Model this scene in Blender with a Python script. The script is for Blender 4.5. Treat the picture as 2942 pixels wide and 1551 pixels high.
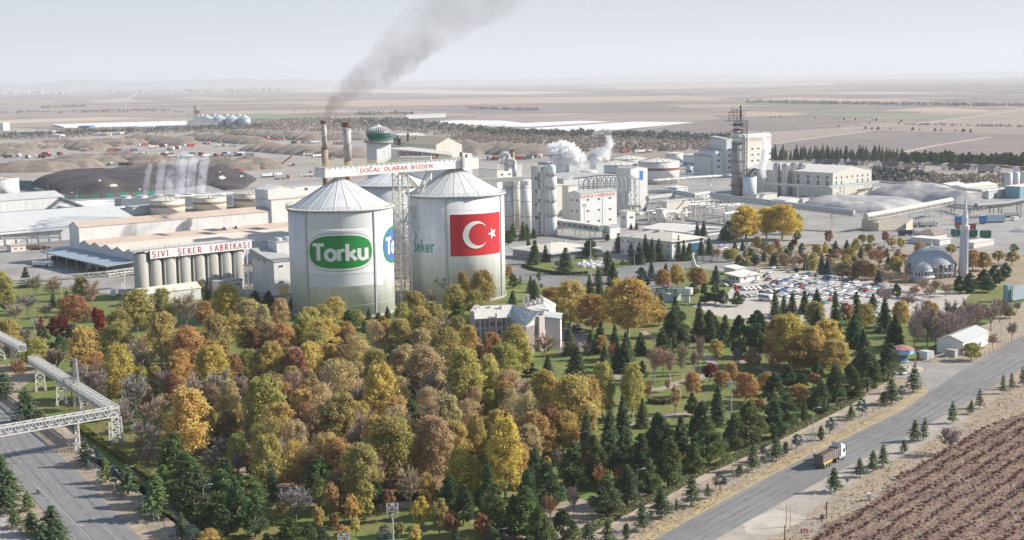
import bpy, bmesh, math, random
import numpy as np
from mathutils import Vector, Matrix
R = random.Random(7)
RN = np.random.default_rng(11)
sc = bpy.context.scene
for o in list(bpy.data.objects): bpy.data.objects.remove(o)
COL = sc.collection
D2R = math.radians

# ------------------------------------------------------------------ camera
FPX, CX, CY, CAMH = 3880.0, 1471.0, 775.5, 100.0
PITCH = math.atan((775.5 - 228.0) / FPX)
ROLL = D2R(0.85)
cam_d = bpy.data.cameras.new('camera'); cam = bpy.data.objects.new('camera', cam_d); COL.objects.link(cam)
cam_d.sensor_width = 36.0; cam_d.lens = FPX / 2942.0 * 36.0
cam_d.clip_start = 1.0; cam_d.clip_end = 90000.0
_U = Vector((0, math.sin(PITCH), math.cos(PITCH))); _F = Vector((0, math.cos(PITCH), -math.sin(PITCH))); _X = Vector((1, 0, 0))
cx_ = _X * math.cos(ROLL) - _U * math.sin(ROLL); cy_ = _X * math.sin(ROLL) + _U * math.cos(ROLL)
cam.matrix_world = Matrix(((cx_.x, cy_.x, -_F.x, 0), (cx_.y, cy_.y, -_F.y, 0), (cx_.z, cy_.z, -_F.z, CAMH), (0, 0, 0, 1)))
sc.camera = cam

# ------------------------------------------------------------------ light
SUN_EL, SUN_AZ = D2R(31.0), math.atan2(0.12, 1.0)
sdir = Vector((math.cos(SUN_EL) * math.cos(SUN_AZ), math.cos(SUN_EL) * math.sin(SUN_AZ), math.sin(SUN_EL)))
w = bpy.data.worlds.new('World'); sc.world = w; w.use_nodes = True
nt = w.node_tree; bg = nt.nodes['Background']
sky = nt.nodes.new('ShaderNodeTexSky'); sky.sky_type = 'NISHITA'; sky.sun_disc = False
sky.sun_elevation = SUN_EL; sky.sun_rotation = math.pi / 2 - SUN_AZ
sky.altitude = 1000.0; sky.air_density = 1.0; sky.dust_density = 1.0; sky.ozone_density = 1.0
# clear blue overhead, whitening into autumn haze towards the horizon all the way round
mixs = nt.nodes.new('ShaderNodeMix'); mixs.data_type = 'RGBA'; tcw = nt.nodes.new('ShaderNodeTexCoord'); spw = nt.nodes.new('ShaderNodeSeparateXYZ')
nt.links.new(tcw.outputs['Generated'], spw.inputs[0]); rpw = nt.nodes.new('ShaderNodeValToRGB'); nt.links.new(spw.outputs[2], rpw.inputs[0]); nt.links.new(rpw.outputs[0], mixs.inputs[0])
rpw.color_ramp.interpolation = 'EASE'
for i, (t_, f_) in enumerate(((0.0, .92), (.10, .80), (.38, .22), (.8, .08))):
    e_ = rpw.color_ramp.elements[i] if i < 2 else rpw.color_ramp.elements.new(t_)
    e_.position = t_; e_.color = (f_, f_, f_, 1)
nt.links.new(sky.outputs[0], mixs.inputs[6]); mixs.inputs[7].default_value = (3.22, 3.43, 3.78, 1)
nt.links.new(mixs.outputs[2], bg.inputs[0]); bg.inputs[1].default_value = 0.115
sl = bpy.data.lights.new('sun', 'SUN'); sl.energy = 5.0; sl.angle = D2R(0.5); sl.color = (1.0, 0.93, 0.82)
so = bpy.data.objects.new('sun', sl); COL.objects.link(so)
so.rotation_euler = sdir.to_track_quat('Z', 'Y').to_euler(); so.location = (0, 0, 300)
sc.view_settings.view_transform = 'Standard'; sc.view_settings.look = 'None'
sc.view_settings.exposure = 0.6; sc.view_settings.gamma = 1.0; sc.view_settings.use_curve_mapping = False
sc.render.engine = 'CYCLES'
cy = sc.cycles
cy.use_denoising = True; cy.max_bounces = 10; cy.diffuse_bounces = 3; cy.glossy_bounces = 2
cy.transmission_bounces = 3; cy.volume_bounces = 8; cy.transparent_max_bounces = 6
cy.volume_step_rate = 1.5; cy.volume_max_steps = 96
cy.caustics_reflective = False; cy.caustics_refractive = False

# ------------------------------------------------------------------ from the photograph's layout to places in the world
PN = {'W': (0, 0, 0.87557), 'A': (0, 200, 3.22), 'B': (0, 580, 3.22), 'C': (740, 300, 3.22), 'D': (740, 600, 3.22), 'E': (1400, 350, 3.22),
      'F': (2142, 250, 3.22), 'G': (1400, 600, 3.22), 'H': (2142, 600, 3.22), 'T1': (0, 900, 3.67), 'T2': (0, 1180, 3.66),
      'T3': (700, 900, 3.67), 'T4': (700, 1180, 3.66), 'T5': (1400, 900, 3.67), 'T6': (1400, 1180, 3.66), 'T7': (2100, 900, 3.06),
      'T8': (2100, 1180, 3.06), 'S1': (1440, 420, 5.03), 'S2': (1880, 280, 4.2435), 'S3': (2480, 540, 4.381), 'S4': (1320, 820, 6.174),
      'S5': (380, 660, 5.6), 'S6': (900, 330, 5.03), 'R1': (0, 440, 5.2225), 'R2': (400, 440, 5.224), 'R3': (1860, 560, 5.029),
      'R4': (2140, 740, 5.6), 'R5': (2520, 300, 5.2227), 'R6': (2500, 960, 5.828), 'R7': (2280, 1240, 9.7), 'R8': (1860, 400, 5.3667)}
def pix(p, x, y):
    a = PN[p]; return a[0] + x / a[2], a[1] + y / a[2]
def ray(x, y):
    u = x - CX; v = CY - y
    a = (u * math.cos(ROLL) + v * math.sin(ROLL)) / FPX; b = (-u * math.sin(ROLL) + v * math.cos(ROLL)) / FPX
    return (a, math.cos(PITCH) + b * math.sin(PITCH), -math.sin(PITCH) + b * math.cos(PITCH))
def G(p, x, y, z=0.0):                     # the spot at height z
    d = ray(*pix(p, x, y)); t = (z - CAMH) / d[2]
    return Vector((d[0] * t, d[1] * t, z))
def AT(p, x, y, Y):                        # the spot at distance Y
    d = ray(*pix(p, x, y)); t = Y / d[1]
    return Vector((d[0] * t, Y, CAMH + d[2] * t))
def proj(v):
    r = Vector(v) - Vector((0, 0, CAMH)); k = FPX / r.dot(_F)
    return CX + r.dot(cx_) * k, CY - r.dot(cy_) * k
GA = D2R(40.5)
E1 = Vector((math.cos(GA), math.sin(GA), 0)); E2 = Vector((-math.sin(GA), math.cos(GA), 0))   # the works are laid out on this grid
UZ = Vector((0, 0, 1))
def reach(p, d, panel, x):                 # how far from p along d until the photo's column x
    xp = pix(panel, x, 0)[0]; lo, hi = -600.0, 600.0
    f = lambda s: proj(p + d * s)[0] - xp
    s0 = f(lo) > 0
    for _ in range(50):
        m = (lo + hi) / 2
        if (f(m) > 0) == s0: lo = m
        else: hi = m
    return lo

# ------------------------------------------------------------------ materials
MATS = {}
def nodes_of(name):
    m = bpy.data.materials.new(name); m.use_nodes = True
    n = m.node_tree; b = n.nodes['Principled BSDF']
    return m, n, b
def M(name, col=(.5, .5, .5), rough=.75, var=.14, scale=.35, metal=0.0, streak=False, bump=0.0, use_obj=False, wave=None, spec=.35, col2=None, thr=None):
    """painted / mineral surface: a base colour with uneven wear, dirt runs or ribbing"""
    if name in MATS: return MATS[name]
    m, n, b = nodes_of(name); L = n.links.new
    b.inputs['Roughness'].default_value = rough; b.inputs['Metallic'].default_value = metal
    b.inputs['Specular IOR Level'].default_value = spec
    geo = n.nodes.new('ShaderNodeNewGeometry')
    mp = n.nodes.new('ShaderNodeMapping'); L(geo.outputs['Position'], mp.inputs[0])
    mp.inputs['Scale'].default_value = (scale, scale, scale * (.08 if streak else 1.0))
    nz = n.nodes.new('ShaderNodeTexNoise'); nz.inputs['Detail'].default_value = 5.0; nz.inputs['Scale'].default_value = 1.0
    nz.inputs['Roughness'].default_value = .62
    L(mp.outputs[0], nz.inputs['Vector'])
    rp = n.nodes.new('ShaderNodeMapRange'); L(nz.outputs[0], rp.inputs[0])
    rp.inputs[1].default_value = .3; rp.inputs[2].default_value = .72
    rp.inputs[3].default_value = 1 - var; rp.inputs[4].default_value = 1 + var * .6
    src = None
    if use_obj:
        oi = n.nodes.new('ShaderNodeObjectInfo'); src = oi.outputs['Color']
    elif col2:
        mx = n.nodes.new('ShaderNodeMix'); mx.data_type = 'RGBA'
        mr = n.nodes.new('ShaderNodeMapRange'); nz2 = n.nodes.new('ShaderNodeTexNoise'); nz2.inputs['Scale'].default_value = scale * .31
        nz2.inputs['Detail'].default_value = 6.0; nz2.inputs['Roughness'].default_value = .6
        L(geo.outputs['Position'], nz2.inputs['Vector']); L(nz2.outputs[0], mr.inputs[0])
        t = thr or (.45, .6); mr.inputs[1].default_value = t[0]; mr.inputs[2].default_value = t[1]
        L(mr.outputs[0], mx.inputs[0]); mx.inputs[6].default_value = (*col, 1); mx.inputs[7].default_value = (*col2, 1); src = mx.outputs[2]
    mul = n.nodes.new('ShaderNodeMix'); mul.data_type = 'RGBA'; mul.blend_type = 'MULTIPLY'; mul.inputs[0].default_value = 1.0
    if src: L(src, mul.inputs[6])
    else: mul.inputs[6].default_value = (*col, 1)
    L(rp.outputs[0], mul.inputs[7]); L(mul.outputs[2], b.inputs['Base Color'])
    if wave:
        wv = n.nodes.new('ShaderNodeTexWave'); wv.inputs['Scale'].default_value = 1.0; wv.wave_profile = 'SIN'
        m2 = n.nodes.new('ShaderNodeMapping'); m2.inputs['Rotation'].default_value = (0, 0, wave[0]); k = 1.0 / wave[1] / 3.1416 * 1.57
        m2.inputs['Scale'].default_value = (k, k, k); L(geo.outputs['Position'], m2.inputs[0]); L(m2.outputs[0], wv.inputs[0])
        bp = n.nodes.new('ShaderNodeBump'); bp.inputs['Strength'].default_value = wave[2]; bp.inputs['Distance'].default_value = .06
        L(wv.outputs['Fac'], bp.inputs['Height']); L(bp.outputs[0], b.inputs['Normal'])
    elif bump:
        bp = n.nodes.new('ShaderNodeBump'); bp.inputs['Strength'].default_value = bump; bp.inputs['Distance'].default_value = .25
        nz3 = n.nodes.new('ShaderNodeTexNoise'); nz3.inputs['Scale'].default_value = scale * 4; nz3.inputs['Detail'].default_value = 6.0
        L(geo.outputs['Position'], nz3.inputs['Vector']); L(nz3.outputs[0], bp.inputs['Height']); L(bp.outputs[0], b.inputs['Normal'])
    MATS[name] = m; return m

# ------------------------------------------------------------------ mesh building
class MB:
    def __init__(s): s.v = []; s.f = []; s.m = []
    def add(s, vs, fs, mi=0):
        k = len(s.v); s.v += [tuple(v) for v in vs]; s.f += [tuple(i + k for i in f) for f in fs]; s.m += [mi] * len(fs)
    def hexa(s, b, t, mi=0):                # bottom ring, top ring of equal length
        n = len(b); fs = [tuple(range(n - 1, -1, -1)), tuple(range(n, 2 * n))]
        fs += [(i, (i + 1) % n, n + (i + 1) % n, n + i) for i in range(n)]
        s.add(list(b) + list(t), fs, mi)
    def box(s, p, a, b, h, mi=0):           # corner p, side vectors a, b, height h
        p = Vector(p); q = [p, p + a, p + a + b, p + b]
        hv = h if isinstance(h, Vector) else UZ * h
        s.hexa(q, [v + hv for v in q], mi)
    def cbox(s, c, a, b, h, mi=0):          # centre of the base
        s.box(Vector(c) - a * .5 - b * .5, a, b, h, mi)
    def prism(s, poly, z0, z1, mi=0):
        b = [Vector((p[0], p[1], z0)) for p in poly]
        if sum((b[i].x * b[(i + 1) % len(b)].y - b[(i + 1) % len(b)].x * b[i].y) for i in range(len(b))) < 0: b.reverse()
        s.hexa(b, [Vector((p.x, p.y, z1)) for p in b], mi)
    def cyl(s, c, r0, r1, z0, z1, n=16, mi=0, caps=True, a0=0.0):
        c = Vector(c)
        b = [Vector((c.x + r0 * math.cos(a0 + 2 * math.pi * i / n), c.y + r0 * math.sin(a0 + 2 * math.pi * i / n), z0)) for i in range(n)]
        t = [Vector((c.x + r1 * math.cos(a0 + 2 * math.pi * i / n), c.y + r1 * math.sin(a0 + 2 * math.pi * i / n), z1)) for i in range(n)]
        if caps: s.hexa(b, t, mi)
        else: s.add(b + t, [(i, (i + 1) % n, n + (i + 1) % n, n + i) for i in range(n)], mi)
    def lathe(s, c, prof, n=24, mi=0, a0=0.0):    # prof: (r, z) from bottom to top
        c = Vector(c); k = len(prof); vs = []
        for r, z in prof:
            vs += [(c.x + r * math.cos(a0 + 2 * math.pi * i / n), c.y + r * math.sin(a0 + 2 * math.pi * i / n), c.z + z) for i in range(n)]
        fs = [(j * n + i, j * n + (i + 1) % n, (j + 1) * n + (i + 1) % n, (j + 1) * n + i) for j in range(k - 1) for i in range(n)]
        fs.append(tuple(range((k - 1) * n, k * n)))
        s.add(vs, fs, mi)
    def bar(s, p, q, w=.2, h=None, mi=0):   # square bar between two points
        p = Vector(p); q = Vector(q); d = q - p
        if d.length < 1e-6: return
        d.normalize(); a = d.cross(UZ)
        if a.length < 1e-3: a = d.cross(Vector((1, 0, 0)))
        a.normalize(); b = d.cross(a); h = h or w
        a *= w / 2; b *= h / 2
        s.hexa([p - a - b, p + a - b, p + a + b, p - a + b], [q - a - b, q + a - b, q + a + b, q - a + b], mi)
    def tube(s, p, q, r, r2=None, n=8, mi=0):
        p = Vector(p); q = Vector(q); d = (q - p)
        if d.length < 1e-6: return
        d.normalize(); a = d.cross(UZ)
        if a.length < 1e-3: a = d.cross(Vector((1, 0, 0)))
        a.normalize(); b = d.cross(a); r2 = r if r2 is None else r2
        cs = [(math.cos(2 * math.pi * i / n), math.sin(2 * math.pi * i / n)) for i in range(n)]
        s.hexa([p + a * r * c + b * r * t for c, t in cs][::-1], [q + a * r2 * c + b * r2 * t for c, t in cs][::-1], mi)
    def path(s, pts, r, n=7, mi=0):
        for a, b in zip(pts[:-1], pts[1:]): s.tube(a, b, r, None, n, mi)
    def strip(s, pts, w, z, mi=0):          # flat band along a line
        L, Rr = [], []
        for i, p in enumerate(pts):
            a = pts[max(i - 1, 0)]; b = pts[min(i + 1, len(pts) - 1)]
            t = Vector((b[0] - a[0], b[1] - a[1], 0)).normalized(); nrm = Vector((-t.y, t.x, 0)) * w / 2
            L.append((p[0] + nrm.x, p[1] + nrm.y, z)); Rr.append((p[0] - nrm.x, p[1] - nrm.y, z))
        k = len(pts); s.add(L + Rr, [(i, k + i, k + i + 1, i + 1) for i in range(k - 1)], mi)
    def mesh(s, name, mats, smooth=False):
        me = bpy.data.meshes.new(name); me.from_pydata(s.v, [], s.f)
        for mt in (mats if isinstance(mats, (list, tuple)) else [mats]): me.materials.append(mt)
        if any(s.m): me.polygons.foreach_set('material_index', s.m)
        if smooth: me.polygons.foreach_set('use_smooth', [True] * len(s.f))
        me.update(); return me
    def build(s, name, mats, parent=None, smooth=False, label=None, kind=None):
        return put(name, s.mesh(name, mats, smooth), parent, label, kind)
def put(name, me, parent=None, label=None, kind=None, loc=None, rot=None, scale=None, color=None):
    o = bpy.data.objects.new(name, me); COL.objects.link(o)
    if parent:
        o.parent = parent
        if loc is None and me is not None and parent.get('abs'):      # part meshes are written in world metres
            o.matrix_parent_inverse = parent_inv(parent)
    if loc is not None: o.location = loc
    if rot is not None: o.rotation_euler = rot if hasattr(rot, '__len__') else (0, 0, rot)
    if scale is not None: o.scale = scale if hasattr(scale, '__len__') else (scale,) * 3
    if color is not None: o.color = (*color, 1)
    if label: o['label'] = label
    if kind: o['kind'] = kind
    return o
def parent_inv(p):
    return (Matrix.Translation(p.location) @ p.rotation_euler.to_matrix().to_4x4() @ Matrix.Diagonal((*p.scale, 1))).inverted()
def tag(o, label, cat, group=None):
    o['label'] = label; o['category'] = cat
    if group: o['group'] = group
    return o
def thing(name, label, cat, loc=(0, 0, 0), rotz=0.0, group=None, scale=1.0, wm=True):
    o = bpy.data.objects.new(name, None); COL.objects.link(o); o.location = loc; o.rotation_euler = (0, 0, rotz)
    o.scale = (scale,) * 3; o.empty_display_size = .5
    tag(o, label, cat, group)
    if wm: o['abs'] = 1
    return o
def struct(name, mb, mats, smooth=False, kind='structure'):
    o = mb.build(name, mats, None, smooth); o['kind'] = kind; return o
def dup(root, loc, rotz=0.0, label=None, group=None, scale=None, color=None, colored=()):
    r = root.copy(); COL.objects.link(r); r.location = loc; r.rotation_euler = (0, 0, rotz)
    if scale is not None: r.scale = (scale,) * 3 if not hasattr(scale, '__len__') else scale
    if label: r['label'] = label
    if group: r['group'] = group
    for ch in list(root.children):
        c = ch.copy(); COL.objects.link(c); c.parent = r
        if color is not None and c.name.split('.')[0] in colored: c.color = (*color, 1)
        for g in ch.children:
            d = g.copy(); COL.objects.link(d); d.parent = c
    return r
# ------------------------------------------------------------------ ground
def flat(name, pts, z, mat, kind='structure'):
    me = bpy.data.meshes.new(name); vs = [(p[0], p[1], z) for p in pts]
    ar = sum(vs[i][0] * vs[(i + 1) % len(vs)][1] - vs[(i + 1) % len(vs)][0] * vs[i][1] for i in range(len(vs)))
    me.from_pydata(vs, [], [tuple(range(len(vs))) if ar > 0 else tuple(range(len(vs) - 1, -1, -1))]); me.materials.append(mat)
    return put(name, me, None, None, kind)
def PG(p, *pts): return [G(p, x, y) for x, y in pts]
m, n, b = nodes_of('plain_soil'); L = n.links.new
b.inputs['Roughness'].default_value = .95; b.inputs['Specular IOR Level'].default_value = .1
geo = n.nodes.new('ShaderNodeNewGeometry'); mp = n.nodes.new('ShaderNodeMapping'); L(geo.outputs['Position'], mp.inputs[0])
mp.inputs['Rotation'].default_value = (0, 0, .22); mp.inputs['Scale'].default_value = (1 / 620, 1 / 260, 0)
vo = n.nodes.new('ShaderNodeTexVoronoi'); vo.inputs['Scale'].default_value = 1.0; vo.distance = 'CHEBYCHEV'; L(mp.outputs[0], vo.inputs['Vector'])
sp = n.nodes.new('ShaderNodeSeparateColor'); L(vo.outputs['Color'], sp.inputs[0])
rp = n.nodes.new('ShaderNodeValToRGB'); L(sp.outputs[0], rp.inputs[0]); rp.color_ramp.interpolation = 'CONSTANT'
els = [(0, (.30, .25, .22)), (.18, (.40, .33, .27)), (.36, (.25, .22, .205)), (.5, (.46, .38, .30)), (.68, (.34, .28, .245)), (.84, (.43, .35, .26)), (.94, (.22, .24, .18))]
for i, (t, c) in enumerate(els):
    e = rp.color_ramp.elements[i] if i < 2 else rp.color_ramp.elements.new(t)
    e.position = t; e.color = (*c, 1)
nz = n.nodes.new('ShaderNodeTexNoise'); nz.inputs['Scale'].default_value = .02; nz.inputs['Detail'].default_value = 8; L(geo.outputs['Position'], nz.inputs['Vector'])
mr = n.nodes.new('ShaderNodeMapRange'); L(nz.outputs[0], mr.inputs[0]); mr.inputs[1].default_value = .3; mr.inputs[2].default_value = .7; mr.inputs[3].default_value = .62; mr.inputs[4].default_value = .92
mu = n.nodes.new('ShaderNodeMix'); mu.data_type = 'RGBA'; mu.blend_type = 'MULTIPLY'; mu.inputs[0].default_value = 1
L(rp.outputs[0], mu.inputs[6]); L(mr.outputs[0], mu.inputs[7]); L(mu.outputs[2], b.inputs['Base Color'])
MATS['plain'] = m
flat('plain_ground', [(-34000, -600), (34000, -600), (34000, 60000), (-34000, 60000)], -0.35, m)

FIELD = {'plough': M('field_plough', (.205, .172, .158), .95, .14, .012, col2=(.24, .20, .182)), 'tan': M('field_tan', (.42, .335, .25), .95, .1, .01, col2=(.37, .295, .225)),
         'pink': M('field_pink', (.32, .262, .222), .95, .12, .01, col2=(.275, .23, .195)), 'green': M('field_green', (.20, .24, .15), .95, .1, .02),
         'pale': M('field_pale', (.47, .40, .33), .95, .1, .02), 'scrub': M('field_scrub', (.31, .27, .23), .95, .2, .03, col2=(.36, .31, .26))}
ZF = [-0.30]
def field(kind, panel, *pts):
    ZF[0] += 0.002
    return flat('field', PG(panel, *pts), ZF[0], FIELD[kind])
# right-hand plain
field('pink', 'F', (0, 330), (1250, 330), (2576, 300), (2576, 700), (250, 600), (0, 420))
field('plough', 'F', (250, 525), (1170, 400), (2576, 436), (2576, 640), (260, 610))
field('plough', 'F', (0, 305), (820, 292), (1100, 320), (850, 375), (250, 410), (0, 400))
field('pink', 'F', (1480, 330), (2576, 262), (2576, 385), (1250, 345))
field('pink', 'F', (2100, 280), (2576, 225), (2576, 262), (1900, 300))
field('green', 'F', (480, 248), (1000, 238), (2120, 264), (1780, 290), (900, 268))
field('tan', 'F', (0, 225), (600, 240), (420, 262), (0, 272))
field('plough', 'F', (0, 185), (1100, 165), (1700, 182), (1250, 216), (0, 214))
field('tan', 'F', (1250, 220), (1780, 186), (2300, 208), (2100, 236))
field('plough', 'F', (1800, 188), (2560, 192), (2300, 214))
field('tan', 'F', (0, 118), (450, 92), (1850, 124), (1400, 134), (0, 142))
field('plough', 'F', (1900, 128), (2576, 100), (2576, 150), (1400, 136))
field('plough', 'F', (0, 80), (700, 62), (2576, 82), (2576, 98), (450, 90))
field('pale', 'F', (0, 52), (1400, 48), (2400, 56), (1500, 62))
field('plough', 'F', (600, 20), (2000, 10), (2576, 24), (1700, 36))
# middle
field('tan', 'E', (-600, -60), (300, -95), (1200, -100), (700, -66)); field('plough', 'E', (500, 60), (1750, 10), (2560, -60), (2700, 60), (1800, 110), (700, 100))
field('plough', 'C', (1000, 20), (1900, 30), (2500, 5), (1700, -8)); field('tan', 'C', (-600, 70), (500, 52), (900, 62), (100, 92)); field('green', 'C', (-700, 100), (60, 78), (620, 118), (1000, 140), (100, 150), (-650, 120))
field('tan', 'C', (1250, 66), (2400, 60), (2000, 78)); field('pale', 'W', (820, 222), (1500, 232), (1300, 238), (700, 230))
field('tan', 'W', (640, 256), (1700, 240), (1850, 250), (900, 268)); field('plough', 'W', (1000, 276), (1650, 262), (1830, 280), (1200, 288)); field('tan', 'W', (1450, 218), (2100, 206), (2100, 214), (1600, 226))
# left
field('tan', 'A', (-50, 345), (200, 352), (420, 372), (-50, 385)); field('pale', 'A', (-50, 470), (900, 438), (1500, 445), (600, 480), (-50, 505))
field('tan', 'A', (800, 282), (1180, 262), (1260, 280), (1500, 292), (900, 305)); field('plough', 'A', (-50, 235), (1100, 240), (1500, 232), (400, 262), (-50, 270)); field('pale', 'A', (1250, 222), (1280, 222), (1200, 268), (1180, 268))
field('tan', 'A', (1900, 250), (2450, 282), (1900, 275), (1500, 262)); field('pink', 'A', (-50, 280), (700, 330), (1800, 350), (1700, 430), (-50, 430))
field('scrub', 'A', (-60, 520), (600, 560), (1700, 540), (2576, 500), (2576, 600), (-60, 640))
field('scrub', 'C', (-500, 150), (1400, 140), (2000, 200), (2576, 250), (2576, 420), (-500, 260))
field('scrub', 'E', (-400, 130), (600, 100), (1500, 120), (2400, 200), (2200, 280), (1400, 300), (-300, 330))
field('scrub', 'F', (240, 600), (2600, 690), (2600, 900), (1100, 900), (600, 720))
for pn, pts, w_ in (('F', ((1400, 612), (1750, 540), (2270, 460)), 9), ('F', ((250, 525), (700, 462), (1170, 404)), 9), ('F', ((880, 388), (1500, 345), (2100, 275), (2576, 205)), 12), ('F', ((600, 320), (1000, 300), (1300, 290)), 8), ('C', ((1380, 165), (2000, 200), (2576, 262)), 8), ('E', ((300, 95), (1200, 110), (1700, 30)), 8), ('A', ((1170, 270), (1250, 235), (1290, 215)), 20), ('A', ((-20, 520), (600, 480), (1700, 455)), 14), ('F', ((-300, 66), (1200, 44), (2576, 70)), 30), ('F', ((-300, 24), (1300, 36), (2576, 12)), 40)):
    mb = MB(); mb.strip([G(pn, *q) for q in pts], w_, -.2); struct('field_track', mb, FIELD['pale'])
# salt-white settling ponds
m_pond = M('lime_pond', (.75, .74, .73), .8, .08, .01); m_bank = M('pond_bank', (.36, .29, .23), .95, .15, .05)
field('pink', 'C', (1380, 165), (1850, 130), (2000, 120), (3000, 90), (4200, 100), (4300, 130), (3600, 190), (2576, 262))
for pts in ([(1420, 165), (1850, 145), (2250, 148), (2480, 172), (2080, 192)], [(2080, 198), (2520, 168), (3000, 150), (3280, 158), (2520, 205)], [(2130, 244), (2600, 214), (3500, 158), (4050, 165), (3300, 235), (2720, 262), (2500, 254)]):
    flat('settling_pond', PG('C', *pts), -0.12, m_pond)
# the works' own ground
m_conc = M('yard_concrete', (.34, .325, .305), .9, .2, .06, col2=(.28, .265, .25))
m_dirt = M('yard_dirt', (.36, .325, .29), .95, .16, .03, col2=(.29, .265, .24))
m_asph = M('asphalt', (.165, .162, .16), .9, .14, .08, col2=(.20, .195, .19))
m_road = M('road_asphalt', (.20, .195, .19), .88, .12, .15, col2=(.235, .23, .22))
m_grass = M('lawn_grass', (.135, .19, .042), .95, .3, .25, bump=.5, col2=(.20, .18, .065), thr=(.42, .62))
m_litter = M('leaf_litter', (.20, .13, .07), .95, .3, .4, bump=.6, col2=(.30, .20, .11))
m_dry = M('dry_grass', (.37, .295, .21), .95, .3, .35, bump=.6, col2=(.33, .28, .225))
m_path = M('park_path_paving', (.40, .33, .28), .9, .12, .6)
m_walk = M('dirt_walk', (.44, .37, .30), .95, .2, .3, col2=(.36, .30, .24))
flat('works_yard', PG('W', (-40, 640), (60, 455), (640, 440), (1180, 420), (1900, 400), (2620, 480), (2620, 640), (1500, 700), (-40, 700)), -0.10, m_conc)
flat('beet_yard', PG('W', (-60, 470), (-60, 342), (350, 335), (560, 345), (800, 345), (1180, 352), (1400, 380), (1400, 440), (640, 470)), -0.08, m_dirt)
park = PG('W', (-60, 1060), (-60, 690), (300, 700), (720, 760), (1000, 770), (1420, 640), (1900, 690), (2300, 730), (2620, 690), (2620, 850), (2330, 900), (1500, 1360), (1380, 1480), (420, 1480))
flat('park_lawn', park, -0.05, m_grass)
flat('worker_yard', PG('W', (-40, 560), (340, 600), (720, 690), (720, 745), (280, 740), (-40, 690)), -0.03, m_conc)
flat('garden_dry_ground', PG('W', (1880, 620), (2040, 612), (2700, 660), (2720, 690), (2560, 720), (2340, 715), (2050, 690), (1900, 680)), -0.04, M('garden_soil', (.34, .265, .20), .95, .2, .2, col2=(.28, .24, .14)))
flat('entrance_road', PG('W', (1272, 640), (1300, 650), (1330, 682), (1480, 693), (1560, 672), (1700, 650), (1890, 632), (1890, 640), (1760, 665), (1680, 690), (1690, 720), (1380, 722), (1285, 700)), -0.02, m_road)
flat('car_park', PG('W', (1860, 690), (1935, 676), (2050, 680), (2230, 712), (2440, 740), (2400, 790), (2100, 800), (1900, 820), (1790, 790), (1740, 768), (1830, 740)), -0.01, M('car_park_paving', (.50, .45, .39), .9, .1, .1, col2=(.44, .40, .36)))
Vc = Vector
# ---- palette
WHITE=M('white_panel',(.65,.655,.645),.6,.13,.5,streak=True,col2=(.54,.52,.47),thr=(.56,.8));CREAM=M('cream_panel',(.63,.61,.54),.65,.1,.5,streak=True)
GREYP=M('grey_panel',(.54,.555,.565),.6,.1,.5,streak=True);SILO=M('silo_sheet',(.72,.73,.725),.6,.12,.5,streak=True,col2=(.64,.635,.61),thr=(.5,.75))
SILOROOF=M('silo_roof_sheet',(.66,.67,.665),.55,.12,.25);CONC=M('concrete',(.42,.41,.38),.9,.2,.4,streak=True)
BEIGE=M('beige_roof',(.60,.54,.46),.8,.09,.12);ROSE=M('rose_roof',(.50,.40,.33),.8,.1,.12)
WROOF=M('white_roof',(.68,.655,.60),.75,.09,.2);GROOF=M('grey_roof',(.40,.40,.40),.8,.14,.2)
STEEL=M('galvanised_steel',(.50,.51,.51),.45,.15,.8,metal=.35);DARK=M('dark_steel',(.13,.135,.14),.6,.2,.6)
PAINT=M('white_paint_steel',(.62,.61,.57),.5,.12,1.0);RUST=M('rusty_steel',(.19,.115,.075),.85,.3,.6)
YEL=M('yellow_paint',(.58,.50,.17),.6,.15,1.0);RED=M('red_lettering',(.42,.06,.06),.7,.1,1.0)
MAROON=M('maroon_band',(.25,.10,.075),.7,.15,.6);BLUEB=M('blue_band',(.12,.30,.50),.6,.1,.6)
GLASS=M('dark_window_glass',(.05,.075,.11),.12,.2,.5,spec=.6);BLUE=M('blue_paint',(.06,.20,.48),.5,.1,.6)
TEALW=M('teal_wall',(.20,.36,.42),.7,.12,.5);GREEN=M('dark_green_sheet',(.03,.16,.11),.6,.2,.5)
REDF=M('flag_red',(.55,.02,.03),.6,.05,.6);WHITEP=M('banner_white',(.80,.80,.79),.6,.04,.5);LOGOG=M('logo_green',(.015,.26,.05),.55,.07,.4)
LOGOE=M('logo_grey_edge',(.36,.40,.43),.6,.05,.5);LOGOB=M('logo_blue',(.07,.16,.42),.6,.05,.5);TEAL=M('faded_teal_print',(.12,.36,.29),.7,.2,.4)
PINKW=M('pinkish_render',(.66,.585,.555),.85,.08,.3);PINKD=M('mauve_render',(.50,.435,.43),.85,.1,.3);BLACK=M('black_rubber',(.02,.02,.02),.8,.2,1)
STONE=M('crushed_limestone',(.33,.325,.33),.95,.2,.12,bump=.9,col2=(.45,.435,.42));COAL=M('coal_heap',(.055,.048,.052),.95,.3,.06,bump=.8,col2=(.10,.082,.08))
BEET=M('beet_heap',(.205,.17,.14),.95,.25,.12,bump=.9,col2=(.26,.215,.175));LEAD=M('lead_dome',(.41,.44,.475),.6,.14,.5)
BROWN=M('tank_band_brown',(.28,.20,.16),.7,.1,.5);TANK=M('cream_tank',(.66,.60,.48),.6,.08,.4,streak=True);WTANK=M('white_tank',(.63,.62,.59),.6,.08,.4,streak=True)
GGLASS=M('green_glass',(.02,.20,.12),.12,.3,.5,spec=.7)

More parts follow.
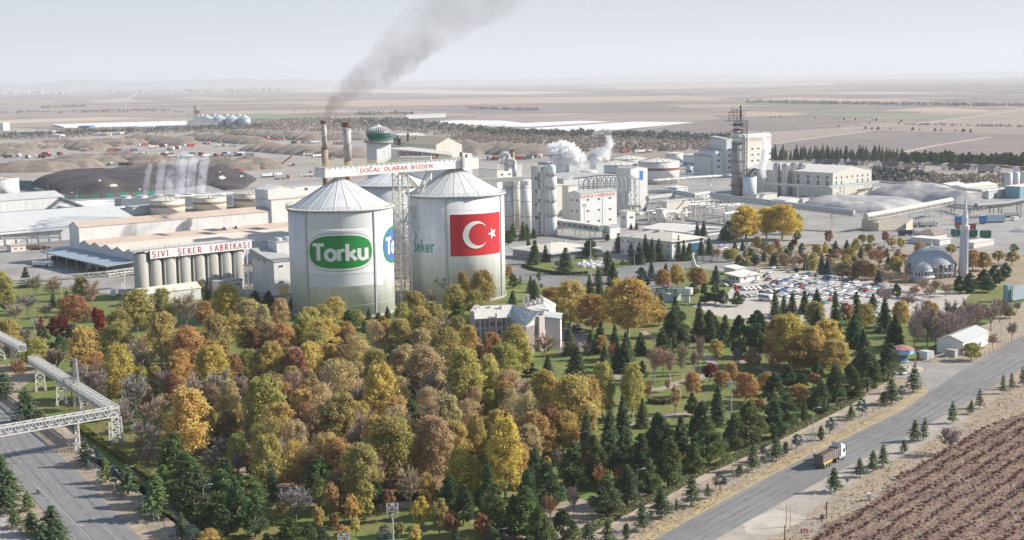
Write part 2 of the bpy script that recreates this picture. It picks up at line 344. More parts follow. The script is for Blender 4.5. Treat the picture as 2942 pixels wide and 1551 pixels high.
# ---- lettering (stroke alphabet)
def arc(cx,cy,rx,ry,a0,a1,n=9):
 return[(cx+rx*math.cos(D2R(a0+(a1-a0)*i/n)),cy+ry*math.sin(D2R(a0+(a1-a0)*i/n)))for i in range(n+1)]
_S=arc(.31,.75,.26,.25,25,270)+arc(.31,.25,.29,.25,90,-155)[1:]
_C=arc(.36,.5,.34,.5,50,310,14)
CED=[(.33,-.02),(.36,-.14),(.26,-.2)]
GL={'S':(.66,[_S]),'Ş':(.66,[_S,CED]),'I':(.4,[[(.2,0),(.2,1)]]),'İ':(.4,[[(.2,0),(.2,1)],[(.2,1.12),(.2,1.26)]]),
      'V':(.7,[[(0,1),(.34,0),(.68,1)]]),'E':(.64,[[(.1,0),(.1,1)],[(.1,.95),(.56,.95)],[(.1,.52),(.46,.52)],[(.1,.05),(.58,.05)]]),
      'K':(.7,[[(.1,0),(.1,1)],[(.6,1),(.12,.42)],[(.27,.58),(.66,0)]]),
      'R':(.7,[[(.1,0),(.1,1)],[(.1,.95),(.34,.95)]+arc(.34,.72,.22,.23,90,-90)+[(.1,.49)],[(.33,.49),(.64,0)]]),
      'F':(.6,[[(.1,0),(.1,1)],[(.1,.95),(.55,.95)],[(.1,.5),(.46,.5)]]),'A':(.72,[[(.02,0),(.35,1),(.68,0)],[(.15,.33),(.55,.33)]]),
      'B':(.68,[[(.1,0),(.1,1)],[(.1,.95),(.32,.95)]+arc(.32,.74,.2,.21,90,-90)+[(.1,.53)],[(.32,.53)]+arc(.34,.29,.24,.24,90,-90)+[(.1,.05)]]),
      'D':(.72,[[(.1,0),(.1,1)],[(.1,.95),(.28,.95)]+arc(.28,.5,.34,.45,90,-90)+[(.1,.05)]]),'O':(.76,[arc(.37,.5,.33,.47,0,360,18)]),
      'Ğ':(.76,[_C,[(.6,.12),(.6,.44),(.4,.44)],arc(.37,1.28,.16,.13,180,360,6)]),'L':(.58,[[(.1,1),(.1,0)],[(.1,.05),(.54,.05)]]),
      'Z':(.64,[[(.06,.95),(.56,.95),(.06,.05),(.58,.05)]]),'N':(.74,[[(.1,0),(.1,1)],[(.1,1),(.62,0)],[(.62,0),(.62,1)]]),
      'T':(.66,[[(.33,0),(.33,1)],[(.02,.95),(.64,.95)]]),'U':(.72,[[(.1,1),(.1,.3)]+arc(.35,.3,.25,.28,180,360)+[(.6,1)]]),
      'Ü':(.72,[[(.1,1),(.1,.3)]+arc(.35,.3,.25,.28,180,360)+[(.6,1)],[(.2,1.14),(.2,1.26)],[(.5,1.14),(.5,1.26)]]),
      'Y':(.66,[[(.33,0),(.33,.48)],[(.02,1),(.33,.46),(.64,1)]]),'Ç':(.72,[_C,CED]),'M':(.84,[[(.08,0),(.08,1),(.4,.25),(.72,1),(.72,0)]]),'H':(.7,[[(.1,0),(.1,1)],[(.6,0),(.6,1)],[(.1,.5),(.6,.5)]]),' ':(.42,[]),
      'o':(.62,[arc(.3,.34,.24,.31,0,360,16)]),'r':(.42,[[(.1,0),(.1,.68)],[(.1,.44),(.18,.6),(.38,.64)]]),
      'k':(.6,[[(.1,-.04),(.1,1)],[(.5,.6),(.14,.28)],[(.24,.36),(.54,0)]]),'u':(.62,[[(.1,.7),(.1,.26)]+arc(.29,.26,.19,.23,180,360)+[(.48,.7)],[(.5,.7),(.5,0)]]),
      't':(.4,[[(.16,.95),(.16,.1),(.34,.03)],[(.02,.62),(.34,.62)]]),'e':(.58,[arc(.28,.3,.22,.27,0,320,14),[(.06,.3),(.5,.3)]]),'ş':(.5,[arc(.24,.45,.16,.14,20,270,6)+arc(.24,.16,.18,.15,90,-155,6)[1:],[(.24,0),(.26,-.14)]])}
def text_width(t,gap=.12):return sum(GL[c][0]+gap for c in t)-gap
def letters(mb,text,fmap,height,sx=1.0,w=.13,serif=False,gap=.12,mi=0):
 """fmap(u, v, d): point on the surface u right, v up, d proud of it"""
 u0=0.0;k=0
 for ch in text:
  gw,st=GL[ch]
  st=list(st)
  if serif:
   ex=[]
   for pl in st:
    for a,b2 in((pl[0],pl[1]),(pl[-1],pl[-2])):
     if abs(a[1]-b2[1])>.3 and(abs(a[1])<.06 or abs(a[1]-1)<.06):
      y=.04 if a[1]<.5 else.96
      ex.append([(a[0]-.14,y),(a[0]+.14,y)])
   st+=ex
  for si,pl in enumerate(st):
   pts=[]
   for a,b2 in zip(pl[:-1],pl[1:]):
    n=max(1,int(math.hypot(b2[0]-a[0],b2[1]-a[1])*6))
    pts+=[(a[0]+(b2[0]-a[0])*i/n,a[1]+(b2[1]-a[1])*i/n)for i in range(n)]
   pts.append(pl[-1]);ww=w*(.6 if serif and len(pl)==2 and abs(pl[0][1]-pl[1][1])<.02 else 1.0)
   Ls,Rs=[],[];d=.02+.004*(k%9);k+=1
   for i,p in enumerate(pts):
    a=pts[max(i-1,0)];b2=pts[min(i+1,len(pts)-1)]
    tx,ty=b2[0]-a[0],b2[1]-a[1];l=math.hypot(tx,ty)or 1;nx,ny=-ty/l*ww/2,tx/l*ww/2
    Ls.append(fmap((u0+p[0]+nx)*height*sx,(p[1]+ny)*height,d));Rs.append(fmap((u0+p[0]-nx)*height*sx,(p[1]-ny)*height,d))
   nn=len(pts);mb.add(Ls+Rs,[(i,nn+i,nn+i+1,i+1)for i in range(nn-1)],mi)
  u0+=gw+gap
def plane_map(o,a,nrm):return lambda u,v,d:o+a*u+UZ*v+nrm*d
def wrap_map(c,Rr,th0,z0): # on a cylinder, th measured from -y towards +x
 return lambda u,v,d:Vc((c.x+(Rr+d)*math.sin(th0+u/Rr),c.y-(Rr+d)*math.cos(th0+u/Rr),z0+v))
def theta_at(c,Rr,panel,x,z):
 xp=pix(panel,x,0)[0];lo,hi=D2R(-80),D2R(88)
 for _ in range(40):
  m=(lo+hi)/2
  if proj((c.x+Rr*math.sin(m),c.y-Rr*math.cos(m),z))[0]<xp:lo=m
  else:hi=m
 return lo
def z_on(c,Rr,th,panel,x,y):return AT(panel,x,y,c.y-Rr*math.cos(th)).z

# ---- windows and plain buildings
WINS={}
def win_mesh(wd,ht,frame):
 k=(round(wd,1),round(ht,1),frame.name)
 if k not in WINS:
  a=MB();t=min(.14,wd*.09);X=Vc((1,0,0))
  for p,q in(((-wd/2,0),(wd/2,t)),((-wd/2,ht-t),(wd/2,ht)),((-wd/2,t),(-wd/2+t,ht-t)),((wd/2-t,t),(wd/2,ht-t)),((-t/2,t),(t/2,ht-t))):
   a.box((p[0],-.07,p[1]),Vc((q[0]-p[0],0,0)),Vc((0,.09,0)),q[1]-p[1])
  g=MB();g.box((-wd/2+t,-.02,t),Vc((wd-2*t,0,0)),Vc((0,.03,0)),ht-2*t)
  WINS[k]=(a.mesh('window',frame),g.mesh('pane',GLASS))
 return WINS[k]
def window(t,p,adir,wd=1.8,ht=1.3,frame=None,pane=True,name='window'):
 fm,gm=win_mesh(wd,ht,frame or PAINT);ang=math.atan2(adir.y,adir.x)
 o=put(name,fm,t,loc=Vc(p)-t.location,rot=ang)
 put('pane',gm,o,loc=(0,0,0));return o
def roof_mb(p,A,B,h,kind,rise=2.0,over=.4):
 mb=MB();a,b=A.normalized(),B.normalized();q=p-a*over-b*over+UZ*(h+.02);A2=A+a*2*over;B2=B+b*2*over
 if kind=='flat':mb.box(q,A2,B2,rise)
 elif kind=='gableA': # ridge runs along A
  t=.25;lo=[q,q+A2,q+A2+B2,q+B2];r=[q+B2*.5+UZ*rise,q+A2+B2*.5+UZ*rise];up=UZ*t
  mb.add([lo[0],lo[1],lo[2],lo[3],r[0],r[1]]+[v+up for v in(lo[0],lo[1],lo[2],lo[3],r[0],r[1])],
               [(6,7,11,10),(10,11,8,9),(0,4,5,1),(4,3,2,5),(0,1,7,6),(3,9,8,2),(0,6,10,4),(4,10,9,3),(1,5,11,7),(5,2,8,11)])
 elif kind=='gableB':
  return roof_mb(p+A,B,-A,h,'gableA',rise,over)
 elif kind=='hip':
  i=min(A.length,B.length)*.5
  lo=[q,q+A2,q+A2+B2,q+B2]
  if A.length>=B.length:r=[q+a*i+B2*.5+UZ*rise,q+A2-a*i+B2*.5+UZ*rise];fs=[(4,5,9,8),(5,6,9),(6,7,8,9),(7,4,8)]
  else:r=[q+b*i+A2*.5+UZ*rise,q+B2-b*i+A2*.5+UZ*rise];fs=[(4,5,8),(5,6,9,8),(6,7,9),(7,4,8,9)]
  mb.add(lo+[v+UZ*.3 for v in lo]+r,[(3,2,1,0)]+fs+[(j,(j+1)%4,4+(j+1)%4,4+j)for j in range(4)])
 elif kind=='shedA': # slopes up away from face A
  mb.hexa([q,q+A2,q+A2+B2,q+B2],[q+UZ*.2,q+A2+UZ*.2,q+A2+B2+UZ*rise,q+B2+UZ*rise])
 return mb
def house(name,label,cat,p,A,B,h,wall=None,roof=None,rk='flat',rise=.4,over=.3,group=None,wins=(),winsize=(1.8,1.3),wframe=None,extra=None):
 """p nearest ground corner; A runs right/away, B runs left/away. wins: (face, fraction along, height of sill[, w, h])"""
 p=Vc(p);t=thing(name,label,cat,p,0,group)
 mb=MB();mb.box(p,A,B,h)
 if rk in('gableA','gableB'):
  (a0,a1,d)=(p,p+B,A)if rk=='gableA' else(p,p+A,B)
  for s in(Vc((0,0,0)),d):
   q0,q1=a0+s+UZ*h,a1+s+UZ*h;ap=(q0+q1)/2+UZ*rise;mb.add([q0,q1,ap,q0+d*.001,q1+d*.001,ap+d*.001],[(0,1,2),(5,4,3)])
 if rk=='shedA':
  z=UZ*h;u=UZ*(h+rise-.25)
  for s in(Vc((0,0,0)),A):
   q0,q1,q2=p+s+z,p+s+B+z,p+s+B+u;mb.add([q0,q1,q2,q0+A*.001,q1+A*.001,q2+A*.001],[(0,1,2),(5,4,3)])
 mb.build('wall',wall or WHITE,t)
 roof_mb(p,A,B,h,rk,rise,over).build('roof',roof or WROOF,t)
 for wn in wins:
  f,u,z=wn[:3];wd,ht=wn[3:5]if len(wn)>3 else winsize
  if f=='A':window(t,p+A*u+UZ*z-B.normalized()*.012,A,wd,ht,wframe)
  else:window(t,p+B*u+UZ*z-A.normalized()*.012,-B,wd,ht,wframe)
 return t
def corner(panel,x,ytop,Y):return AT(panel,x,ytop,Y)
def hbox(panel,x,ytop,base_y=None,Y=None,xr=None,xl=None,bx=None):
 """near corner from the photo -> ground point, A, B, height"""
 if Y is None:Y=G(panel,x if bx is None else bx,base_y).y
 c=AT(panel,x,ytop,Y);p=Vc((c.x,c.y,0))
 A=E1*abs(reach(c,E1,panel,xr))if xr is not None else None
 B=E2*abs(reach(c,E2,panel,xl))if xl is not None else None
 return p,A,B,c.z

# ---- the two sugar silos in front and the one behind
def ring_rail(c,Rr,z,n,mat,parent,hgt=1.3):
 mb=MB();ps=[Vc((c.x+Rr*math.cos(2*math.pi*i/n),c.y+Rr*math.sin(2*math.pi*i/n),z))for i in range(n)]
 for i,p in enumerate(ps):
  mb.bar(p,p+UZ*hgt,.12);q=ps[(i+1)%n]
  for k in(.5,1.0):mb.bar(p+UZ*hgt*k,q+UZ*hgt*k,.09)
 mb.build('railing',mat,parent)
def big_silo(label,c,Rr,zw,za,rail,group,nrib=22,pil=()):
 t=thing('sugar_silo',label,'silo',c,0,group)
 mb=MB();mb.cyl(c,Rr,Rr,0,zw,96);mb.build('wall',SILO,t,True)
 mb=MB();mb.lathe(c,[(Rr+.9,zw+.02),(Rr+.9,zw+.5),(Rr-1.1,zw+.52),(2.6,za-.6),(2.6,za)],96)
 mb.build('roof',SILOROOF,t)
 rib=None
 for i in range(nrib):
  a=2*math.pi*(i+.5)/nrib
  if rib is None:
   m2=MB();m2.bar((Rr-1.0,0,zw+.55),(2.7,0,za-.57),.14,.14);rib=m2.mesh('roof_rib',SILOROOF)
  put('roof_rib',rib,t,loc=(0,0,0),rot=a)
 ring_rail(c,Rr+.8,zw+.5,64,rail,t)
 mb=MB()
 for i in range(72):
  a=2*math.pi*i/72;d=Vc((math.cos(a),math.sin(a),0));mb.bar(c+d*(Rr+.02)+UZ*(zw-1.1),c+d*(Rr+.85)+UZ*zw,.14)
 mb.build('rim_bracket',STEEL,t)['kind']='stuff'
 for th in pil:
  d=Vc((math.sin(th),-math.cos(th),0));mb=MB();mb.box(c+d*(Rr-.1)-Vc((d.y,-d.x,0))*.35,Vc((d.y,-d.x,0))*.7,d*.55,zw-.2);mb.build('downpipe',STEEL,t)
 for k in range(1,8):mb=MB();mb.cyl(c,Rr+.035,Rr+.035,zw*k/8,zw*k/8+.09,96,caps=False);mb.build('sheet_seam',SILO,t)
 mb=MB();mb.cyl(c,Rr+.5,Rr+.5,0,.9,64);mb.build('plinth',CONC,t)
 return t
TC=Vc((-74.6,588,0));TR=22.7;FC=Vc((-25.6,626,0));FR=22.4
pil_t=[theta_at(TC,TR,'D',455,30),theta_at(TC,TR,'D',1082,30)]
torku=big_silo('sugar silo with the green oval logo banner, left of the lattice trestle',TC,TR,46.0,58.8,YEL,'white sugar silos',22,pil_t)
flagsilo=big_silo('sugar silo with the red crescent flag, right of the lattice trestle',FC,FR,48.0,60.0,STEEL,'white sugar silos',22,[theta_at(FC,FR,'D',1745,30),theta_at(FC,FR,'D',2248,30)])
# third silo, dark in the shade, behind
c3l=AT('C',893,720,705);c3=Vc((c3l.x+20.5,705,0))
big_silo('grey sugar silo half hidden behind the trestle with a blue tinged cone',c3,20.5,AT('C',1000,760,690).z,AT('C',1130,610,705).z,STEEL,'white sugar silos',18)
# second silo further right behind trestle
def curved(mb,fm,s0,s1,fbot,ftop,d,n=24):
 vs=[]
 for i in range(n+1):
  s=s0+(s1-s0)*i/n;vs+=[fm(s,fbot(s),d),fm(s,ftop(s),d)]
 mb.add(vs,[(2*i,2*i+2,2*i+3,2*i+1)for i in range(n)])
# logo banner
thL,thR=theta_at(TC,TR,'D',466,28),theta_at(TC,TR,'D',1073,28)
thm=(thL+thR)/2;zc=z_on(TC,TR,thm,'D',765,400);wrapT=wrap_map(TC,TR,thm,zc);hw=(thR-thL)/2*TR
zt=z_on(TC,TR,thm,'D',765,200)-zc;zb=z_on(TC,TR,thm,'D',765,603)-zc
mb=MB();curved(mb,wrapT,-hw,hw,lambda s:zb,lambda s:zt,.05);mb.build('banner',WHITEP,torku)
gh=(z_on(TC,TR,thm,'D',765,250)-z_on(TC,TR,thm,'D',765,550))/2
def plate(hwid,hhei,d,mat,nm,fm,parent,n=40):
 f=lambda s:hhei*max(0.0,1-abs(s/hwid)**4.2)**(1/2.4)*(1-.12*(s/hwid)**2)
 mb=MB();curved(mb,fm,-hwid,hwid,lambda s:-f(s),f,d,n);return mb.build(nm,mat,parent)
plate(hw*1.0,gh*1.20,.09,LOGOE,'logo_edge',wrapT,torku);plate(hw*.985,gh*1.14,.12,WHITEP,'logo_rim',wrapT,torku);plate(hw*.95,gh*1.02,.15,LOGOG,'logo_plate',wrapT,torku)
mb=MB();tw=text_width('Torku',.0);hgt=gh*1.02;sx=hw*1.66/(tw*hgt)
letters(mb,'Torku',lambda u,v,d:wrapT(u-hw*.83,v-gh*.52,d+.16),hgt,sx,.205,False,.0);mb.build('logo_lettering',WHITEP,torku)
# second, blue logo turning round the right edge
th2=theta_at(TC,TR,'D',1152,28);wrapB=wrap_map(TC,TR,th2+hw/TR,zc+.6)
mb=MB();curved(mb,wrapB,-hw*1.0,hw*.9,lambda s:zb,lambda s:zt,.05);mb.build('banner',WHITEP,torku)
for k,(a,hh,dd,mt,nm)in enumerate(((1.0,1.2,.09,LOGOG,'logo_edge'),(.95,1.06,.12,LOGOB,'logo_plate'))):plate(hw*a*.98,gh*hh,dd,mt,nm,wrapB,torku)
mb=MB();letters(mb,'Torku',lambda u,v,d:wrapB(u-hw*.83,v-gh*.52,d+.16),hgt,sx,.205,False,.0);mb.build('logo_lettering',WHITEP,torku)
# repaired lighter sheets on the wall
for(x0,x1,y0,y1,mt)in((470,1080,612,720,GREYP),(1090,1150,330,700,GREYP),(470,1070,40,186,GREYP)):
 a0,a1=theta_at(TC,TR,'D',x0,25),theta_at(TC,TR,'D',x1,25);am=(a0+a1)/2
 zz0,zz1=z_on(TC,TR,am,'D',(x0+x1)/2,y1),z_on(TC,TR,am,'D',(x0+x1)/2,y0);fm=wrap_map(TC,TR,am,0)
 mb=MB();curved(mb,fm,(a0-am)*TR,(a1-am)*TR,lambda s:zz0,lambda s:zz1,.03);mb.build('wall_patch',M('silo_patch',(.68,.695,.705),.55,.06,.35,streak=True),torku)
# flag
a0,a1=theta_at(FC,FR,'D',1783,28),theta_at(FC,FR,'D',2240,28);am=(a0+a1)/2;fw=(a1-a0)/2*FR
zt=z_on(FC,FR,am,'D',2010,45);zb=z_on(FC,FR,am,'D',2010,430);zm=(zt+zb)/2;fh=(zt-zb)/2
fm=wrap_map(FC,FR,am,zm);mb=MB();curved(mb,fm,-fw,fw,lambda s:-fh,lambda s:fh,.05);mb.build('flag',REDF,flagsilo)
mb=MB();ro,ri=fh*.66,fh*.53;off=fh*.155;uo=-fw*.12;vs,fs=[],[];n=48
# crescent between outer circle (centre uo) and inner circle (centre uo+off)
xi=(ro*ro-ri*ri+off*off)/(2*off);ang=math.acos(max(-1,min(1,xi/ro)));yi=ro*math.sin(ang);angi=math.atan2(yi,xi-off)
for i in range(n+1):
 a=ang+(2*math.pi-2*ang)*i/n;ai=angi+(2*math.pi-2*angi)*i/n
 vs+=[fm(uo+ro*math.cos(a),ro*math.sin(a),.2),fm(uo+off+ri*math.cos(ai),ri*math.sin(ai),.2)]
mb.add(vs,[(2*i,2*i+1,2*i+3,2*i+2)for i in range(n)]);mb.build('crescent',WHITEP,flagsilo)
mb=MB();us=uo+off+ri*1.02+fh*.06;pts=[]
for i in range(10):
 r=fh*.3 if i%2==0 else fh*.118;a=math.pi+i*math.pi/5;pts.append(fm(us+fh*.2+r*math.cos(a),r*math.sin(a),.2))
mb.add([fm(us+fh*.2,0,.2)]+pts,[(0,1+i,1+(i+1)%10)for i in range(10)]);mb.build('star',WHITEP,flagsilo)
# faded teal print on the left of the flag silo
fmT=lambda th,z:wrap_map(FC,FR,th,z)
pt=lambda x,y:(theta_at(FC,FR,'D',x,28),y)
mb=MB()
def ribbon(pxs,w0):
 L0,R0=[],[]
 for(x,y)in pxs:
  th=theta_at(FC,FR,'D',x,28);z=z_on(FC,FR,th,'D',x,y);f=wrap_map(FC,FR,th,z);L0.append(f(-w0,w0*.3,.05));R0.append(f(w0,-w0*.3,.05))
 k=len(pxs);mb.add(L0+R0,[(i,k+i,k+i+1,i+1)for i in range(k-1)])
ribbon([(1412,95),(1425,150),(1450,190),(1468,230),(1465,270),(1448,310)],.45);ribbon([(1425,150),(1460,165),(1490,172),(1508,195)],.5)
mb.build('faded_print',TEAL,flagsilo)
th=theta_at(FC,FR,'D',1450,20);z=z_on(FC,FR,th,'D',1450,385);f=wrap_map(FC,FR,th,z)
mb=MB();letters(mb,'şeker',lambda u,v,d:f(u,v,d+.03),5.6,.82,.17,False,.06);mb.build('faded_lettering',TEAL,flagsilo)

# ---- gallery between the silo tops, with its slogan
bd=(FC-TC);bd.z=0;blen=bd.length;bd.normalize();bn=Vc((bd.y,-bd.x,0)) # bn faces the camera
def bz(s):return 59.4+.45*s/blen
b0,b1=-9.5,blen+1.5;HW=4.3
gal=thing('roof_gallery','long white box gallery with red slogan spanning two silo tops','gallery',TC+UZ*59)
p0=TC+bd*b0-bn*-HW;mb=MB()
q=[TC+bd*b0+bn*HW+UZ*bz(b0),TC+bd*b1+bn*HW+UZ*bz(b1),TC+bd*b1-bn*HW+UZ*bz(b1),TC+bd*b0-bn*HW+UZ*bz(b0)]
mb.hexa(q,[v+UZ*4.1 for v in q]);mb.build('wall',SILO,gal)
mb=MB();mb.hexa([v+UZ*4.12 for v in q],[v+UZ*4.3 for v in q]);mb.build('roof',GROOF,gal)
mb=MB()
for sgn in(1,-1):
 n=28;ps=[TC+bd*(b0+(b1-b0)*i/n)+bn*HW*sgn*1.01+UZ*(bz(b0+(b1-b0)*i/n)+4.3)for i in range(n+1)]
 for i,p in enumerate(ps):
  mb.bar(p,p+UZ*1.2,.12)
  if i<n:mb.bar(p+UZ*1.2,ps[i+1]+UZ*1.2,.1);mb.bar(p+UZ*.6,ps[i+1]+UZ*.6,.08)
mb.build('railing',YEL,gal)
mb=MB()
for i in range(29):
 p=TC+bd*(b0+(b1-b0)*i/28)+bn*HW+UZ*(bz(b0+(b1-b0)*i/28)+3.5);mb.bar(p+bn*.1,p+bn*.1+UZ*.75,.18)
mb.build('bracket',STEEL,gal)['kind']='stuff'
s0=reach(TC+bn*HW+UZ*61,bd,'S6',640);s1=reach(TC+bn*HW+UZ*61,bd,'S6',1757);o=TC+bd*s0+bn*(HW+.05)+UZ*(bz(s0)+.75);sl_=s1-s0
mb=MB();mb.hexa([o,o+bd*sl_+UZ*.25,o+bd*sl_+UZ*.25+bn*.08,o+bn*.08],[v+UZ*2.9 for v in(o,o+bd*sl_+UZ*.25,o+bd*sl_+UZ*.25+bn*.08,o+bn*.08)]);sg=mb.build('sign_panel',WHITEP,gal)
txt='DOĞAL OLARAK BİZDEN';hh=1.75;sx=(sl_*.94)/(text_width(txt)*hh);o2=o+bd*sl_*.03+UZ*.48+bn*.1
mb=MB();letters(mb,txt,lambda u,v,d:o2+bd*u+UZ*(v+u*.25/sl_)+bn*d,hh,sx,.17);mb.build('sign_lettering',M('bright_red_lettering',(.55,.07,.06),.6,.08,1),gal)
# head house at the right end
mb=MB();hp=TC+bd*(b1-1.0)+bn*(HW+1.2)+UZ*(bz(b1)-.6);mb.box(hp,bd*9.0,-bn*10.5,5.0);mb.build('head_house',WHITE,gal)
mb=MB();mb.box(TC+bd*(b1-1.4)+bn*(HW+1.25)+UZ*bz(b1),bd*1.0,bn*.5,5.2);mb.build('corner_post',STEEL,gal)
mb=MB();k=TC+bd*(b1+2)+UZ*(bz(b1)+4.4);mb.cyl(k,.7,.7,k.z,k.z+2.6,10);mb.cyl(k+bd*3,.5,.5,k.z,k.z+1.6,10);mb.build('roof_vent',DARK,gal)
# lattice trestle under the gallery
def lattice(mb,base,top,wa,wb,da,db,taper=1.0,bays=8,w=.3,wd=None):
 """square lattice tower from base to top centre; half widths wa along da, wb along db"""
 wd=wd or w*.6;rows=[]
 for i in range(bays+1):
  f=i/bays;c=base+(top-base)*f;k=1+(taper-1)*f
  rows.append([c+da*wa*k*sa+db*wb*k*sb for sa,sb in((-1,-1),(1,-1),(1,1),(-1,1))])
 for i in range(bays):
  for j in range(4):
   a,b2=rows[i][j],rows[i][(j+1)%4];c,d=rows[i+1][j],rows[i+1][(j+1)%4]
   mb.bar(a,c,w);mb.bar(a,b2,wd)
   if i%2:mb.bar(a,d,wd)
   else:mb.bar(b2,c,wd)
 for j in range(4):mb.bar(rows[-1][j],rows[-1][(j+1)%4],wd)
tre=thing('lattice_trestle','white steel lattice trestle holding up the gallery between the silos','trestle',TC+bd*blen*.5)
tb=TC+bd*(blen*.5+.6);tt=tb+UZ*59.4
mb=MB();lattice(mb,tb,tt,3.0,3.0,bd,bn,.82,16,.55,.24);mb.build('lattice',PAINT,tre)
mb=MB()
for i in range(30):
 z=4+i*1.8;a=tb+bn*1.2*(1 if i%2 else-1);b2=tb+bn*1.2*(-1 if i%2 else 1);mb.bar(a+UZ*z-bd*1.2,b2+UZ*(z+1.8)-bd*1.2,.5,.12)
mb.build('staircase',YEL,tre)
for sa,sb in((-1,-1),(1,-1),(1,1),(-1,1)):
 mb=MB();mb.cbox(tb+bd*3.0*sa+bn*3.0*sb,bd*1.6,bn*1.6,1.0);mb.build('footing',CONC,tre)
def strut(label,p,q,wdt=1.6):
 t=thing('bracing_strut',label,'strut',p);mb=MB();d=(q-p).normalized();s=d.cross(UZ).normalized();up=d.cross(s)
 n=14;A_=[p+(q-p)*i/n for i in range(n+1)]
 for sg in(-1,1):mb.bar(p+s*wdt*sg,q+s*wdt*sg,.6)
 mb.build('chord',PAINT,t);mb=MB()
 for i in range(n+1):
  mb.bar(A_[i]-s*wdt,A_[i]+s*wdt,.26)
  if i<n:mb.bar(A_[i]-s*wdt,A_[i+1]+s*wdt,.2)
 mb.build('lacing',PAINT,t)
strut('slanting ladder-like steel strut rising right from behind the trestle',AT('C',1365,1110,612),AT('C',1600,590,618),2.2)
strut('thin steel strut falling right across the third silo',AT('C',1330,615,640),AT('C',1510,800,655),1.5)
# ---- liquid sugar plant: silo row, sign, sheds
SL=Vc((-169.5,629,0));SZ=19.0
cl=SL+E2*4.2
row=thing('liquid_sugar_silos','row of grey cylindrical silos beneath the long red lettered roof sign','silo row',SL)
sxs=[150,360,590,825,1060,1280,1490,1690];cylm=None
for i,x in enumerate(sxs):
 s=reach(cl+UZ*10,E1,'S5',x);c=cl+E1*s
 if cylm is None:
  m2=MB();m2.lathe(Vc((0,0,0)),[(3.35,0),(3.35,21.2),(1.2,22.6)],32);cylm=m2.mesh('silo_shell',CONC,True)
 put('silo_shell',cylm,row,loc=c-row.location)
 m2=MB();m2.tube(c+E1*4.4-E2*2.2+UZ*.3,c+E1*4.4-E2*2.2+UZ*19,.28);m2.build('pipe',PAINT,row)
sA,sB=reach(SL+UZ*20,E1,'S5',290),reach(SL+UZ*20,E1,'S5',1923)
mb=MB();mb.box(SL+E1*(sA-8)+E2*.5+UZ*22.7,E1*(sB-sA+10),E2*7,.3);mb.build('walkway',GROOF,row)
for k,off in enumerate((.6,7.4)):
 mb=MB();n=24
 for i in range(n+1):
  p=SL+E1*(sA-8+(sB-sA+10)*i/n)+E2*off+UZ*23;mb.bar(p,p+UZ*1.3,.1)
 for z in(.65,1.3):mb.bar(SL+E1*(sA-8)+E2*off+UZ*(23+z),SL+E1*(sB+2)+E2*off+UZ*(23+z),.08)
 mb.build('railing',STEEL,row)
mb=MB();mb.box(SL+E1*sA+UZ*SZ,E1*(sB-sA),E2*.3,4.1);sg=mb.build('sign_panel',WHITEP,row)
txt='SIVI  ŞEKER  FABRİKASI';hh=2.75;wd=sB-sA-2.2;gp=.34;sx=wd/(text_width(txt,gp)*hh);o=SL+E1*(sA+1.1)+UZ*(SZ+.65)
mb=MB();letters(mb,txt,plane_map(o,E1,-E2),hh,sx,.2,True,gp);mb.build('sign_lettering',RED,row)
for i,x in enumerate((300,545,770,1005,1230,1452,1690)):
 s=reach(SL+UZ*24,E1,'S5',x);mb=MB();mb.bar(SL+E1*s+E2*.8+UZ*22,SL+E1*s+E2*.8+UZ*25.2,.14);mb.build('pole',STEEL,row)
pr=G('S5',1110,1112);house('gabled_shed','low shed with pale leaf-strewn gabled roof below the silo row','shed',pr-E1*30,E1*30,E2*9,5.2,WHITE,M('leafy_roof',(.62,.58,.5),.85,.12,.5,col2=(.42,.30,.18),thr=(.55,.66)),'gableA',2.4)
p,A,B,h=hbox('S5',1390,845,1062,None,1770,1285);house('white_annex','flat white box building at the foot of the silo row','building',p,A,B,h,WHITE,GROOF,'flat',.3,wins=[('A',.78,h-2.6,3.0,1.0)])
def stair_tower(label,base,hgt,wa,bays,mat=PAINT,w=.22):
 t=thing('stair_tower',label,'stair tower',base);mb=MB();lattice(mb,base,base+UZ*hgt,wa,wa,E1,E2,1,bays,w);mb.build('lattice',mat,t)
 mb=MB()
 for i in range(bays):mb.bar(base+E1*wa*.7*(1 if i%2 else-1)+UZ*hgt*i/bays,base-E1*wa*.7*(1 if i%2 else-1)+UZ*hgt*(i+1)/bays,.8,.12)
 mb.build('stairs',mat,t)
 mb=MB();mb.cbox(base+UZ*hgt,E1*wa*2.5,E2*wa*2.5,.2);mb.build('platform',RUST,t);return t
bs=G('S5',1890,1050);stair_tower('steel scaffold stair tower at the right end of the silo row',bs,AT('S5',1860,570,bs.y).z,1.7,8)
p,A,B,h=hbox('S5',2275,520,1058,None,2620,1925);Y0=p.y
ht=AT('S5',1925,300,(p+B).y).z
house('process_building','white slope roofed building with yellow door squeezed beside the logo silo','building',p,A,B,h,WHITE,GROOF,'shedA',ht-h,.5,
      wins=[('A',.32,AT('S5',2400,605,Y0+3).z,2.6,1.3),('A',.32,AT('S5',2410,860,Y0+3).z,2.6,1.3),('B',.42,AT('S5',2118,540,Y0+8).z,1.3,1.5),('B',.68,AT('S5',2032,510,Y0+12).z,1.3,1.5),('B',.9,AT('S5',1950,480,Y0+16).z,1.3,1.5)])
dt=bpy.data.objects['process_building'];mb=MB();mb.box(p+A*.22-E2*.1,A.normalized()*4.4,E2*.2,3.9);mb.build('door',YEL,dt)
pe=AT('S5',2330,400,p.y+14);house('roof_plant_room','white rooftop plant room with cooling fans beside the logo silo','plant room',Vc((pe.x,pe.y,pe.z-.6)),E1*13,E2*8,6.5,WHITE,GROOF,'flat',.3)
mb=MB();q=Vc((pe.x,pe.y,pe.z))-E1*5-E2*3;mb.box(q-UZ*1.2,E1*17,E2*14,.5)
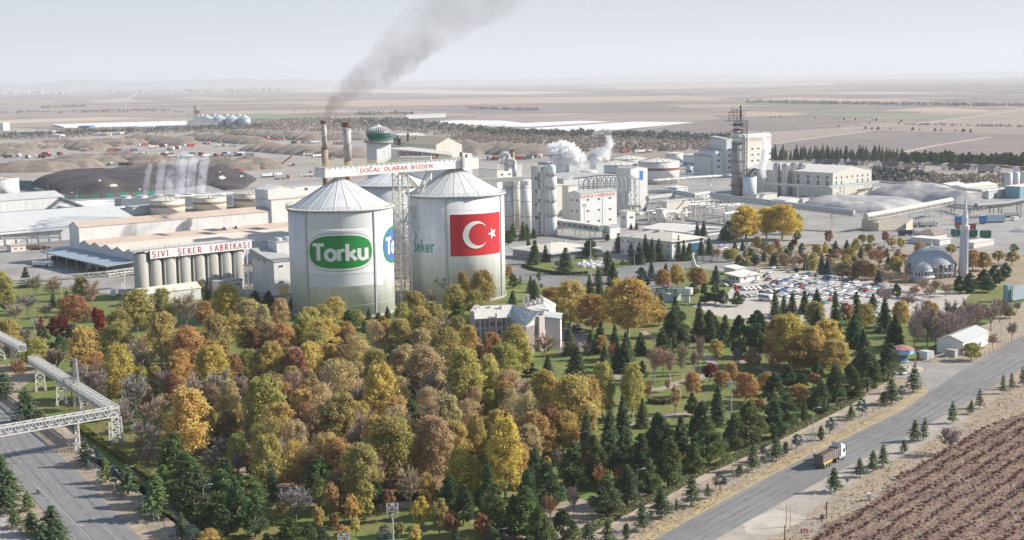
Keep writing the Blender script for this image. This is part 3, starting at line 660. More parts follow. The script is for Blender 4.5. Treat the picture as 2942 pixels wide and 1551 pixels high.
for i in range(3):
 for j in(0,1):mb.bar(q+E1*(1+7*i)+E2*(1+12*j)-UZ*12,q+E1*(1+7*i)+E2*(1+12*j)-UZ*1.2,.4)
mb.build('platform_deck',STEEL,bpy.data.objects['roof_plant_room'])
for i in(0,1):
 c=pe+E1*(3.2+5*i)+E2*4+UZ*6.2;mb=MB();mb.lathe(c,[(2.0,0),(2.0,.8),(1.7,1.5)],16);mb.build('fan',GREYP,bpy.data.objects['roof_plant_room'])

# ---- sawtooth warehouse
W0=G('B',1262,556,7.0);W0.z=0;LW=reach(W0+UZ*7,E2,'B',742);NG=5;gw=abs(LW)/NG
ev=AT('B',1185,480,(W0+E2*gw*.4).y).z;LA=abs(reach(W0+UZ*10,E1,'B',2640))+75
wh=thing('warehouse','large warehouse with rows of shallow beige gables behind the silo row','warehouse',W0)
mb=MB();prof=[]
for i in range(NG):prof+=[(gw*i,ev),(gw*(i+.5),ev+2.3)]
prof.append((gw*NG,ev));n=len(prof)
for e in(0,1):
 q=W0+E1*LA*e;pts=[q]+[q+E2*a+UZ*z for a,z in prof]+[q+E2*gw*NG]
 mb.add([v+E1*.001*0 for v in pts],[tuple(range(len(pts)))if e else tuple(range(len(pts)-1,-1,-1))])
mb.add([W0,W0+E1*LA,W0+E1*LA+UZ*ev,W0+UZ*ev],[(0,1,2,3)]);mb.build('wall',GREYP,wh)
for i in range(NG):
 for k in(0,1):
  a0,z0=prof[2*i+k];a1,z1=prof[2*i+k+1];mb=MB();o=W0-E1*.4
  mb.hexa([o+E2*a0+UZ*(z0+.05),o+E1*(LA+.8)+E2*a0+UZ*(z0+.05),o+E1*(LA+.8)+E2*a1+UZ*(z1+.05),o+E2*a1+UZ*(z1+.05)],
    [o+E2*a0+UZ*(z0+.25),o+E1*(LA+.8)+E2*a0+UZ*(z0+.25),o+E1*(LA+.8)+E2*a1+UZ*(z1+.25),o+E2*a1+UZ*(z1+.25)])
  mb.build('roof_slope',BEIGE if i<3 else ROSE,wh)
tallp=W0+E2*gw*NG;h2=AT('B',740,240,tallp.y).z;LB=abs(reach(tallp+UZ*h2,E2,'B',640))
house('tall_warehouse_bay','taller rose roofed warehouse bay rising behind the beige gables','warehouse',tallp+E2*.3,E1*LA,E2*LB,h2,WHITE,ROSE,'gableA',AT('B',690,186,(tallp+E2*LB*.5).y).z-h2,.3)
for x in(2088,2200): # roof fans
 s=reach(W0+E2*gw*4.3+UZ*(ev+2),E1,'B',x);c=W0+E2*gw*4.3+E1*s+UZ*(ev+1.2);t=thing('roof_fan','round roof exhaust fan, '+('nearer the silo,' if x>2100 else 'farther from the silo,')+' on the rose warehouse roof','roof fan',c,0,'roof fans')
 mb=MB();mb.tube(c+UZ*1-E1*1.1,c+UZ*1+E1*1.1,1.3,None,14);mb.build('housing',PAINT,t);mb=MB();mb.tube(c+UZ*1-E1*1.25,c+UZ*1-E1*1.12,1.05,None,14);mb.build('fan',DARK,t)
s=reach(tallp+UZ*h2,E1,'B',2505);p=tallp+E1*s+E2*1;c=AT('B',2505,100,p.y)
hb=AT('C',122,883,p.y).z;house('roof_block','white box block with rose roof rising beside the logo silo','building',p-E2*2,E1*45,E2*16,hb,WHITE,ROSE,'flat',.3)
# loading canopy along the gable end
can=thing('loading_canopy','grey loading canopy along the warehouse gable end','canopy',W0);mb=MB();L2=abs(reach(W0+UZ*7,E2,'B',640))
mb.hexa([W0-E1*17+UZ*6,W0+UZ*7,W0+E2*L2+UZ*7,W0+E2*L2-E1*17+UZ*6],[W0-E1*17+UZ*6.6,W0+UZ*7.5,W0+E2*L2+UZ*7.5,W0+E2*L2-E1*17+UZ*6.6]);mb.build('roof',M('canopy_sheet',(.30,.37,.42),.6,.12,.3),can)
for i in range(7):
 mb=MB();q=W0-E1*15+E2*L2*(i+.2)/6.6;mb.bar(q,q+UZ*6.1,.45);mb.build('post',CONC,can)
p=G('B',525,540);c=AT('B',525,432,p.y);house('white_loading_block','plain white flat roofed block in the yard with a parked tanker','building',p,E1*abs(reach(p,E1,'B',822)),E2*5,c.z,WHITE,WROOF,'flat',.3)
# long white warehouse on the left edge and its neighbour
fr=G('B',600,352);p=fr-E1*95;h=AT('B',640,228,fr.y).z;LL=95+abs(reach(fr+UZ*h,E1,'B',1285))
t=house('long_warehouse','long white roofed warehouse with pillared wall at the left edge','warehouse',p,E1*LL,E2*84,h,WHITE,M('pale_grey_roof',(.55,.56,.55),.7,.08,.15),'gableA',8.0,.6)
for i in range(13):
 mb=MB();q=fr-E1*(3+i*7.2)-E2*.6;mb.box(q,E1*1.1,E2*.55,h-1.5);mb.build('pillar',GREYP,t)
mb=MB();mb.box(p-E2*3.2+UZ*(h-1.6),E1*95,E2*3.1,.4);mb.build('eave_canopy',GREYP,t)
p=G('R1',-60,1000)+E2*60-E1*60;house('rear_warehouse','smaller pale warehouse roof just behind the long white one','warehouse',p,E1*abs(reach(p+UZ*8,E1,'R1',960)),E2*40,9,WHITE,M('pale_roof2',(.52,.53,.52),.7,.1,.15),'gableA',4,.5)
flat('planted_settling_bed',PG('R1',(-200,760),(480,720),(560,760),(760,800),(830,880),(100,925),(-200,930)),-.06,M('bed_scrub',(.17,.19,.16),.95,.35,.12,bump=.8,col2=(.26,.26,.24)))
# yard kiosk and pallets
p=G('B',105,465);house('yard_kiosk','small flat roofed yard kiosk with blue fascia on the left','kiosk',p,E1*9,E2*7,AT('B',105,410,p.y).z,CREAM,ROSE,'flat',.5,.5,wins=[('A',.3,1.2,1.6,1.2),('A',.7,1.2,1.6,1.2)])
for k,(x,y)in enumerate(((330,440),(380,435),(285,430))):
 c=G('B',x,y);mb=MB()
 for i in range(26):
  q=c+Vc((R.uniform(-4,4),R.uniform(-3,3),0));a=Vc((R.uniform(.6,1.8),R.uniform(-.8,.8),0));mb.box(q+UZ*R.uniform(0,1.4),a,Vc((-a.y,a.x,0))*.6,R.uniform(.2,1.0))
 tag(mb.build('scrap_heap',RUST,kind='stuff'),['brown scrap heap right of the yard kiosk','brown scrap heap farthest from the yard kiosk','brown scrap heap touching the yard kiosk'][k],'scrap heap','scrap heaps')

# ---- tanks
def tank(label,panel,xl,xr,ytop,yapex,Y,mat=TANK,bands=(),group='storage tanks',ribs=True,roofm=None,ladder=True):
 a=AT(panel,xl,ytop,Y);b2=AT(panel,xr,ytop,Y);Rr=(b2.x-a.x)/2;c=Vc(((a.x+b2.x)/2,Y,0));zt=AT(panel,(xl+xr)/2,ytop,Y-Rr).z;za=AT(panel,(xl+xr)/2,yapex,Y).z;za=max(za,zt+.6)
 t=thing('storage_tank',label,'tank',c,0,group);mb=MB();mb.cyl(c,Rr,Rr,0,zt,56);mb.build('shell',mat,t,True)
 mb=MB();mb.lathe(c,[(Rr+.25,zt+.02),(Rr+.25,zt+.25),(.8,za),(.5,za+.5)],56);mb.build('roof',roofm or WROOF,t)
 if ribs:
  rb=None
  for i in range(18):
   if rb is None:m2=MB();m2.bar((Rr,0,zt+.4),(.9,0,za+.12),.35,.3);rb=m2.mesh('roof_rib',M('rib_brown',(.33,.27,.21),.8,.2,.6))
   put('roof_rib',rb,t,loc=(0,0,0),rot=2*math.pi*i/18)
 for(y0,y1,bm)in bands:
  z0,z1=AT(panel,(xl+xr)/2,y1,Y-Rr).z,AT(panel,(xl+xr)/2,y0,Y-Rr).z;mb=MB();mb.cyl(c,Rr+.06,Rr+.06,max(z0,.1),z1,56,caps=False);mb.build('band',bm,t)
 if ladder:
  mb=MB();n=14
  for i in range(n):
   a0,a1=-1.7+1.1*i/n,-1.7+1.1*(i+1)/n
   mb.bar(c+Vc((math.cos(a0),math.sin(a0),0))*(Rr+.6)+UZ*zt*(.08+.9*(1-i/n)),c+Vc((math.cos(a1),math.sin(a1),0))*(Rr+.6)+UZ*zt*(.08+.9*(1-(i+1)/n)),.8,.35)
  mb.build('stair',STEEL,t)
 return t
def rail_simple():pass
tank('cream tank with brown band, leftmost of the three behind the warehouse','A',1385,1705,1216,1162,1052,TANK,[(1254,1281,BROWN)])
tank('cream tank with brown band, middle of the three behind the warehouse','A',1785,2090,1192,1148,1082,TANK,[(1226,1250,BROWN)])
tank('cream tank with brown band, nearest the logo silo','A',2160,2450,1152,1112,1100,TANK,[(1195,1222,BROWN)])
tank('large stained white tank cut by the left edge','A',-110,165,1015,990,1195,WTANK)
# pipe across tank tops
t=thing('overhead_pipe','thin pipe bridging the tops of the three cream tanks','pipe',AT('A',1640,1170,1045));mb=MB();mb.path([AT('A',1640,1172,1046),AT('A',2160,1140,1085),AT('A',2440,1108,1095)],.45);mb.build('pipe',PAINT,t)
# cooling tower block
ct0=G('A',1150,1290);ct=thing('cooling_tower','low grey cooling tower row steaming behind the cream tanks','cooling tower',ct0);mb=MB();fans=[]
mb.box(ct0+E2*4,Vc((86,22,0)),E2*14,8);mb.build('wall',M('tower_louvre',(.34,.38,.39),.8,.25,.8),ct)
for i in range(7):
 c=ct0+E2*11+Vc((86,22,0))*(i+.5)/7+UZ*8;fans.append(c);mb=MB();mb.lathe(c,[(4.4,0),(4.0,1.2),(4.3,2.2)],20);mb.build('fan_stack',GREYP,ct)
house('pump_house','grey green pump house in front of the leftmost cream tank','pump house',G('A',1235,1345),E1*28,E2*14,6,GREYP,M('greengrey_roof',(.38,.41,.38),.8,.1,.2),'flat',.3)
# round white clarifier
cc=(G('R1',1310,820)+G('R1',1900,760))/2;mb=MB();rx=36
mb.lathe(cc,[(rx+1.5,0),(rx+1.5,2.2),(rx,2.3),(rx,1.4),(.1,1.4)],64);t=tag(mb.build('clarifier_basin',M('foam_white',(.78,.78,.80),.7,.06,.1)),'round clarifier basin covered with white foam','basin')
mb=MB();q=cc;mb.box(q+UZ*3,Vc((rx,12,0)),Vc((-.6,1.8,0)),.6);mb.build('bridge',STEEL,t)
# fence of green and brown panels
def panel_fence(label,pts,n,h=4.0,mats=None):
 t=thing('panel_fence',label,'fence',pts[0]);seg=[(b2-a).length for a,b2 in zip(pts[:-1],pts[1:])];tot=sum(seg)
 def at(s):
  for i,l in enumerate(seg):
   if s<=l or i==len(seg)-1:return pts[i]+(pts[i+1]-pts[i])*min(s/l,1)
   s-=l
 for i in range(n):
  a,b2=at(tot*i/n),at(tot*(i+.97)/n);mb=MB();mb.bar(a+UZ*h/2,b2+UZ*h/2,.25,h);mb.build('panel',mats[i%len(mats)],t)
 return t
FG=M('fence_green',(.04,.22,.17),.7,.1,.3);FB=M('fence_brown',(.15,.125,.12),.8,.1,.3);FD=M('fence_dark_blue',(.03,.13,.17),.7,.1,.3)
panel_fence('fence of alternating green and dark panels below the coal heap',[G('A',560,1203),G('A',1000,1185),G('A',1440,1158)],13,4.2,[FG,FB])
panel_fence('dark teal panel fence left of the coal heap',[G('A',165,1095),G('A',330,1125)],6,5,[FD])
panel_fence('green panel fence receding behind the leftmost tank',[G('A',60,1060),G('A',300,1062)],6,4,[FB,FG])
# ---- heaps
from mathutils import noise
def heap(name,label,cat,pts,hmax,slope,mat,amp=.12,cell=3.0,group=None,bump=None,z0=0):
 """a poured heap: rises from the outline of its foot at the angle of repose"""
 P=[Vc((p[0],p[1]))for p in pts];xs=[p.x for p in P];ys=[p.y for p in P]
 nx=max(4,int((max(xs)-min(xs))/cell));ny=max(4,int((max(ys)-min(ys))/cell));vid={};vs=[];fs=[]
 pa=np.array([(p.x,p.y)for p in P]);pb=np.roll(pa,-1,axis=0)
 gx,gy=np.meshgrid(np.linspace(min(xs),max(xs),nx+1),np.linspace(min(ys),max(ys),ny+1),indexing='ij');q=np.stack([gx.ravel(),gy.ravel()],1)
 d=np.full(len(q),1e9);ins=np.zeros(len(q),bool)
 for a,b2 in zip(pa,pb):
  e=b2-a;w_=q-a;tt_=np.clip((w_@e)/max(e@e,1e-9),0,1);d=np.minimum(d,np.linalg.norm(w_-tt_[:,None]*e,axis=1))
  c=((a[1]>q[:,1])!=(b2[1]>q[:,1]))&(q[:,0]<(b2[0]-a[0])*(q[:,1]-a[1])/(b2[1]-a[1]+1e-12)+a[0]);ins^=c
 off=R.uniform(0,99);H_=[]
 for i in range(len(q)):
  if not ins[i]:H_.append(-1.0);continue
  nz_=noise.noise(Vc((q[i][0]*.06,q[i][1]*.06,off)))+.5*noise.noise(Vc((q[i][0]*.17,q[i][1]*.17,off)))
  hh=hmax*(1-math.exp(-d[i]*slope/hmax*1.5))*(1+amp*nz_)
  if bump:hh*=bump(q[i])*(1 if d[i]>3 else 1)
  H_.append(hh)
 vs=[(q[i][0],q[i][1],z0+H_[i])for i in range(len(q))];k=ny+1
 for i in range(nx):
  for j in range(ny):
   a=(i*k+j,(i+1)*k+j,(i+1)*k+j+1,i*k+j+1)
   if any(ins[v]for v in a):fs.append(a)
 mb=MB();mb.add(vs,fs);return tag(mb.build(name,mat,None,True),label,cat,group)
def ridge(label,panel,a,b2,half,hmax,group='beet heaps',ncone=0,mat=BEET,name='beet_heap',cat='heap',slope=.62):
 p,q=G(panel,*a),G(panel,*b2);d=(q-p);L_=d.length;d.normalize();nrm=Vc((-d.y,d.x,0));pts=[]
 for i in range(14):an=math.pi/2+math.pi*i/13;pts.append(p+(d*math.cos(an)+nrm*math.sin(an))*half*R.uniform(.9,1.1))
 for i in range(14):an=-math.pi/2+math.pi*i/13;pts.append(q+(d*math.cos(an)+nrm*math.sin(an))*half*R.uniform(.9,1.1))
 bf=None
 if ncone:bf=lambda v:1.08-.5*abs(((ncone*((Vc((v[0],v[1],0))-p).dot(d))/max(L_,1))%1.0)*2-1)
 return heap(name,label,cat,pts,hmax*.7,slope,mat,.25,max(2.2,half/11),group,bf)
heap('coal_heap','huge flat topped dark coal heap beyond the panel fence','coal heap',PG('A',(255,1068),(520,1152),(900,1160),(1430,1118),(1900,1070),(2340,1030),(2380,1012),(2100,985),(1700,985),(1200,1000),(800,1015),(430,1030)),15,.62,COAL,.12,4.0)
heap('coal_heap','low dark coal spread right of the cooling tower steam','coal heap',PG('R2',(1000,470),(1280,560),(1560,540),(1760,400),(1500,380),(1050,420)),4,.4,COAL,.3,3.0)
from mathutils.bvhtree import BVHTree
_ch=bpy.data.objects['coal_heap'].data;CB=BVHTree.FromPolygons([v.co for v in _ch.vertices],[p.vertices for p in _ch.polygons])
def on_heap(panel,x,y):
 d=Vc(ray(*pix(panel,x,y))).normalized();h=CB.ray_cast(Vc((0,0,CAMH)),d);return h[0]if h[0]is not None else G(panel,x,y)
TL=['pale tarpaulin scrap high on the coal heap','large pale tarpaulin in the middle of the coal heap','pale tarpaulin at the coal heap foot by the fence','smaller pale tarpaulin at the coal heap foot','white sheet on the right end of the coal heap','white sheet at the far right tip of the coal heap','round pale patch near the right crest of the coal','pale tarpaulin beside the leftmost steam plume']
for k,(x,y,s)in enumerate(((920,1025,18),(1050,1070,36),(665,1140,18),(575,1152,9),(2060,1000,34),(2235,985,18),(2035,945,12),(1290,1108,18))):
 mb=MB();n=12;ring=[on_heap('A',x+s*math.cos(2*math.pi*i/n)*R.uniform(.7,1.2),y-s*.55*math.sin(2*math.pi*i/n)*R.uniform(.5,1.2))for i in range(n)]
 c=on_heap('A',x,y);mb.add([v+UZ*.15 for v in ring]+[c+UZ*.5],[(i,(i+1)%n,n)for i in range(n)]);tag(mb.build('tarpaulin',M('pale_tarpaulin',(.52,.49,.44),.85,.12,.4),None),TL[k],'tarpaulin','tarpaulins on the coal')
place=['left edge of the beet yard','near the leftmost mast','behind the coal heap','in the middle of the yard','left of the white yard hut','behind the parked trucks','beside the two chimneys','towards the grain silos']
HP=[((110,935),(420,930),40,17,0,'broad smooth beet heap behind the left tank'),((480,895),(720,893),36,16,0,'rounded beet heap second from the left tank'),((700,845),(1010,870),32,15,4,'ribbed beet heap behind the coal heap crest'),
      ((1060,815),(1400,850),30,14,4,'long brown beet heap in front of the parked lorries'),((1090,882),(1110,882),16,9,0,'small dark beet heap beside the loading lorry'),((1270,880),(1290,882),18,10,0,'pointed dark beet heap right of the loading lorry'),((1420,882),(1640,885),22,10,3,'low double beet heap behind the steam plumes'),
      ((2000,880),(2230,920),32,16,3,'tan ribbed beet heap right of the steam plumes'),((2260,860),(2440,905),30,14,2,'tan beet heap nearest the raised tipper'),((0,765),(40,770),30,13,0,'beet heap cut by the left edge'),((100,795),(180,790),28,13,0,'beet heap with dark left flank near left edge'),
      ((20,725),(200,735),30,13,3,'row of three pointed beet cones at far left'),((260,725),(470,725),32,14,3,'row of pointed beet cones left of the white hut'),((500,700),(860,725),34,18,5,'high ribbed beet range left of the white hut'),((760,735),(850,740),24,10,0,'small heap in front of the ribbed range'),
      ((940,690),(1220,690),32,17,6,'many ridged beet range behind the white hut'),((1260,655),(1700,695),34,18,8,'long many ridged beet range behind the red trucks'),((1070,710),(1110,710),14,7,0,'small cone right of the white hut'),((1680,655),(1740,655),22,12,2,'dark heap between two long beet ranges'),
      ((1830,640),(2360,680),34,18,9,'longest ridged beet range below the grain silos'),((2230,600),(2700,625),34,18,8,'farthest ridged beet range right of the grain silos'),((2440,745),(2760,765),36,16,4,'beet range left of the nearer chimney')]
for a,b2,hf,hm,nc,lb in HP:ridge(lb,'A',a,b2,hf,hm,ncone=nc)
for pn,a,b2,hf,hm,nc,lb in(('C',(330,440),(930,480),40,15,5,'long rugged beet range behind the chimneys'),('C',(40,300),(520,325),36,17,7,'ridged beet range left of the chimneys'),('C',(620,310),(760,325),34,16,3,'beet heap between the two chimneys'),('C',(880,305),(960,325),30,14,1,'beet cone beside the glazed tower'),
                                  ('C',(-20,580),(60,590),26,14,0,'beet heap behind the raised tipper'),('E',(-330,250),(-120,290),45,20,4,'dark beet range behind the flag silo cone'),('E',(60,280),(380,300),45,22,3,'dark rounded heap right of the flag silo cone')):
 ridge(lb,pn,a,b2,hf,hm,ncone=nc)
# ---- the sugar factory in the middle
p,A,B,h=hbox('S1',1143,690,None,907,1668,975)
zf=lambda x,y:AT('S1',x,y,907+(x-1143)/525*23).z
def wz(x,y,Y):return AT('S1',x,y,Y).z
seker=house('sugar_factory','white factory block with red lettered sign strip and three window rows','factory',p,A,B,h,WHITE,GROOF,'gableA',1.6,.3,
      wins=[('A',u,zf(x,y)-.6,2.6,1.5)for(u,x)in((.2,1250),(.505,1410),(.81,1567))for y in({1250:(777,937,1092),1410:(765,920,1078),1567:(750,906,1060)}[x])]+
           [('B',u,wz(x,y,907+k)-.6,2.3,1.6)for(u,x,k)in((.3,1093,5),(.74,1020,10))for y in((782,938)if x==1093 else(773,930))])
a=A.normalized();mb=MB();mb.box(p+a*.3-E2*.12+UZ*(h-3.3),a*(A.length-1.2),E2*.1,3.0);mb.build('sign_panel',M('sign_pinkish_white',(.66,.60,.57),.6,.08,.6),seker)
txt='ŞEKER FABRİKASI';hh=1.75;sx=(A.length-3.0)/(text_width(txt,.2)*hh);o=p+a*1.2-E2*.13+UZ*(h-2.75)
mb=MB();letters(mb,txt,plane_map(o,a,-E2),hh,sx,.2,True,.2);mb.build('sign_lettering',RED,seker)
mb=MB();mb.box(p+A*.6-E2*.2,a*.25,E2*.2,h);mb.build('downpipe',STEEL,seker)
# cream silo-like block on its left
q=p+B*1.02;house('cream_stair_block','cream windowless stair block joined left of the factory block','building',q-E1*.0,E1*9,E2*abs(reach(q,E2,'S1',885)),AT('S1',975,600,q.y).z+1.0,CREAM,GROOF,'flat',.3)
# tower with portholes and the vessel columns
TY=G('S1',600,1290).y
p,A,B,h=hbox('S1',570,300,None,TY,590,443)
t=thing('process_tower','tall slim grey tower with four rounded windows beside pipe columns','tower',p);mb=MB();mb.box(p,E1*7.5,E2*abs(reach(p,E2,'S1',443)),AT('S1',500,290,TY).z);mb.build('wall',M('tower_grey',(.50,.50,.47),.75,.12,.4,streak=True),t)
bl=abs(reach(p,E2,'S1',443))
for y in(467,655,843,1027):
 c=AT('S1',512,y,TY+4);mb=MB();qq=p+E2*bl*.48-E1*.08+UZ*c.z;k=1.25;oc=[(-k,-.7),(-.7,-k),(.7,-k),(k,-.7),(k,.7),(.7,k),(-.7,k),(-k,.7)]
 mb.hexa([qq+E2*u+UZ*v for u,v in oc],[qq-E1*.12+E2*u+UZ*v for u,v in oc]);mb.build('window',GLASS,t)
t=thing('pipe_column','bundle of tall vertical pipes and landings left of the factory block','pipe tower',Vc((p.x,p.y,0)))
for x,y0,y1,r in((583,300,1280,.35),(600,330,1275,.45),(618,300,1280,.3),(640,280,1290,.5),(657,270,1290,.8),(676,320,1280,.35),(545,290,380,1.6),(552,620,760,1.2),(548,820,950,1.2)):
 c=AT('S1',x,y1,TY-1.5);d=AT('S1',x,y0,TY-1.5);mb=MB();mb.tube(Vc((c.x,c.y,max(c.z,0))),Vc((c.x,c.y,d.z)),r,None,10);mb.build('pipe',PAINT,t)
mb=MB()
for i in range(16):
 z=2+i*3.0;c=AT('S1',605,600,TY+1.5);mb.cbox(Vc((c.x,c.y,z)),E1*6.5,E2*3.4,.25);mb.bar(Vc((c.x-3,c.y-1.6,z+1.1)),Vc((c.x+3,c.y-1.6,z+1.1)),.1)
mb.build('landing',DARK,t)['kind']='stuff'
mb=MB();c=AT('S1',605,300,TY+2)
for dx in(-3,3):
 for dy in(-1.6,1.6):mb.bar(Vc((c.x+dx,c.y+dy,0)),Vc((c.x+dx,c.y+dy,c.z)),.3)
mb.build('frame',DARK,t)
c0=AT('S1',722,300,TY-1);t=thing('distillation_column','pale stacked vessel column with rotating gear on top','column',Vc((c0.x,c0.y,0)))
zz=lambda y:AT('S1',722,y,TY-1).z
for y0,y1,r in((262,400,3.0),(415,590,3.4),(600,780,3.2),(790,985,3.3),(990,1290,3.4)):
 mb=MB();b0=max(zz(y1),0);mb.lathe(Vc((c0.x,c0.y,b0)),[(r*.8,0),(r,.8),(r,zz(y0)-b0-1.2),(r*.45,zz(y0)-b0)],24);mb.build('vessel',WHITE if y0<700 else GREYP,t,True)
for y in(408,595,785,988):mb=MB();mb.cyl(Vc((c0.x,c0.y,0)),4.2,4.2,zz(y)-.15,zz(y)+.1,20);mb.build('landing',STEEL,t)
for x,y0 in((690,420),(702,610),(694,790)):
 c=AT('S1',x,y0,TY-4);mb=MB();mb.path([Vc((c0.x,c.y,c.z)),c,Vc((c.x,c.y,max(c.z-11,.5)))],.45,8);mb.build('pipe',PAINT,t)
mb=MB();ztop=zz(262);mb.bar(Vc((c0.x,c0.y,ztop)),Vc((c0.x,c0.y,ztop+6)),.35);mb.bar(Vc((c0.x-7,c0.y,ztop+5.6)),Vc((c0.x+7,c0.y,ztop+6)),.4);mb.build('mast',DARK,t)
# three cylinder silos
for k,(xl,xr,yt,dy,mt,lb)in enumerate(((18,180,500,0,GREYP,'grey cylindrical silo nearest the flag silo'),(185,275,490,8,CREAM,'slim cream cylinder set back between two wider silos'),(275,440,488,-2,SILO,'pale cylindrical silo beside the slim grey tower'))):
 Y=893+dy;a=AT('S1',xl,yt,Y);b2=AT('S1',xr,yt,Y);r=(b2.x-a.x)/2;c=Vc(((a.x+b2.x)/2,Y,0));t=thing('cylinder_silo',lb,'silo',c,0,'cylindrical silos by the tower')
 mb=MB();mb.cyl(c,r,r,0,a.z-3,36);mb.build('shell',mt,t,True);mb=MB();mb.lathe(c+UZ*(a.z-3),[(r+.12,0),(r+.12,2.6),(r*.5,3.4)],36);mb.build('cap',SILO,t)
 mb=MB();mb.bar(c+Vc((r+.3,-1,1)),c+Vc((r+.3,-1,a.z-2)),.5,.15)
 for z in(10,20,30):mb.cyl(c,r+.15,r+.15,min(z,a.z-5),min(z,a.z-5)+.25,36,caps=False)
 mb.build('ladder',DARK,t)
pa=AT('C',1940,712,880);pb=AT('S1',440,462,893);t=thing('conveyor_gallery','pale flat gallery running over the cylindrical silo tops','conveyor',pa);mb=MB();mb.bar(pa,pb,4.5,2.8);mb.build('cover',M('gallery_sheet',(.52,.50,.45),.8,.1,.3),t)
# X-braced gallery and its end house
ga,gb=AT('S1',762,1092,880),AT('S1',1462,1190,840);d=(gb-ga).normalized();s=d.cross(UZ).normalized();hgt=5.2
t=thing('truss_gallery','covered conveyor bridge with diamond braced side in front of the factory','conveyor bridge',ga);mb=MB();mb.bar(ga+UZ*1.9,gb+UZ*1.9,5.6,.5);mb.build('roof',WROOF,t)
mb=MB();mb.bar(ga,gb,4.2,4.2);mb.build('inner_wall',M('gallery_teal',(.14,.22,.22),.7,.2,.5),t)
mb=MB();mb.bar(ga-UZ*2.0+s*2.3,gb-UZ*2.0+s*2.3,.5,.9);mb.bar(ga+UZ*1.4+s*2.3,gb+UZ*1.4+s*2.3,.5,.6);mb.build('chord',PAINT,t)
nb=9
for i in range(nb):
 mb=MB();q0=ga+(gb-ga)*(i/nb)+s*2.4;q1=ga+(gb-ga)*((i+1)/nb)+s*2.4;m_=(q0+q1)/2
 for a,b2 in((q0,m_+UZ*1.3),(m_+UZ*1.3,q1),(q0,m_-UZ*1.8),(m_-UZ*1.8,q1)):mb.bar(a,b2,.3)
 mb.bar(q0-UZ*1.9,q0+UZ*1.4,.3);mb.build('brace',PAINT,t)
for f in(.12,.5,.8):
 q=ga+(gb-ga)*f;mb=MB();mb.bar(Vc((q.x-1.6,q.y,0)),q-UZ*2.2-Vc((1.6,0,0)),.5);mb.bar(Vc((q.x+1.6,q.y,0)),q-UZ*2.2+Vc((1.6,0,0)),.5);mb.build('leg',PAINT,t)
p,A,B,h=hbox('S1',1570,1175,None,G('E',1130,1085).y,1720,1460);house('gallery_end_house','small white tower house at the end of the braced conveyor bridge','building',p,A,B,h,WHITE,GROOF,'gableA',.8,.3,wins=[('B',.5,h-4,3.4,.9)])
p,A,B,h=hbox('S1',1815,952,1172,None,1935,1720);house('transfer_tower','small two windowed transfer tower right of the factory block','building',p,A,B,h,WHITE,BEIGE,'gableB',1.0,.4,wins=[('A',.55,h*.55,3.2,1.6),('B',.5,h*.55,2.6,1.6)])
YB=G('S1',1990,985).y;p,A,B,h=hbox('S1',1868,330,None,YB,2115,1665)
t=house('tall_factory_tower','tallest white factory tower with one blue window near the top','factory tower',p,A,B,h,WHITE,GROOF,'gableB',1.5,.3,wins=[('A',.86,AT('S1',2080,950,YB+8).z,2.6,3.0)])
a=A.normalized();c=AT('S1',2015,487,YB+5);mb=MB();mb.box(p+A*.53-E2*.15+UZ*c.z,a*3.6,E2*.15,6.6);mb.build('blue_window',BLUE,t)
# open pipe deck with arches between
t=thing('pipe_deck','open steel deck of curved pipes above the factory block','pipe deck',AT('S1',1450,600,950));YD=938
for i,x in enumerate((1190,1255,1330,1385,1440,1510,1575,1640,1700,1770,1830)):
 mb=MB();b0=AT('S1',x,640,YD+i*1.5);w_=5.0;hh=AT('S1',x,470-i*4,YD+i*1.5).z-b0.z
 pts=[b0]+[b0+Vc((w_/2*(1-math.cos(math.pi*k/8)),0,hh*(.6+.4*math.sin(math.pi*k/8))))for k in range(9)]+[b0+Vc((w_,0,0))]
 mb.path(pts,.5,7);mb.build('pipe',STEEL,t)
mb=MB()
for y,r in((640,.6),(600,.4),(575,.5),(540,.35),(505,.3)):mb.tube(AT('S1',1120,y+8,YD),AT('S1',1880,y-10,YD+16),r,None,6)
mb.build('header_pipe',GREYP,t)['kind']='stuff'
mb=MB();pts=[AT('S1',x,y,YD+14)for x,y in((1040,470),(1180,452),(1350,428),(1480,418),(1600,420),(1720,432))]
for a,b2 in zip(pts[:-1],pts[1:]):mb.bar(a,b2,2.0,.5)
mb.build('arched_roof',DARK,t)
for x in(1120,1250,1380,1510,1640,1770,1870):mb=MB();q=AT('S1',x,440,YD+6);mb.bar(Vc((q.x,q.y,10)),q,.45);mb.build('post',STEEL,t)
for k,(x0,x1,yt,yb)in enumerate(((1700,1745,640,870),(1795,1865,605,880))):
 a,b2=AT('S1',x0,yt,YB-6),AT('S1',x1,yt,YB-6);c=Vc(((a.x+b2.x)/2,YB-6,0));r=(b2.x-a.x)/2;t=thing('white_vessel',['narrow white vessel between factory block and tall tower','wider white vessel against the tall tower'][k],'vessel',c,0,'white vessels');mb=MB();mb.lathe(c,[(r,0),(r,a.z-1),(r*.3,a.z)],20);mb.build('shell',WHITE,t,True)
 mb=MB();mb.path([c+Vc((-r-.6,-1,a.z-2)),c+Vc((-r-.6,-1,8)),c+Vc((5,-2,7)),c+Vc((9,-2,7)),c+Vc((9,-2,2))],.7,8);mb.build('pipe',PAINT,t)
bs=Vc((AT('S1',1935,700,YB-8).x,YB-8,0));stair_tower('rusty lattice pipe tower against the tall white tower',bs,AT('S1',1935,470,YB-8).z,2.2,9,STEEL,.25)
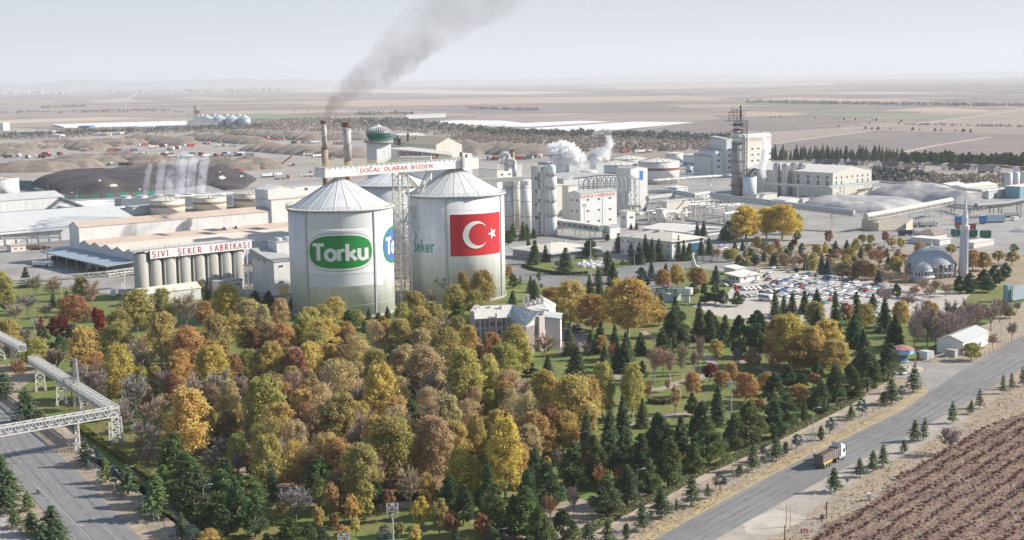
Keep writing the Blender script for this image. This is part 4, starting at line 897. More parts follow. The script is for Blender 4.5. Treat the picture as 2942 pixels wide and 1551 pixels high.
# boiler-side building at the left, behind the flag silo
p,A,B,h=hbox('S1',-60,340,None,960,175,-330);
t=house('boiler_house','low white building with swan neck duct right of the flag silo cone','building',p,A,B,h,WHITE,GROOF,'flat',.4,.3,wins=[('A',.3,h-4.5,2.4,1.6),('A',.75,h-4.5,2.6,1.6)])
q=AT('S1',180,260,975);house('duct_tower','slim pale duct tower below the swan neck pipe','building',Vc((q.x,q.y,0)),E1*8,E2*8,q.z,M('duct_tower_grey',(.5,.5,.48),.8,.1,.3),GROOF,'flat',.3)
t=thing('swan_neck_duct','big bent grey flue duct looping above the low white building','duct',AT('S1',60,300,955))
for cx0,cy0,r0 in((45,150,55),(130,245,60)):
 mb=MB();pts=[AT('S1',cx0-r0,cy0+110,955)]+[AT('S1',cx0-r0*math.cos(math.pi*i/8),cy0-r0*.9*math.sin(math.pi*i/8),955)for i in range(9)]+[AT('S1',cx0+r0,cy0+(210 if cx0>100 else 60),955)]
 mb.path(pts,1.7,12);mb.build('duct',STEEL,t,True)
q=AT('S1',165,50,985);t=thing('flue_stack','thin rust brown flue stack behind the swan neck duct','chimney',Vc((q.x,q.y,0)));mb=MB();mb.cyl(Vc((q.x,q.y,0)),1.6,1.5,0,q.z,16);mb.build('shaft',M('flue_brown',(.33,.27,.21),.85,.2,.3),t,True)
mb=MB();mb.cyl(Vc((q.x,q.y,0)),2.1,2.1,q.z-.8,q.z,16);mb.build('cap',RUST,t)
# ---- brown banded and blue based tanks
tank('white tank with maroon band and zigzag stair, largest in front','E',1395,1775,375,320,1290,WTANK,[(430,455,MAROON)],'white storage tanks')
tank('white tank partly hidden behind the tall factory tower','E',1010,1392,402,346,1310,WTANK,[(470,492,MAROON)],'white storage tanks')
tank('white tank in the second row behind steam','E',1140,1470,348,296,1500,WTANK,[],'white storage tanks',ladder=False)
tank('farthest white ribbed roof tank inside the steam','E',930,1062,318,285,1620,WTANK,[],'white storage tanks',ladder=False)
tank('white tank with blue base, farther of the pair','R8',275,556,222,196,1600,WTANK,[(322,385,BLUEB)],'white storage tanks',ribs=False)
tank('white tank with blue base, nearer of the pair','R8',550,835,246,218,1540,WTANK,[(355,420,BLUEB)],'white storage tanks',ribs=False)
tank('low wide white tank with blue base by the distillery','R8',728,905,392,366,1400,WTANK,[(482,545,BLUEB)],'white storage tanks',ribs=False)
tank('low pale tank behind the blue based pair','R8',715,965,350,318,1480,WTANK,[],'white storage tanks',ribs=False)
tank('smallest white tank with blue base','R8',592,692,424,402,1420,WTANK,[(476,512,BLUEB)],'white storage tanks')
p,A,B,h=hbox('R8',955,470,None,1370,1060,878);house('tank_pump_house','plain white block between low tanks and distillery','building',p,A,B,AT('R8',960,385,p.y).z,WHITE,GROOF,'gableA',1,.3)
# steaming evaporator column
a,b2=AT('S1',1140,360,1120),AT('S1',1385,360,1120);c=Vc(((a.x+b2.x)/2,1120,0));t=thing('evaporator_drum','round pale evaporator drum under the large steam cloud','vessel',c);r=(b2.x-a.x)/2
mb=MB();mb.lathe(c,[(r,0),(r,a.z-2),(r+.4,a.z-1.8),(r+.4,a.z-1),(r,a.z)],36);mb.build('shell',M('drum_grey',(.52,.54,.55),.6,.1,.4),t,True)
q=AT('S1',1325,330,1112);q2=AT('S1',1335,110,1112);mb=MB();mb.cyl(q,2.6,2.4,q.z,q2.z,20);mb.build('vent_stack',WHITE,t,True)
house('pan_house','large grey factory hall behind the pipe deck under the steam','factory',Vc((AT('S1',900,400,1030).x,1030,0)),E1*60,E2*50,AT('S1',900,480,1030).z,GREYP,GROOF,'flat',.5)
house('grey_backing_hall','grey hall wall right behind the white steam cloud','factory',Vc((AT('S1',980,400,1160).x,1160,0)),E1*42,E2*40,AT('S1',980,262,1160).z,M('hall_grey',(.44,.46,.48),.7,.08,.3),GROOF,'flat',.4)
house('low_hall','long low pale roofed hall between flag silo and steam','factory',Vc((AT('E',620,560,985).x,985,0))-E1*50,E1*60,E2*26,AT('E',640,590,985).z,CREAM,WROOF,'flat',.4)
# ---- alcohol factory
p,A,B,h=hbox('S2',1112,490,None,1345,1424,1060)
t=house('alcohol_factory','tall white factory with faded lettering behind the dark tower','factory',p,A,B,h,CREAM,WHITE,'gableA',3.2,.4,wins=[('A',u,AT('S2',1200,y+12,1350).z,3.6,2.0)for u in(.27,.5,.78,.95)for y in(628,700,772)])
a=A.normalized();mb=MB();mb.box(p+a*.3-E2*.12+UZ*(h-4.1),a*A.length*.98,E2*.1,3.8);mb.build('sign_panel',M('faded_sign',(.62,.56,.52),.7,.08,.6),t)
txt='L FABRİKASI';hh=2.3;sx=A.length*.62/(text_width(txt,.2)*hh);o=p+a*1.2-E2*.13+UZ*(h-3.4);mb=MB();letters(mb,txt,plane_map(o,a,-E2),hh,sx,.18,True,.2);mb.build('sign_lettering',M('faded_red',(.42,.25,.22),.8,.1,1),t)
for(x,yt,xr,xl,Y,lb,wn)in((880,512,950,845,1352,'stepped white block left of the alcohol factory, tallest step',((.5,640),(.5,712),(.5,785),(.5,858))),(746,655,890,715,1348,'stepped white block left of the alcohol factory, middle step',((.25,702),(.25,775),(.25,848))),(682,725,750,660,1350,'stepped white block left of the alcohol factory, lowest step',())):
 p2=AT('S2',x,yt,Y);house('stepped_block',lb,'building',Vc((p2.x,Y,0)),E1*abs(reach(Vc((p2.x,Y,0)),E1,'S2',xr)),E2*22,p2.z,M('pale_bluish_panel',(.54,.57,.58),.6,.08,.4),GROOF,'shedA',3,.2,'stepped factory blocks',wins=[('A',u,AT('S2',x,y+12,Y).z,4.2,2.4)for u,y in wn])
# dark absorber tower with its crown of platforms
AY=G('S2',1010,1262).y;c0=AT('S2',1012,800,AY);c=Vc((c0.x,AY,0));zt=lambda y:AT('S2',1012,y,AY).z;r=(AT('S2',1085,800,AY).x-AT('S2',945,800,AY).x)/2
t=thing('absorber_tower','tall dark grey cylindrical kiln tower with lattice crown','tower',c)
mb=MB();mb.cyl(c,r*1.02,r,0,zt(560),32);mb.build('shell',M('kiln_grey',(.30,.295,.29),.8,.2,.35,streak=True),t,True)
mb=MB();mb.cyl(c,r*.93,r*.9,zt(560),zt(405),32);mb.build('upper_shell',SILO,t,True)
for y0,y1 in((405,378),(345,316)):mb=MB();mb.cyl(c,r*.82,r*.82,zt(y0),zt(y1),28);mb.build('red_band',M('red_oxide',(.24,.07,.05),.8,.15,.6),t)
mb=MB();mb.cyl(c,r*.76,r*.76,zt(378),zt(345),28);mb.cyl(c,r*.6,r*.6,zt(316),zt(285),24);mb.build('neck',SILO,t)
for y,k in((335,1.4),(415,1.35),(484,1.25),(552,1.2),(630,1.15),(775,1.15),(915,1.2),(1070,1.35),(1192,1.25)):
 mb=MB();mb.cyl(c,r*k,r*k,zt(y)-.2,zt(y),24);n=14
 for i in range(n):
  a0,a1=2*math.pi*i/n,2*math.pi*(i+1)/n;v=Vc((math.cos(a0),math.sin(a0),0))*r*k;v1=Vc((math.cos(a1),math.sin(a1),0))*r*k
  mb.bar(c+v+UZ*zt(y),c+v+UZ*(zt(y)+1.2),.1);mb.bar(c+v+UZ*(zt(y)+1.2),c+v1+UZ*(zt(y)+1.2),.1)
 mb.build('platform',DARK,t)
lb=Vc((AT('S2',1095,800,AY).x,AY-1,0));mb=MB();lattice(mb,lb,lb+UZ*zt(300),1.9,1.9,Vc((1,0,0)),Vc((0,1,0)),1,18,.3);mb.build('lift_lattice',DARK,t)
mb=MB();mb.cbox(Vc((AT('S2',1000,285,AY).x,AY,zt(288))),Vc((2*r*2.0,0,0)),Vc((0,7,0)),.5);mb.cbox(Vc((AT('S2',1030,160,AY).x,AY,zt(163))),Vc((2*r*1.3,0,0)),Vc((0,6,0)),.4);mb.build('crown_deck',M('blue_steel',(.12,.20,.32),.6,.15,.8),t)
mb=MB()
for x0,x1 in((905,915),(960,965),(1010,1005),(1055,1040),(1075,1060)):
 for dy in(-2.6,2.6):mb.bar(AT('S2',x0,285,AY+dy),AT('S2',x1,165,AY+dy),.35)
for y in(215,250,180):mb.bar(AT('S2',905,y,AY-2.6),AT('S2',1065,y,AY-2.6),.2);mb.bar(AT('S2',905,y,AY+2.6),AT('S2',1065,y,AY+2.6),.2)
for x0,x1 in((905,960),(1010,960),(1010,1060)):mb.bar(AT('S2',x0,285,AY-2.6),AT('S2',x1,165,AY-2.6),.2)
mb.bar(AT('S2',895,180,AY),AT('S2',1060,178,AY),.4);mb.build('crown_lattice',RUST,t)
mb=MB();mb.tube(AT('S2',1052,285,AY),AT('S2',1052,95,AY),.7,None,10);mb.build('vent_pipe',RUST,t)
mb=MB();q=AT('S2',950,165,AY);mb.bar(q,q+UZ*3,.8);mb.bar(AT('S2',985,160,AY),AT('S2',1010,140,AY),.9);mb.build('winch',YEL,t)
q=AT('S2',1165,955,AY-8);rr=(AT('S2',1246,955,AY-8).x-AT('S2',1085,955,AY-8).x)/2;c=Vc((q.x,AY-8,0));t=thing('lime_silo','pale blue white cylinder silo at the foot of the dark tower','silo',c)
mb=MB();mb.cyl(c,rr,rr,0,q.z,36);mb.build('shell',M('bluish_white',(.60,.67,.70),.55,.08,.4,streak=True),t,True);mb=MB();mb.cyl(c,rr+.3,rr+.3,q.z-.1,q.z+.25,36)
for i in range(16):v=c+Vc((math.cos(i*.39),math.sin(i*.39),0))*rr;mb.bar(v+UZ*q.z,v+UZ*(q.z+1.5),.12)
mb.build('roof_rail',DARK,t);mb=MB();mb.bar(AT('S2',1140,950,AY-8),AT('S2',1215,865,AY-8),1.6);mb.bar(AT('S2',1215,868,AY-8),AT('S2',1262,880,AY-8),1.2);mb.bar(AT('S2',1130,1000,AY-10),AT('S2',1130,955,AY-10),2.0);mb.build('elevator',DARK,t)
# four tall stainless silos
SY=1138
for k,(x,lb)in enumerate(((1490,'leftmost'),(1597,'second from left'),(1697,'third from left'),(1795,'rightmost'))):
 q=AT('S2',x,800 if k!=1 else 805,SY+(0,-5,0,2)[k]);r=45/4.2435/3880*SY;c=Vc((q.x,q.y,0));t=thing('steel_silo',lb+' of four tall stainless steel silos with domed tops','silo',c,0,'stainless steel silos');mb=MB()
 mb.lathe(c,[(r,0),(r,q.z-2.2),(r*.92,q.z-.9),(r*.6,q.z),(r*.1,q.z+.4)],32);mb.build('shell',M('stainless_steel',(.52,.50,.48),.35,.12,.5,metal=.55,streak=True),t,True)
 mb=MB()
 for z in np.arange(4,q.z-3,4.5):mb.cyl(c,r+.08,r+.08,z,z+.25,32,caps=False)
 mb.build('hoop',STEEL,t)['kind']='stuff'
 mb=MB();mb.bar(c+Vc((r*.75,-r*.75,1)),c+Vc((r*.75,-r*.75,q.z)),.5,.2);mb.build('ladder',DARK,t)
mb=MB();mb.bar(AT('S2',1450,778,SY),AT('S2',1835,772,SY),3.0,.3)
for x in range(1460,1840,30):q=AT('S2',x,776,SY-1.4);mb.bar(q,q+UZ*1.3,.12)
tag(mb.build('silo_catwalk',STEEL),'catwalk across the tops of the four stainless silos','catwalk')
# production hall with two window rows
HY=G('F',808,1035).y+10;p,A,B,h=hbox('F',808,797,None,HY,1167,0)
zu=lambda x,y:AT('F',x,y,HY+(x-808)*.13).z
pass
t=house('production_hall','long white hall with square windows in two rows behind the stainless silos','factory hall',p,A,E2*max(60,B.length),h,CREAM,WROOF,'gableB',4.5,.4,
      wins=[('A',u,AT('F',840,850,HY+6).z,1.9,2.3)for u in(.09,.22,.36,.5,.63,.76,.9)]+[('A',u,AT('F',840,912,HY+6).z,1.9,4.2)for u in(.09,.22,.63,.76,.9)]+
           [('B',u,AT('F',770,850,HY+6).z,2.6,2.6)for u in(.06,.16,.27,.38,.5,.62,.75,.88)]+[('B',u,AT('F',770,912,HY+6).z,2.6,4.4)for u in(.06,.16,.27,.38,.5,.62,.75,.88)])
for i in range(5):
 mb=MB();q=p+A.normalized()*(8+i*.0)-E2*(.3+i*.9);mb.box(q+UZ*(7.5-i*1.5),A.normalized()*2.4,E2*.9,.25);mb.build('fire_stair',STEEL,t)if i in(0,2,4)else None
for(x,yt,by,xr,xl,lb,rk,rm,wl)in((365,1048,1100,518,248,'low open fronted shed beside the limestone heaps','gableB',WROOF,WHITE),(530,1035,1085,652,500,'white low shed joined to the open fronted shed','flat',WROOF,WHITE),(100,1000,1075,292,20,'pale grey roofed workshop at the foot of the lime silo','flat',GROOF,CREAM),(1040,950,1010,1250,1030,'low flat roofed block behind the limestone heaps','flat',WROOF,CREAM)):
 p,A,B,h=hbox('F',x,yt,by,None,xr,xl);t=house('works_shed',lb,'shed',p,A,B,max(h,3),wl,rm,rk,1.6 if rk!='flat' else.3,.3)
p=G('R8',450,840);house('teal_hut','small hut with one teal and one white wall below the maroon banded tank','hut',p,E1*abs(reach(p,E1,'R8',620)),E2*abs(reach(p,E2,'R8',270)),AT('R8',450,750,p.y).z,WHITE,WROOF,'hip',1.4,.5,wins=[('A',.78,.3,1.4,3.0),('B',.4,2.0,2.4,1.0)])
q=bpy.data.objects['teal_hut'];mb=MB();b_=E2*abs(reach(p,E2,'R8',270));mb.box(p-E1*.06,E1*.05,b_,AT('R8',450,755,p.y).z-.1);mb.build('teal_wall',TEALW,q)
# stack with steam
q=G('R8',1795,850);t=thing('steam_stack','thin white pipe stack blowing a tall steam column','stack',q);mb=MB();mb.tube(q,Vc((q.x,q.y,AT('R8',1795,690,q.y).z)),.9,.8,12);mb.build('shaft',WHITE,t);STK=AT('R8',1795,690,q.y)
# ---- pipe racks and conveyors
def gantry(label,pts,wd=3.0,hgt=2.2,mat=PAINT,cover=None,legs=6,pipes=2,legmat=None,cat='conveyor',name='conveyor',truss=True,bay=4.0,lw=.4):
 t=thing(name,label,cat,Vc((pts[0].x,pts[0].y,0)))
 for a,b2 in zip(pts[:-1],pts[1:]):
  d=(b2-a);L_=d.length;d.normalize();s=d.cross(UZ).normalized();n=max(2,int(L_/bay))
  mb=MB()
  if truss:
   for sg in(-1,1):
    for z in(0,hgt):mb.bar(a+s*wd/2*sg+UZ*z,b2+s*wd/2*sg+UZ*z,.28)
   mb.build('chord',mat,t);mb=MB()
   for i in range(n+1):
    q=a+d*L_*i/n
    for sg in(-1,1):
     mb.bar(q+s*wd/2*sg,q+s*wd/2*sg+UZ*hgt,.16)
     if i<n:q2=a+d*L_*(i+1)/n;mb.bar(q+s*wd/2*sg+(UZ*hgt if i%2 else UZ*0),q2+s*wd/2*sg+(UZ*0 if i%2 else UZ*hgt),.16)
    mb.bar(q-s*wd/2+UZ*hgt,q+s*wd/2+UZ*hgt,.18)
   mb.build('lacing',mat,t)['kind']='stuff'
  for k in range(pipes):
   mb=MB();o=s*(wd*(-.3+.6*k/max(1,pipes-1)))+UZ*(.5+(.5 if k%2 else 0));mb.tube(a+o,b2+o,.38 if k%2 else.5,None,8);mb.build('pipe',mat if k%2 else STEEL,t)
  if cover:mb=MB();mb.tube(a+UZ*hgt,b2+UZ*hgt,wd*.52,None,10);mb.build('cover',cover,t)
  nl=max(1,int(L_/(legs*4.0)))
  for i in range(nl):
   q=a+d*L_*(i+.5)/nl
   if q.z>2.5:
    mb=MB();g0=Vc((q.x,q.y,0));k=min(1.3,.5+q.z*.06)
    for sg in(-1,1):mb.bar(g0+s*wd/2*k*sg,q+s*wd/2*sg,lw)
    m_=int(max(1,q.z/3.5))
    for j in range(m_):
     f0,f1=j/m_,(j+1)/m_;l0,r0=g0+(q-g0)*f0-s*wd/2,g0+(q-g0)*f0+s*wd/2;l1,r1=g0+(q-g0)*f1-s*wd/2,g0+(q-g0)*f1+s*wd/2
     mb.bar(l0 if j%2 else r0,r1 if j%2 else l1,lw*.5);mb.bar(l1,r1,lw*.5)
    mb.build('leg',legmat or mat,t)
 return t
COVG=M('conveyor_cover',(.42,.43,.42),.6,.15,.4)
gantry('covered conveyor dropping leftwards behind the yellow trees',[AT('R8',985,900,960),AT('R8',1060,930,955),AT('R8',1900,1030,905),AT('F',1005,1195,868)],3.6,2.4,GREYP,COVG,6,1,STEEL)
gantry('inclined covered conveyor rising right towards the limestone heaps',[AT('F',1110,1228,862),AT('F',1300,1195,880),AT('F',1905,1075,955)],3.6,2.4,PAINT,M('conveyor_cover_pale',(.56,.54,.48),.7,.12,.4),6,1)
gantry('dark lattice conveyor right of the minaret',[AT('F',1850,1108,990),AT('F',2130,1140,940),AT('F',2576,1060,960),AT('F',2700,1035,965)],3.4,2.6,DARK,None,6,1,DARK)
gantry('dark covered conveyor sloping up to the right edge',[AT('F',2130,1130,925),AT('F',2420,1105,945),AT('F',2640,1060,960)],3.4,2.4,DARK,M('cover_dark',(.27,.28,.29),.6,.15,.4),6,0,DARK)
gantry('pipe bridge along the front of the white hall',[AT('F',200,905,1075),AT('F',775,935,1060),AT('F',1235,882,1130)],3.4,1.6,STEEL,None,8,3,cat='pipe bridge',name='pipe_bridge')
gantry('pipe bridge behind the limestone heaps down to the blue shed',[AT('F',1235,882,1130),AT('F',2180,968,1075),AT('F',2620,925,1110)],3.4,1.6,STEEL,None,9,3,cat='pipe bridge',name='pipe_bridge')
gantry('long pipe bridge in front of the maroon banded tank',[AT('R8',-60,655,1080),AT('R8',640,600,1110),AT('R8',1300,560,1150)],3.0,1.4,STEEL,None,8,3,cat='pipe bridge',name='pipe_bridge')
gantry('lower pipe bridge below the dark tower',[AT('R8',-60,830,1010),AT('R8',370,835,1005),AT('R8',700,895,985),AT('R8',950,860,1010)],3.2,1.6,GREYP,COVG,6,2,cat='pipe bridge',name='pipe_bridge')
gantry('tangle of pipes right of the tall white tower',[AT('R8',0,950,985),AT('R8',400,900,1000)],4.0,1.6,PAINT,COVG,6,3,cat='pipe bridge',name='pipe_bridge')
gantry('pipe rack at the foot of the tall white tower',[AT('S1',1980,985,945),AT('S1',2250,975,960)],3.0,1.5,PAINT,None,4,3,cat='pipe bridge',name='pipe_bridge')
gantry('dark sloping coal conveyor left of the clarifier',[AT('R1',540,580,1190),AT('R1',1250,860,1060)],3.2,2.4,M('conveyor_dark_grey',(.22,.22,.22),.7,.2,.4),M('cover_mid',(.30,.30,.29),.7,.15,.4),8,0,STEEL)
gantry('low dark pipe bridge in front of the clarifier',[AT('R1',1250,868,1050),AT('R1',1880,850,1055)],2.6,1.4,DARK,None,8,1)
gantry('white pipe bridge along the far side of the loading yard',[AT('R1',20,1290,850),AT('R1',920,1270,862)],2.0,1.0,PAINT,None,5,1,cat='pipe bridge',name='pipe_bridge')
gantry('white lattice pipe bridge entering the silo row from the left',[AT('B',120,765,640),AT('B',990,690,656),AT('B',1275,650,668)],3.0,2.4,PAINT,None,9,2,cat='pipe bridge',name='pipe_bridge')
# scattered process pipework: arches and vessels in the yard right of the tower
rr_=random.Random(3);t=thing('process_pipework','maze of white process pipes in the yard below the dark tower','pipework',AT('R8',300,950,980))
for i in range(46):
 x,y=rr_.uniform(0,1250),rr_.uniform(880,1180);Y=990-(y-880)*.22;q=AT('R8',x,y,Y);q.z=max(q.z,.6);L_=rr_.uniform(6,22);d=E1 if rr_.random()<.7 else-E2;mb=MB();z=q.z
 pts=[Vc((q.x,q.y,0)),q,q+d*L_,Vc((q.x+d.x*L_,q.y+d.y*L_,0))];mb.path(pts,rr_.uniform(.2,.55),6);mb.build('pipe',[PAINT,STEEL,GREYP,PAINT][i%4],t)
p,A,B,h=hbox('R8',298,965,None,950,640,210);house('juice_tank','square white rust streaked tank with zigzag stair','tank',p,A*.95,B,h,M('rusty_white',(.62,.58,.53),.7,.15,.5,streak=True,col2=(.50,.36,.27),thr=(.58,.72)),GREYP,'flat',.3)
q=bpy.data.objects['juice_tank'];mb=MB();a=A.normalized();mb.bar(p+a*1-E2*.5+UZ*.5,p+A*.35-E2*.5+UZ*h*.45,.9,.3);mb.bar(p+A*.35-E2*.5+UZ*h*.45,p+A*.8-E2*.5+UZ*h,.9,.3);mb.build('stair',M('stair_brown',(.33,.24,.2),.8,.2,1),q)
tank('small white upright tank in front of the square rusty tank','S1',2230,2385,915,900,925,WTANK,[],'white storage tanks',ribs=False)
# blue sheds at the far right
for(x,yt,by,xr,xl,mt,lb)in((2540,925,1030,2720,2400,TEALW,'teal blue shed at the right edge'),(2250,965,1035,2400,2190,GREYP,'grey shed with blue doors left of the teal shed')):
 p,A,B,h=hbox('F',x,yt,by,None,xr,xl);house('blue_shed' if mt is TEALW else 'grey_shed',lb,'shed',p,A,B,h,mt,WROOF,'flat',.4,.3,wins=[('A',.4,.2,3.4,4.0)])
for k,(x0,y0,x1)in enumerate(((1910,918,2050),(2040,935,2330))):
 p=G('F',x0,y0+50);house('white_roof_shed',['smaller white roofed shed behind the far pipe bridge','larger white roofed shed behind the far pipe bridge'][k],'shed',p,E1*abs(reach(p,E1,'F',x1)),E2*18,AT('F',x0,y0,p.y).z,CREAM,WROOF,'gableA',2,.3)
p=AT('R5',2125,1010,1200);t=thing('edge_silo_block','grey ribbed silo block at the right edge below the lorries','silo',Vc((p.x,p.y,0)))
for i in range(4):
 mb=MB();c=Vc((p.x-9+i*8,p.y+i*4,0));mb.lathe(c,[(3.6,0),(3.6,p.z-1),(.8,p.z)],20);mb.build('shell',GREYP,t,True)
# limestone heaps
HPL=[([(520,1085),(640,1045),(1000,1065),(1380,1060),(1700,1100),(1320,1175),(900,1160),(560,1125)],7,'flat topped bluish limestone heap in front'),([(1090,1010),(1300,965),(1660,965),(1980,990),(2300,1095),(1900,1105),(1650,1060),(1300,1050)],12,'high pale limestone heap curving round the back'),
       ([(640,1035),(1100,1015),(1180,1060),(800,1075)],3,'low pale gravel spread left of the heaps'),([(1140,1060),(1210,1030),(1290,1050),(1230,1068)],7,'small bright limestone cone between the heaps'),([(1470,1040),(1520,1020),(1640,1030),(1560,1050)],5,'small twin gravel cone behind the front heap'),([(2430,1340),(2560,1300),(2700,1320),(2640,1350)],3,'small gravel heap near the right edge by the tracks')]
for pts,hm,lb in HPL:heap('limestone_heap',lb,'heap',[G('F',*q)for q in pts],hm,.6,STONE,.2,2.5,'limestone heaps')
# ---- glazed lookout tower, boiler chimneys, gabled hall behind the gallery
LY=770;cx_l=AT('S6',945,400,LY);c=Vc((cx_l.x,LY,0));zs=lambda y:AT('S6',945,y,LY).z;sc_=LY/3880/5.03
t=thing('lookout_tower','white tower crowned by a green glazed lookout with ribbed cap','tower',c)
hw_=175*sc_/1.25;mb=MB();q=c-E1*hw_*.9-E2*hw_*.9;mb.box(q,E1*hw_*1.8,E2*hw_*1.8,zs(405));mb.build('shaft',WHITE,t)
mb=MB();mb.lathe(c,[(hw_*1.1,zs(410)),(210*sc_,zs(395)),(210*sc_,zs(375))],32);mb.build('balcony',CONC,t)
ring_rail(c,205*sc_,zs(375),40,STEEL,t)
mb=MB();mb.lathe(c,[(120*sc_,zs(390)),(168*sc_,zs(300)),(172*sc_,zs(262))],32);mb.build('glazing',GGLASS,t)
for i in range(32):
 a0=2*math.pi*i/32;v=Vc((math.cos(a0),math.sin(a0),0))
 if i==0:m2=MB();m2.bar((121*sc_,0,zs(388)),(169*sc_,0,zs(300)),.18);m2.bar((169*sc_,0,zs(300)),(174*sc_,0,zs(262)),.18);mm_=m2.mesh('mullion',GREEN)
 put('mullion',mm_,t,loc=(0,0,0),rot=a0)
for z in(300,340):mb=MB();mb.cyl(c,(169 if z==300 else 147)*sc_+.1,(169 if z==300 else 147)*sc_+.1,zs(z),zs(z)+.3,32,caps=False);mb.build('glazing_ring',GREEN,t)
mb=MB();mb.lathe(c,[(183*sc_,zs(262)),(170*sc_,zs(225)),(120*sc_,zs(190)),(50*sc_,zs(172)),(2*sc_,zs(138))],32);mb.build('cap',M('cap_dark',(.16,.17,.20),.5,.15,.5),t)
for i in range(32):
 if i==0:
  m2=MB();pr_=[(184,262),(172,224),(122,189),(51,171),(3,137)]
  for(r0,y0),(r1,y1)in zip(pr_[:-1],pr_[1:]):m2.bar((r0*sc_,0,zs(y0)+.1),(r1*sc_,0,zs(y1)+.1),.35)
  mm_=m2.mesh('cap_rib',WHITE)
 put('cap_rib',mm_,t,loc=(0,0,0),rot=2*math.pi*i/32)
# gabled hall
fA=AT('S6',915,548,792);fd=-E2;gl=abs(reach(fA,fd,'S6',2040));gz0=fA.z;fA.z=0
def onw(x,y):u=abs(reach(fA,fd,'S6',x));return u,AT('S6',x,y,(fA+fd*u).y).z
ua,za_=onw(1130,490);ub,zb_=onw(2040,588)
t=thing('gabled_hall','white gabled hall with maroon lettering peeping over the slogan gallery','factory',fA);mb=MB()
q=[fA,fA+fd*ub,fA+fd*ub+UZ*zb_,fA+fd*ua+UZ*za_,fA+UZ*gz0];mb.hexa(q,[v+E1*14 for v in q]);mb.build('wall',M('hall_white',(.58,.60,.62),.6,.08,.4),t)
mb=MB()
for u,v in((q[4],q[3]),(q[3],q[2])):mb.hexa([u-E1*.5+UZ*.02,v-E1*.5+UZ*.02,v+E1*14+UZ*.02,u+E1*14+UZ*.02],[u-E1*.5+UZ*.5,v-E1*.5+UZ*.5,v+E1*14+UZ*.5,u+E1*14+UZ*.5])
mb.build('roof',WROOF,t);mb=MB()
for u,v in((q[4],q[3]),(q[3],q[2])):
 n=22
 for i in range(n+1):k=u+(v-u)*i/n+UZ*.5;mb.bar(k,k+UZ*1.3,.12)
 mb.bar(u+UZ*1.8,v+UZ*1.8,.1);mb.bar(u+UZ*1.2,v+UZ*1.2,.08)
mb.build('railing',YEL,t)
ut,zt_=onw(1255,600);u2,z2_=onw(1660,610);txt='TÜRKİYENİN ÜRETİM';hh=2.9;o=fA+fd*ut-E1*.1+UZ*zt_
mb=MB();letters(mb,txt,plane_map(o,fd,-E1),hh,(u2-ut)*1.45/(text_width(txt,.2)*hh),.2,True,.2);mb.build('wall_lettering',M('maroon_lettering',(.25,.06,.09),.7,.1,1),t)
for k,(x,y0,ysp,r0,r1,lb,topm)in enumerate(((152,92,485,42,47,'thinner rust stained chimney trailing dark smoke',RUST),(482,112,660,62,55,'thicker white chimney with rusty collar',RUST))):
 Y=800+20*k;s_=Y/3880/5.03;q=AT('S6',x,y0,Y);qm=AT('S6',x,ysp,Y);c=Vc((q.x,Y,0));t=thing('boiler_chimney',lb,'chimney',c,0,'boiler chimneys')
 CH=M('chimney_white_rust',(.52,.49,.45),.7,.2,.3,streak=True,col2=(.26,.17,.11),thr=(.54,.7))
 mb=MB();mb.cyl(c,r1*s_,r1*s_,0,qm.z,24);mb.build('lower_shaft',M('chimney_rusty',(.40,.33,.26),.8,.25,.3,streak=True,col2=(.25,.15,.09),thr=(.38,.6)),t,True)
 mb=MB();mb.cyl(c,(r0-4)*s_,(r0-6)*s_,qm.z,q.z,24);mb.build('shaft',CH,t,True)
 mb=MB();mb.cyl(c,r0*s_*1.18,r0*s_*1.2,q.z-(2.6 if k else 1.4),q.z+.4,24);mb.build('collar',RUST,t)
 mb=MB();n=60;pr_=None
 for i in range(n+1):
  a0=-1.2+i*.26;z=qm.z+(q.z-qm.z)*i/n;v=c+Vc((math.cos(a0),math.sin(a0),0))*((r0-3)*s_)+UZ*z
  if pr_ is not None:mb.bar(pr_,v,.3,.3)
  pr_=v
 mb.build('strake',DARK,t)
 if k==0:mb=MB();mb.cyl(c,r1*s_*1.1,r1*s_*1.1,qm.z-.4,qm.z+.3,24);mb.build('joint_ring',RUST,t);CHT=q
 else:CHT2=q
# hall with beige roof and far shed
p,A,B,h=hbox('S6',1775,440,None,905,1828,1100)
house('beige_roofed_hall','beige roofed hall with rooftop vents behind the glazed tower','factory hall',p,E1*22,E2*min(B.length,90),AT('S6',1775,440,905).z,CREAM,M('tan_roof',(.50,.42,.31),.85,.12,.15),'gableB',5,.4)
for k,(x,y,hh)in enumerate(((1222,395,5),(1372,385,7),(1250,395,2.5),(1180,385,2),(1485,372,2),(1550,385,3))):
 q=AT('S6',x,y,935);t=thing('roof_vent',['left dark vent stack on the beige roof','taller dark vent stack on the beige roof','small vent beside the left dark stack','small vent nearest the glazed tower','small vent on the ridge right of the tall stack','bent vent at the right on the beige roof'][k],'vent',q-UZ*2,0,'vents on the beige roof');mb=MB();mb.cyl(q,.9 if hh>4 else.6,.9 if hh>4 else.6,q.z-2,q.z+hh*.7,10);mb.cyl(q,1.1,.8,q.z+hh*.7,q.z+hh*.7+.8,10);mb.build('stack',DARK,t)
p=G('S6',1275,360);house('far_storage_shed','long pale metal shed behind the beige roofed hall','shed',p,E1*abs(reach(p,E1,'S6',1618)),E2*40,AT('S6',1275,305,p.y).z,WHITE,M('shed_roof_grey',(.55,.57,.58),.6,.08,.2),'gableA',3,.4)
p=AT('S6',1500,730,720);house('dark_lift_block','grey lift block behind the trestle right of the third silo','building',Vc((p.x-8,705,0)),Vc((16,0,0)),Vc((0,12,0)),AT('S6',1500,620,705).z,GREYP,GROOF,'flat',.3)
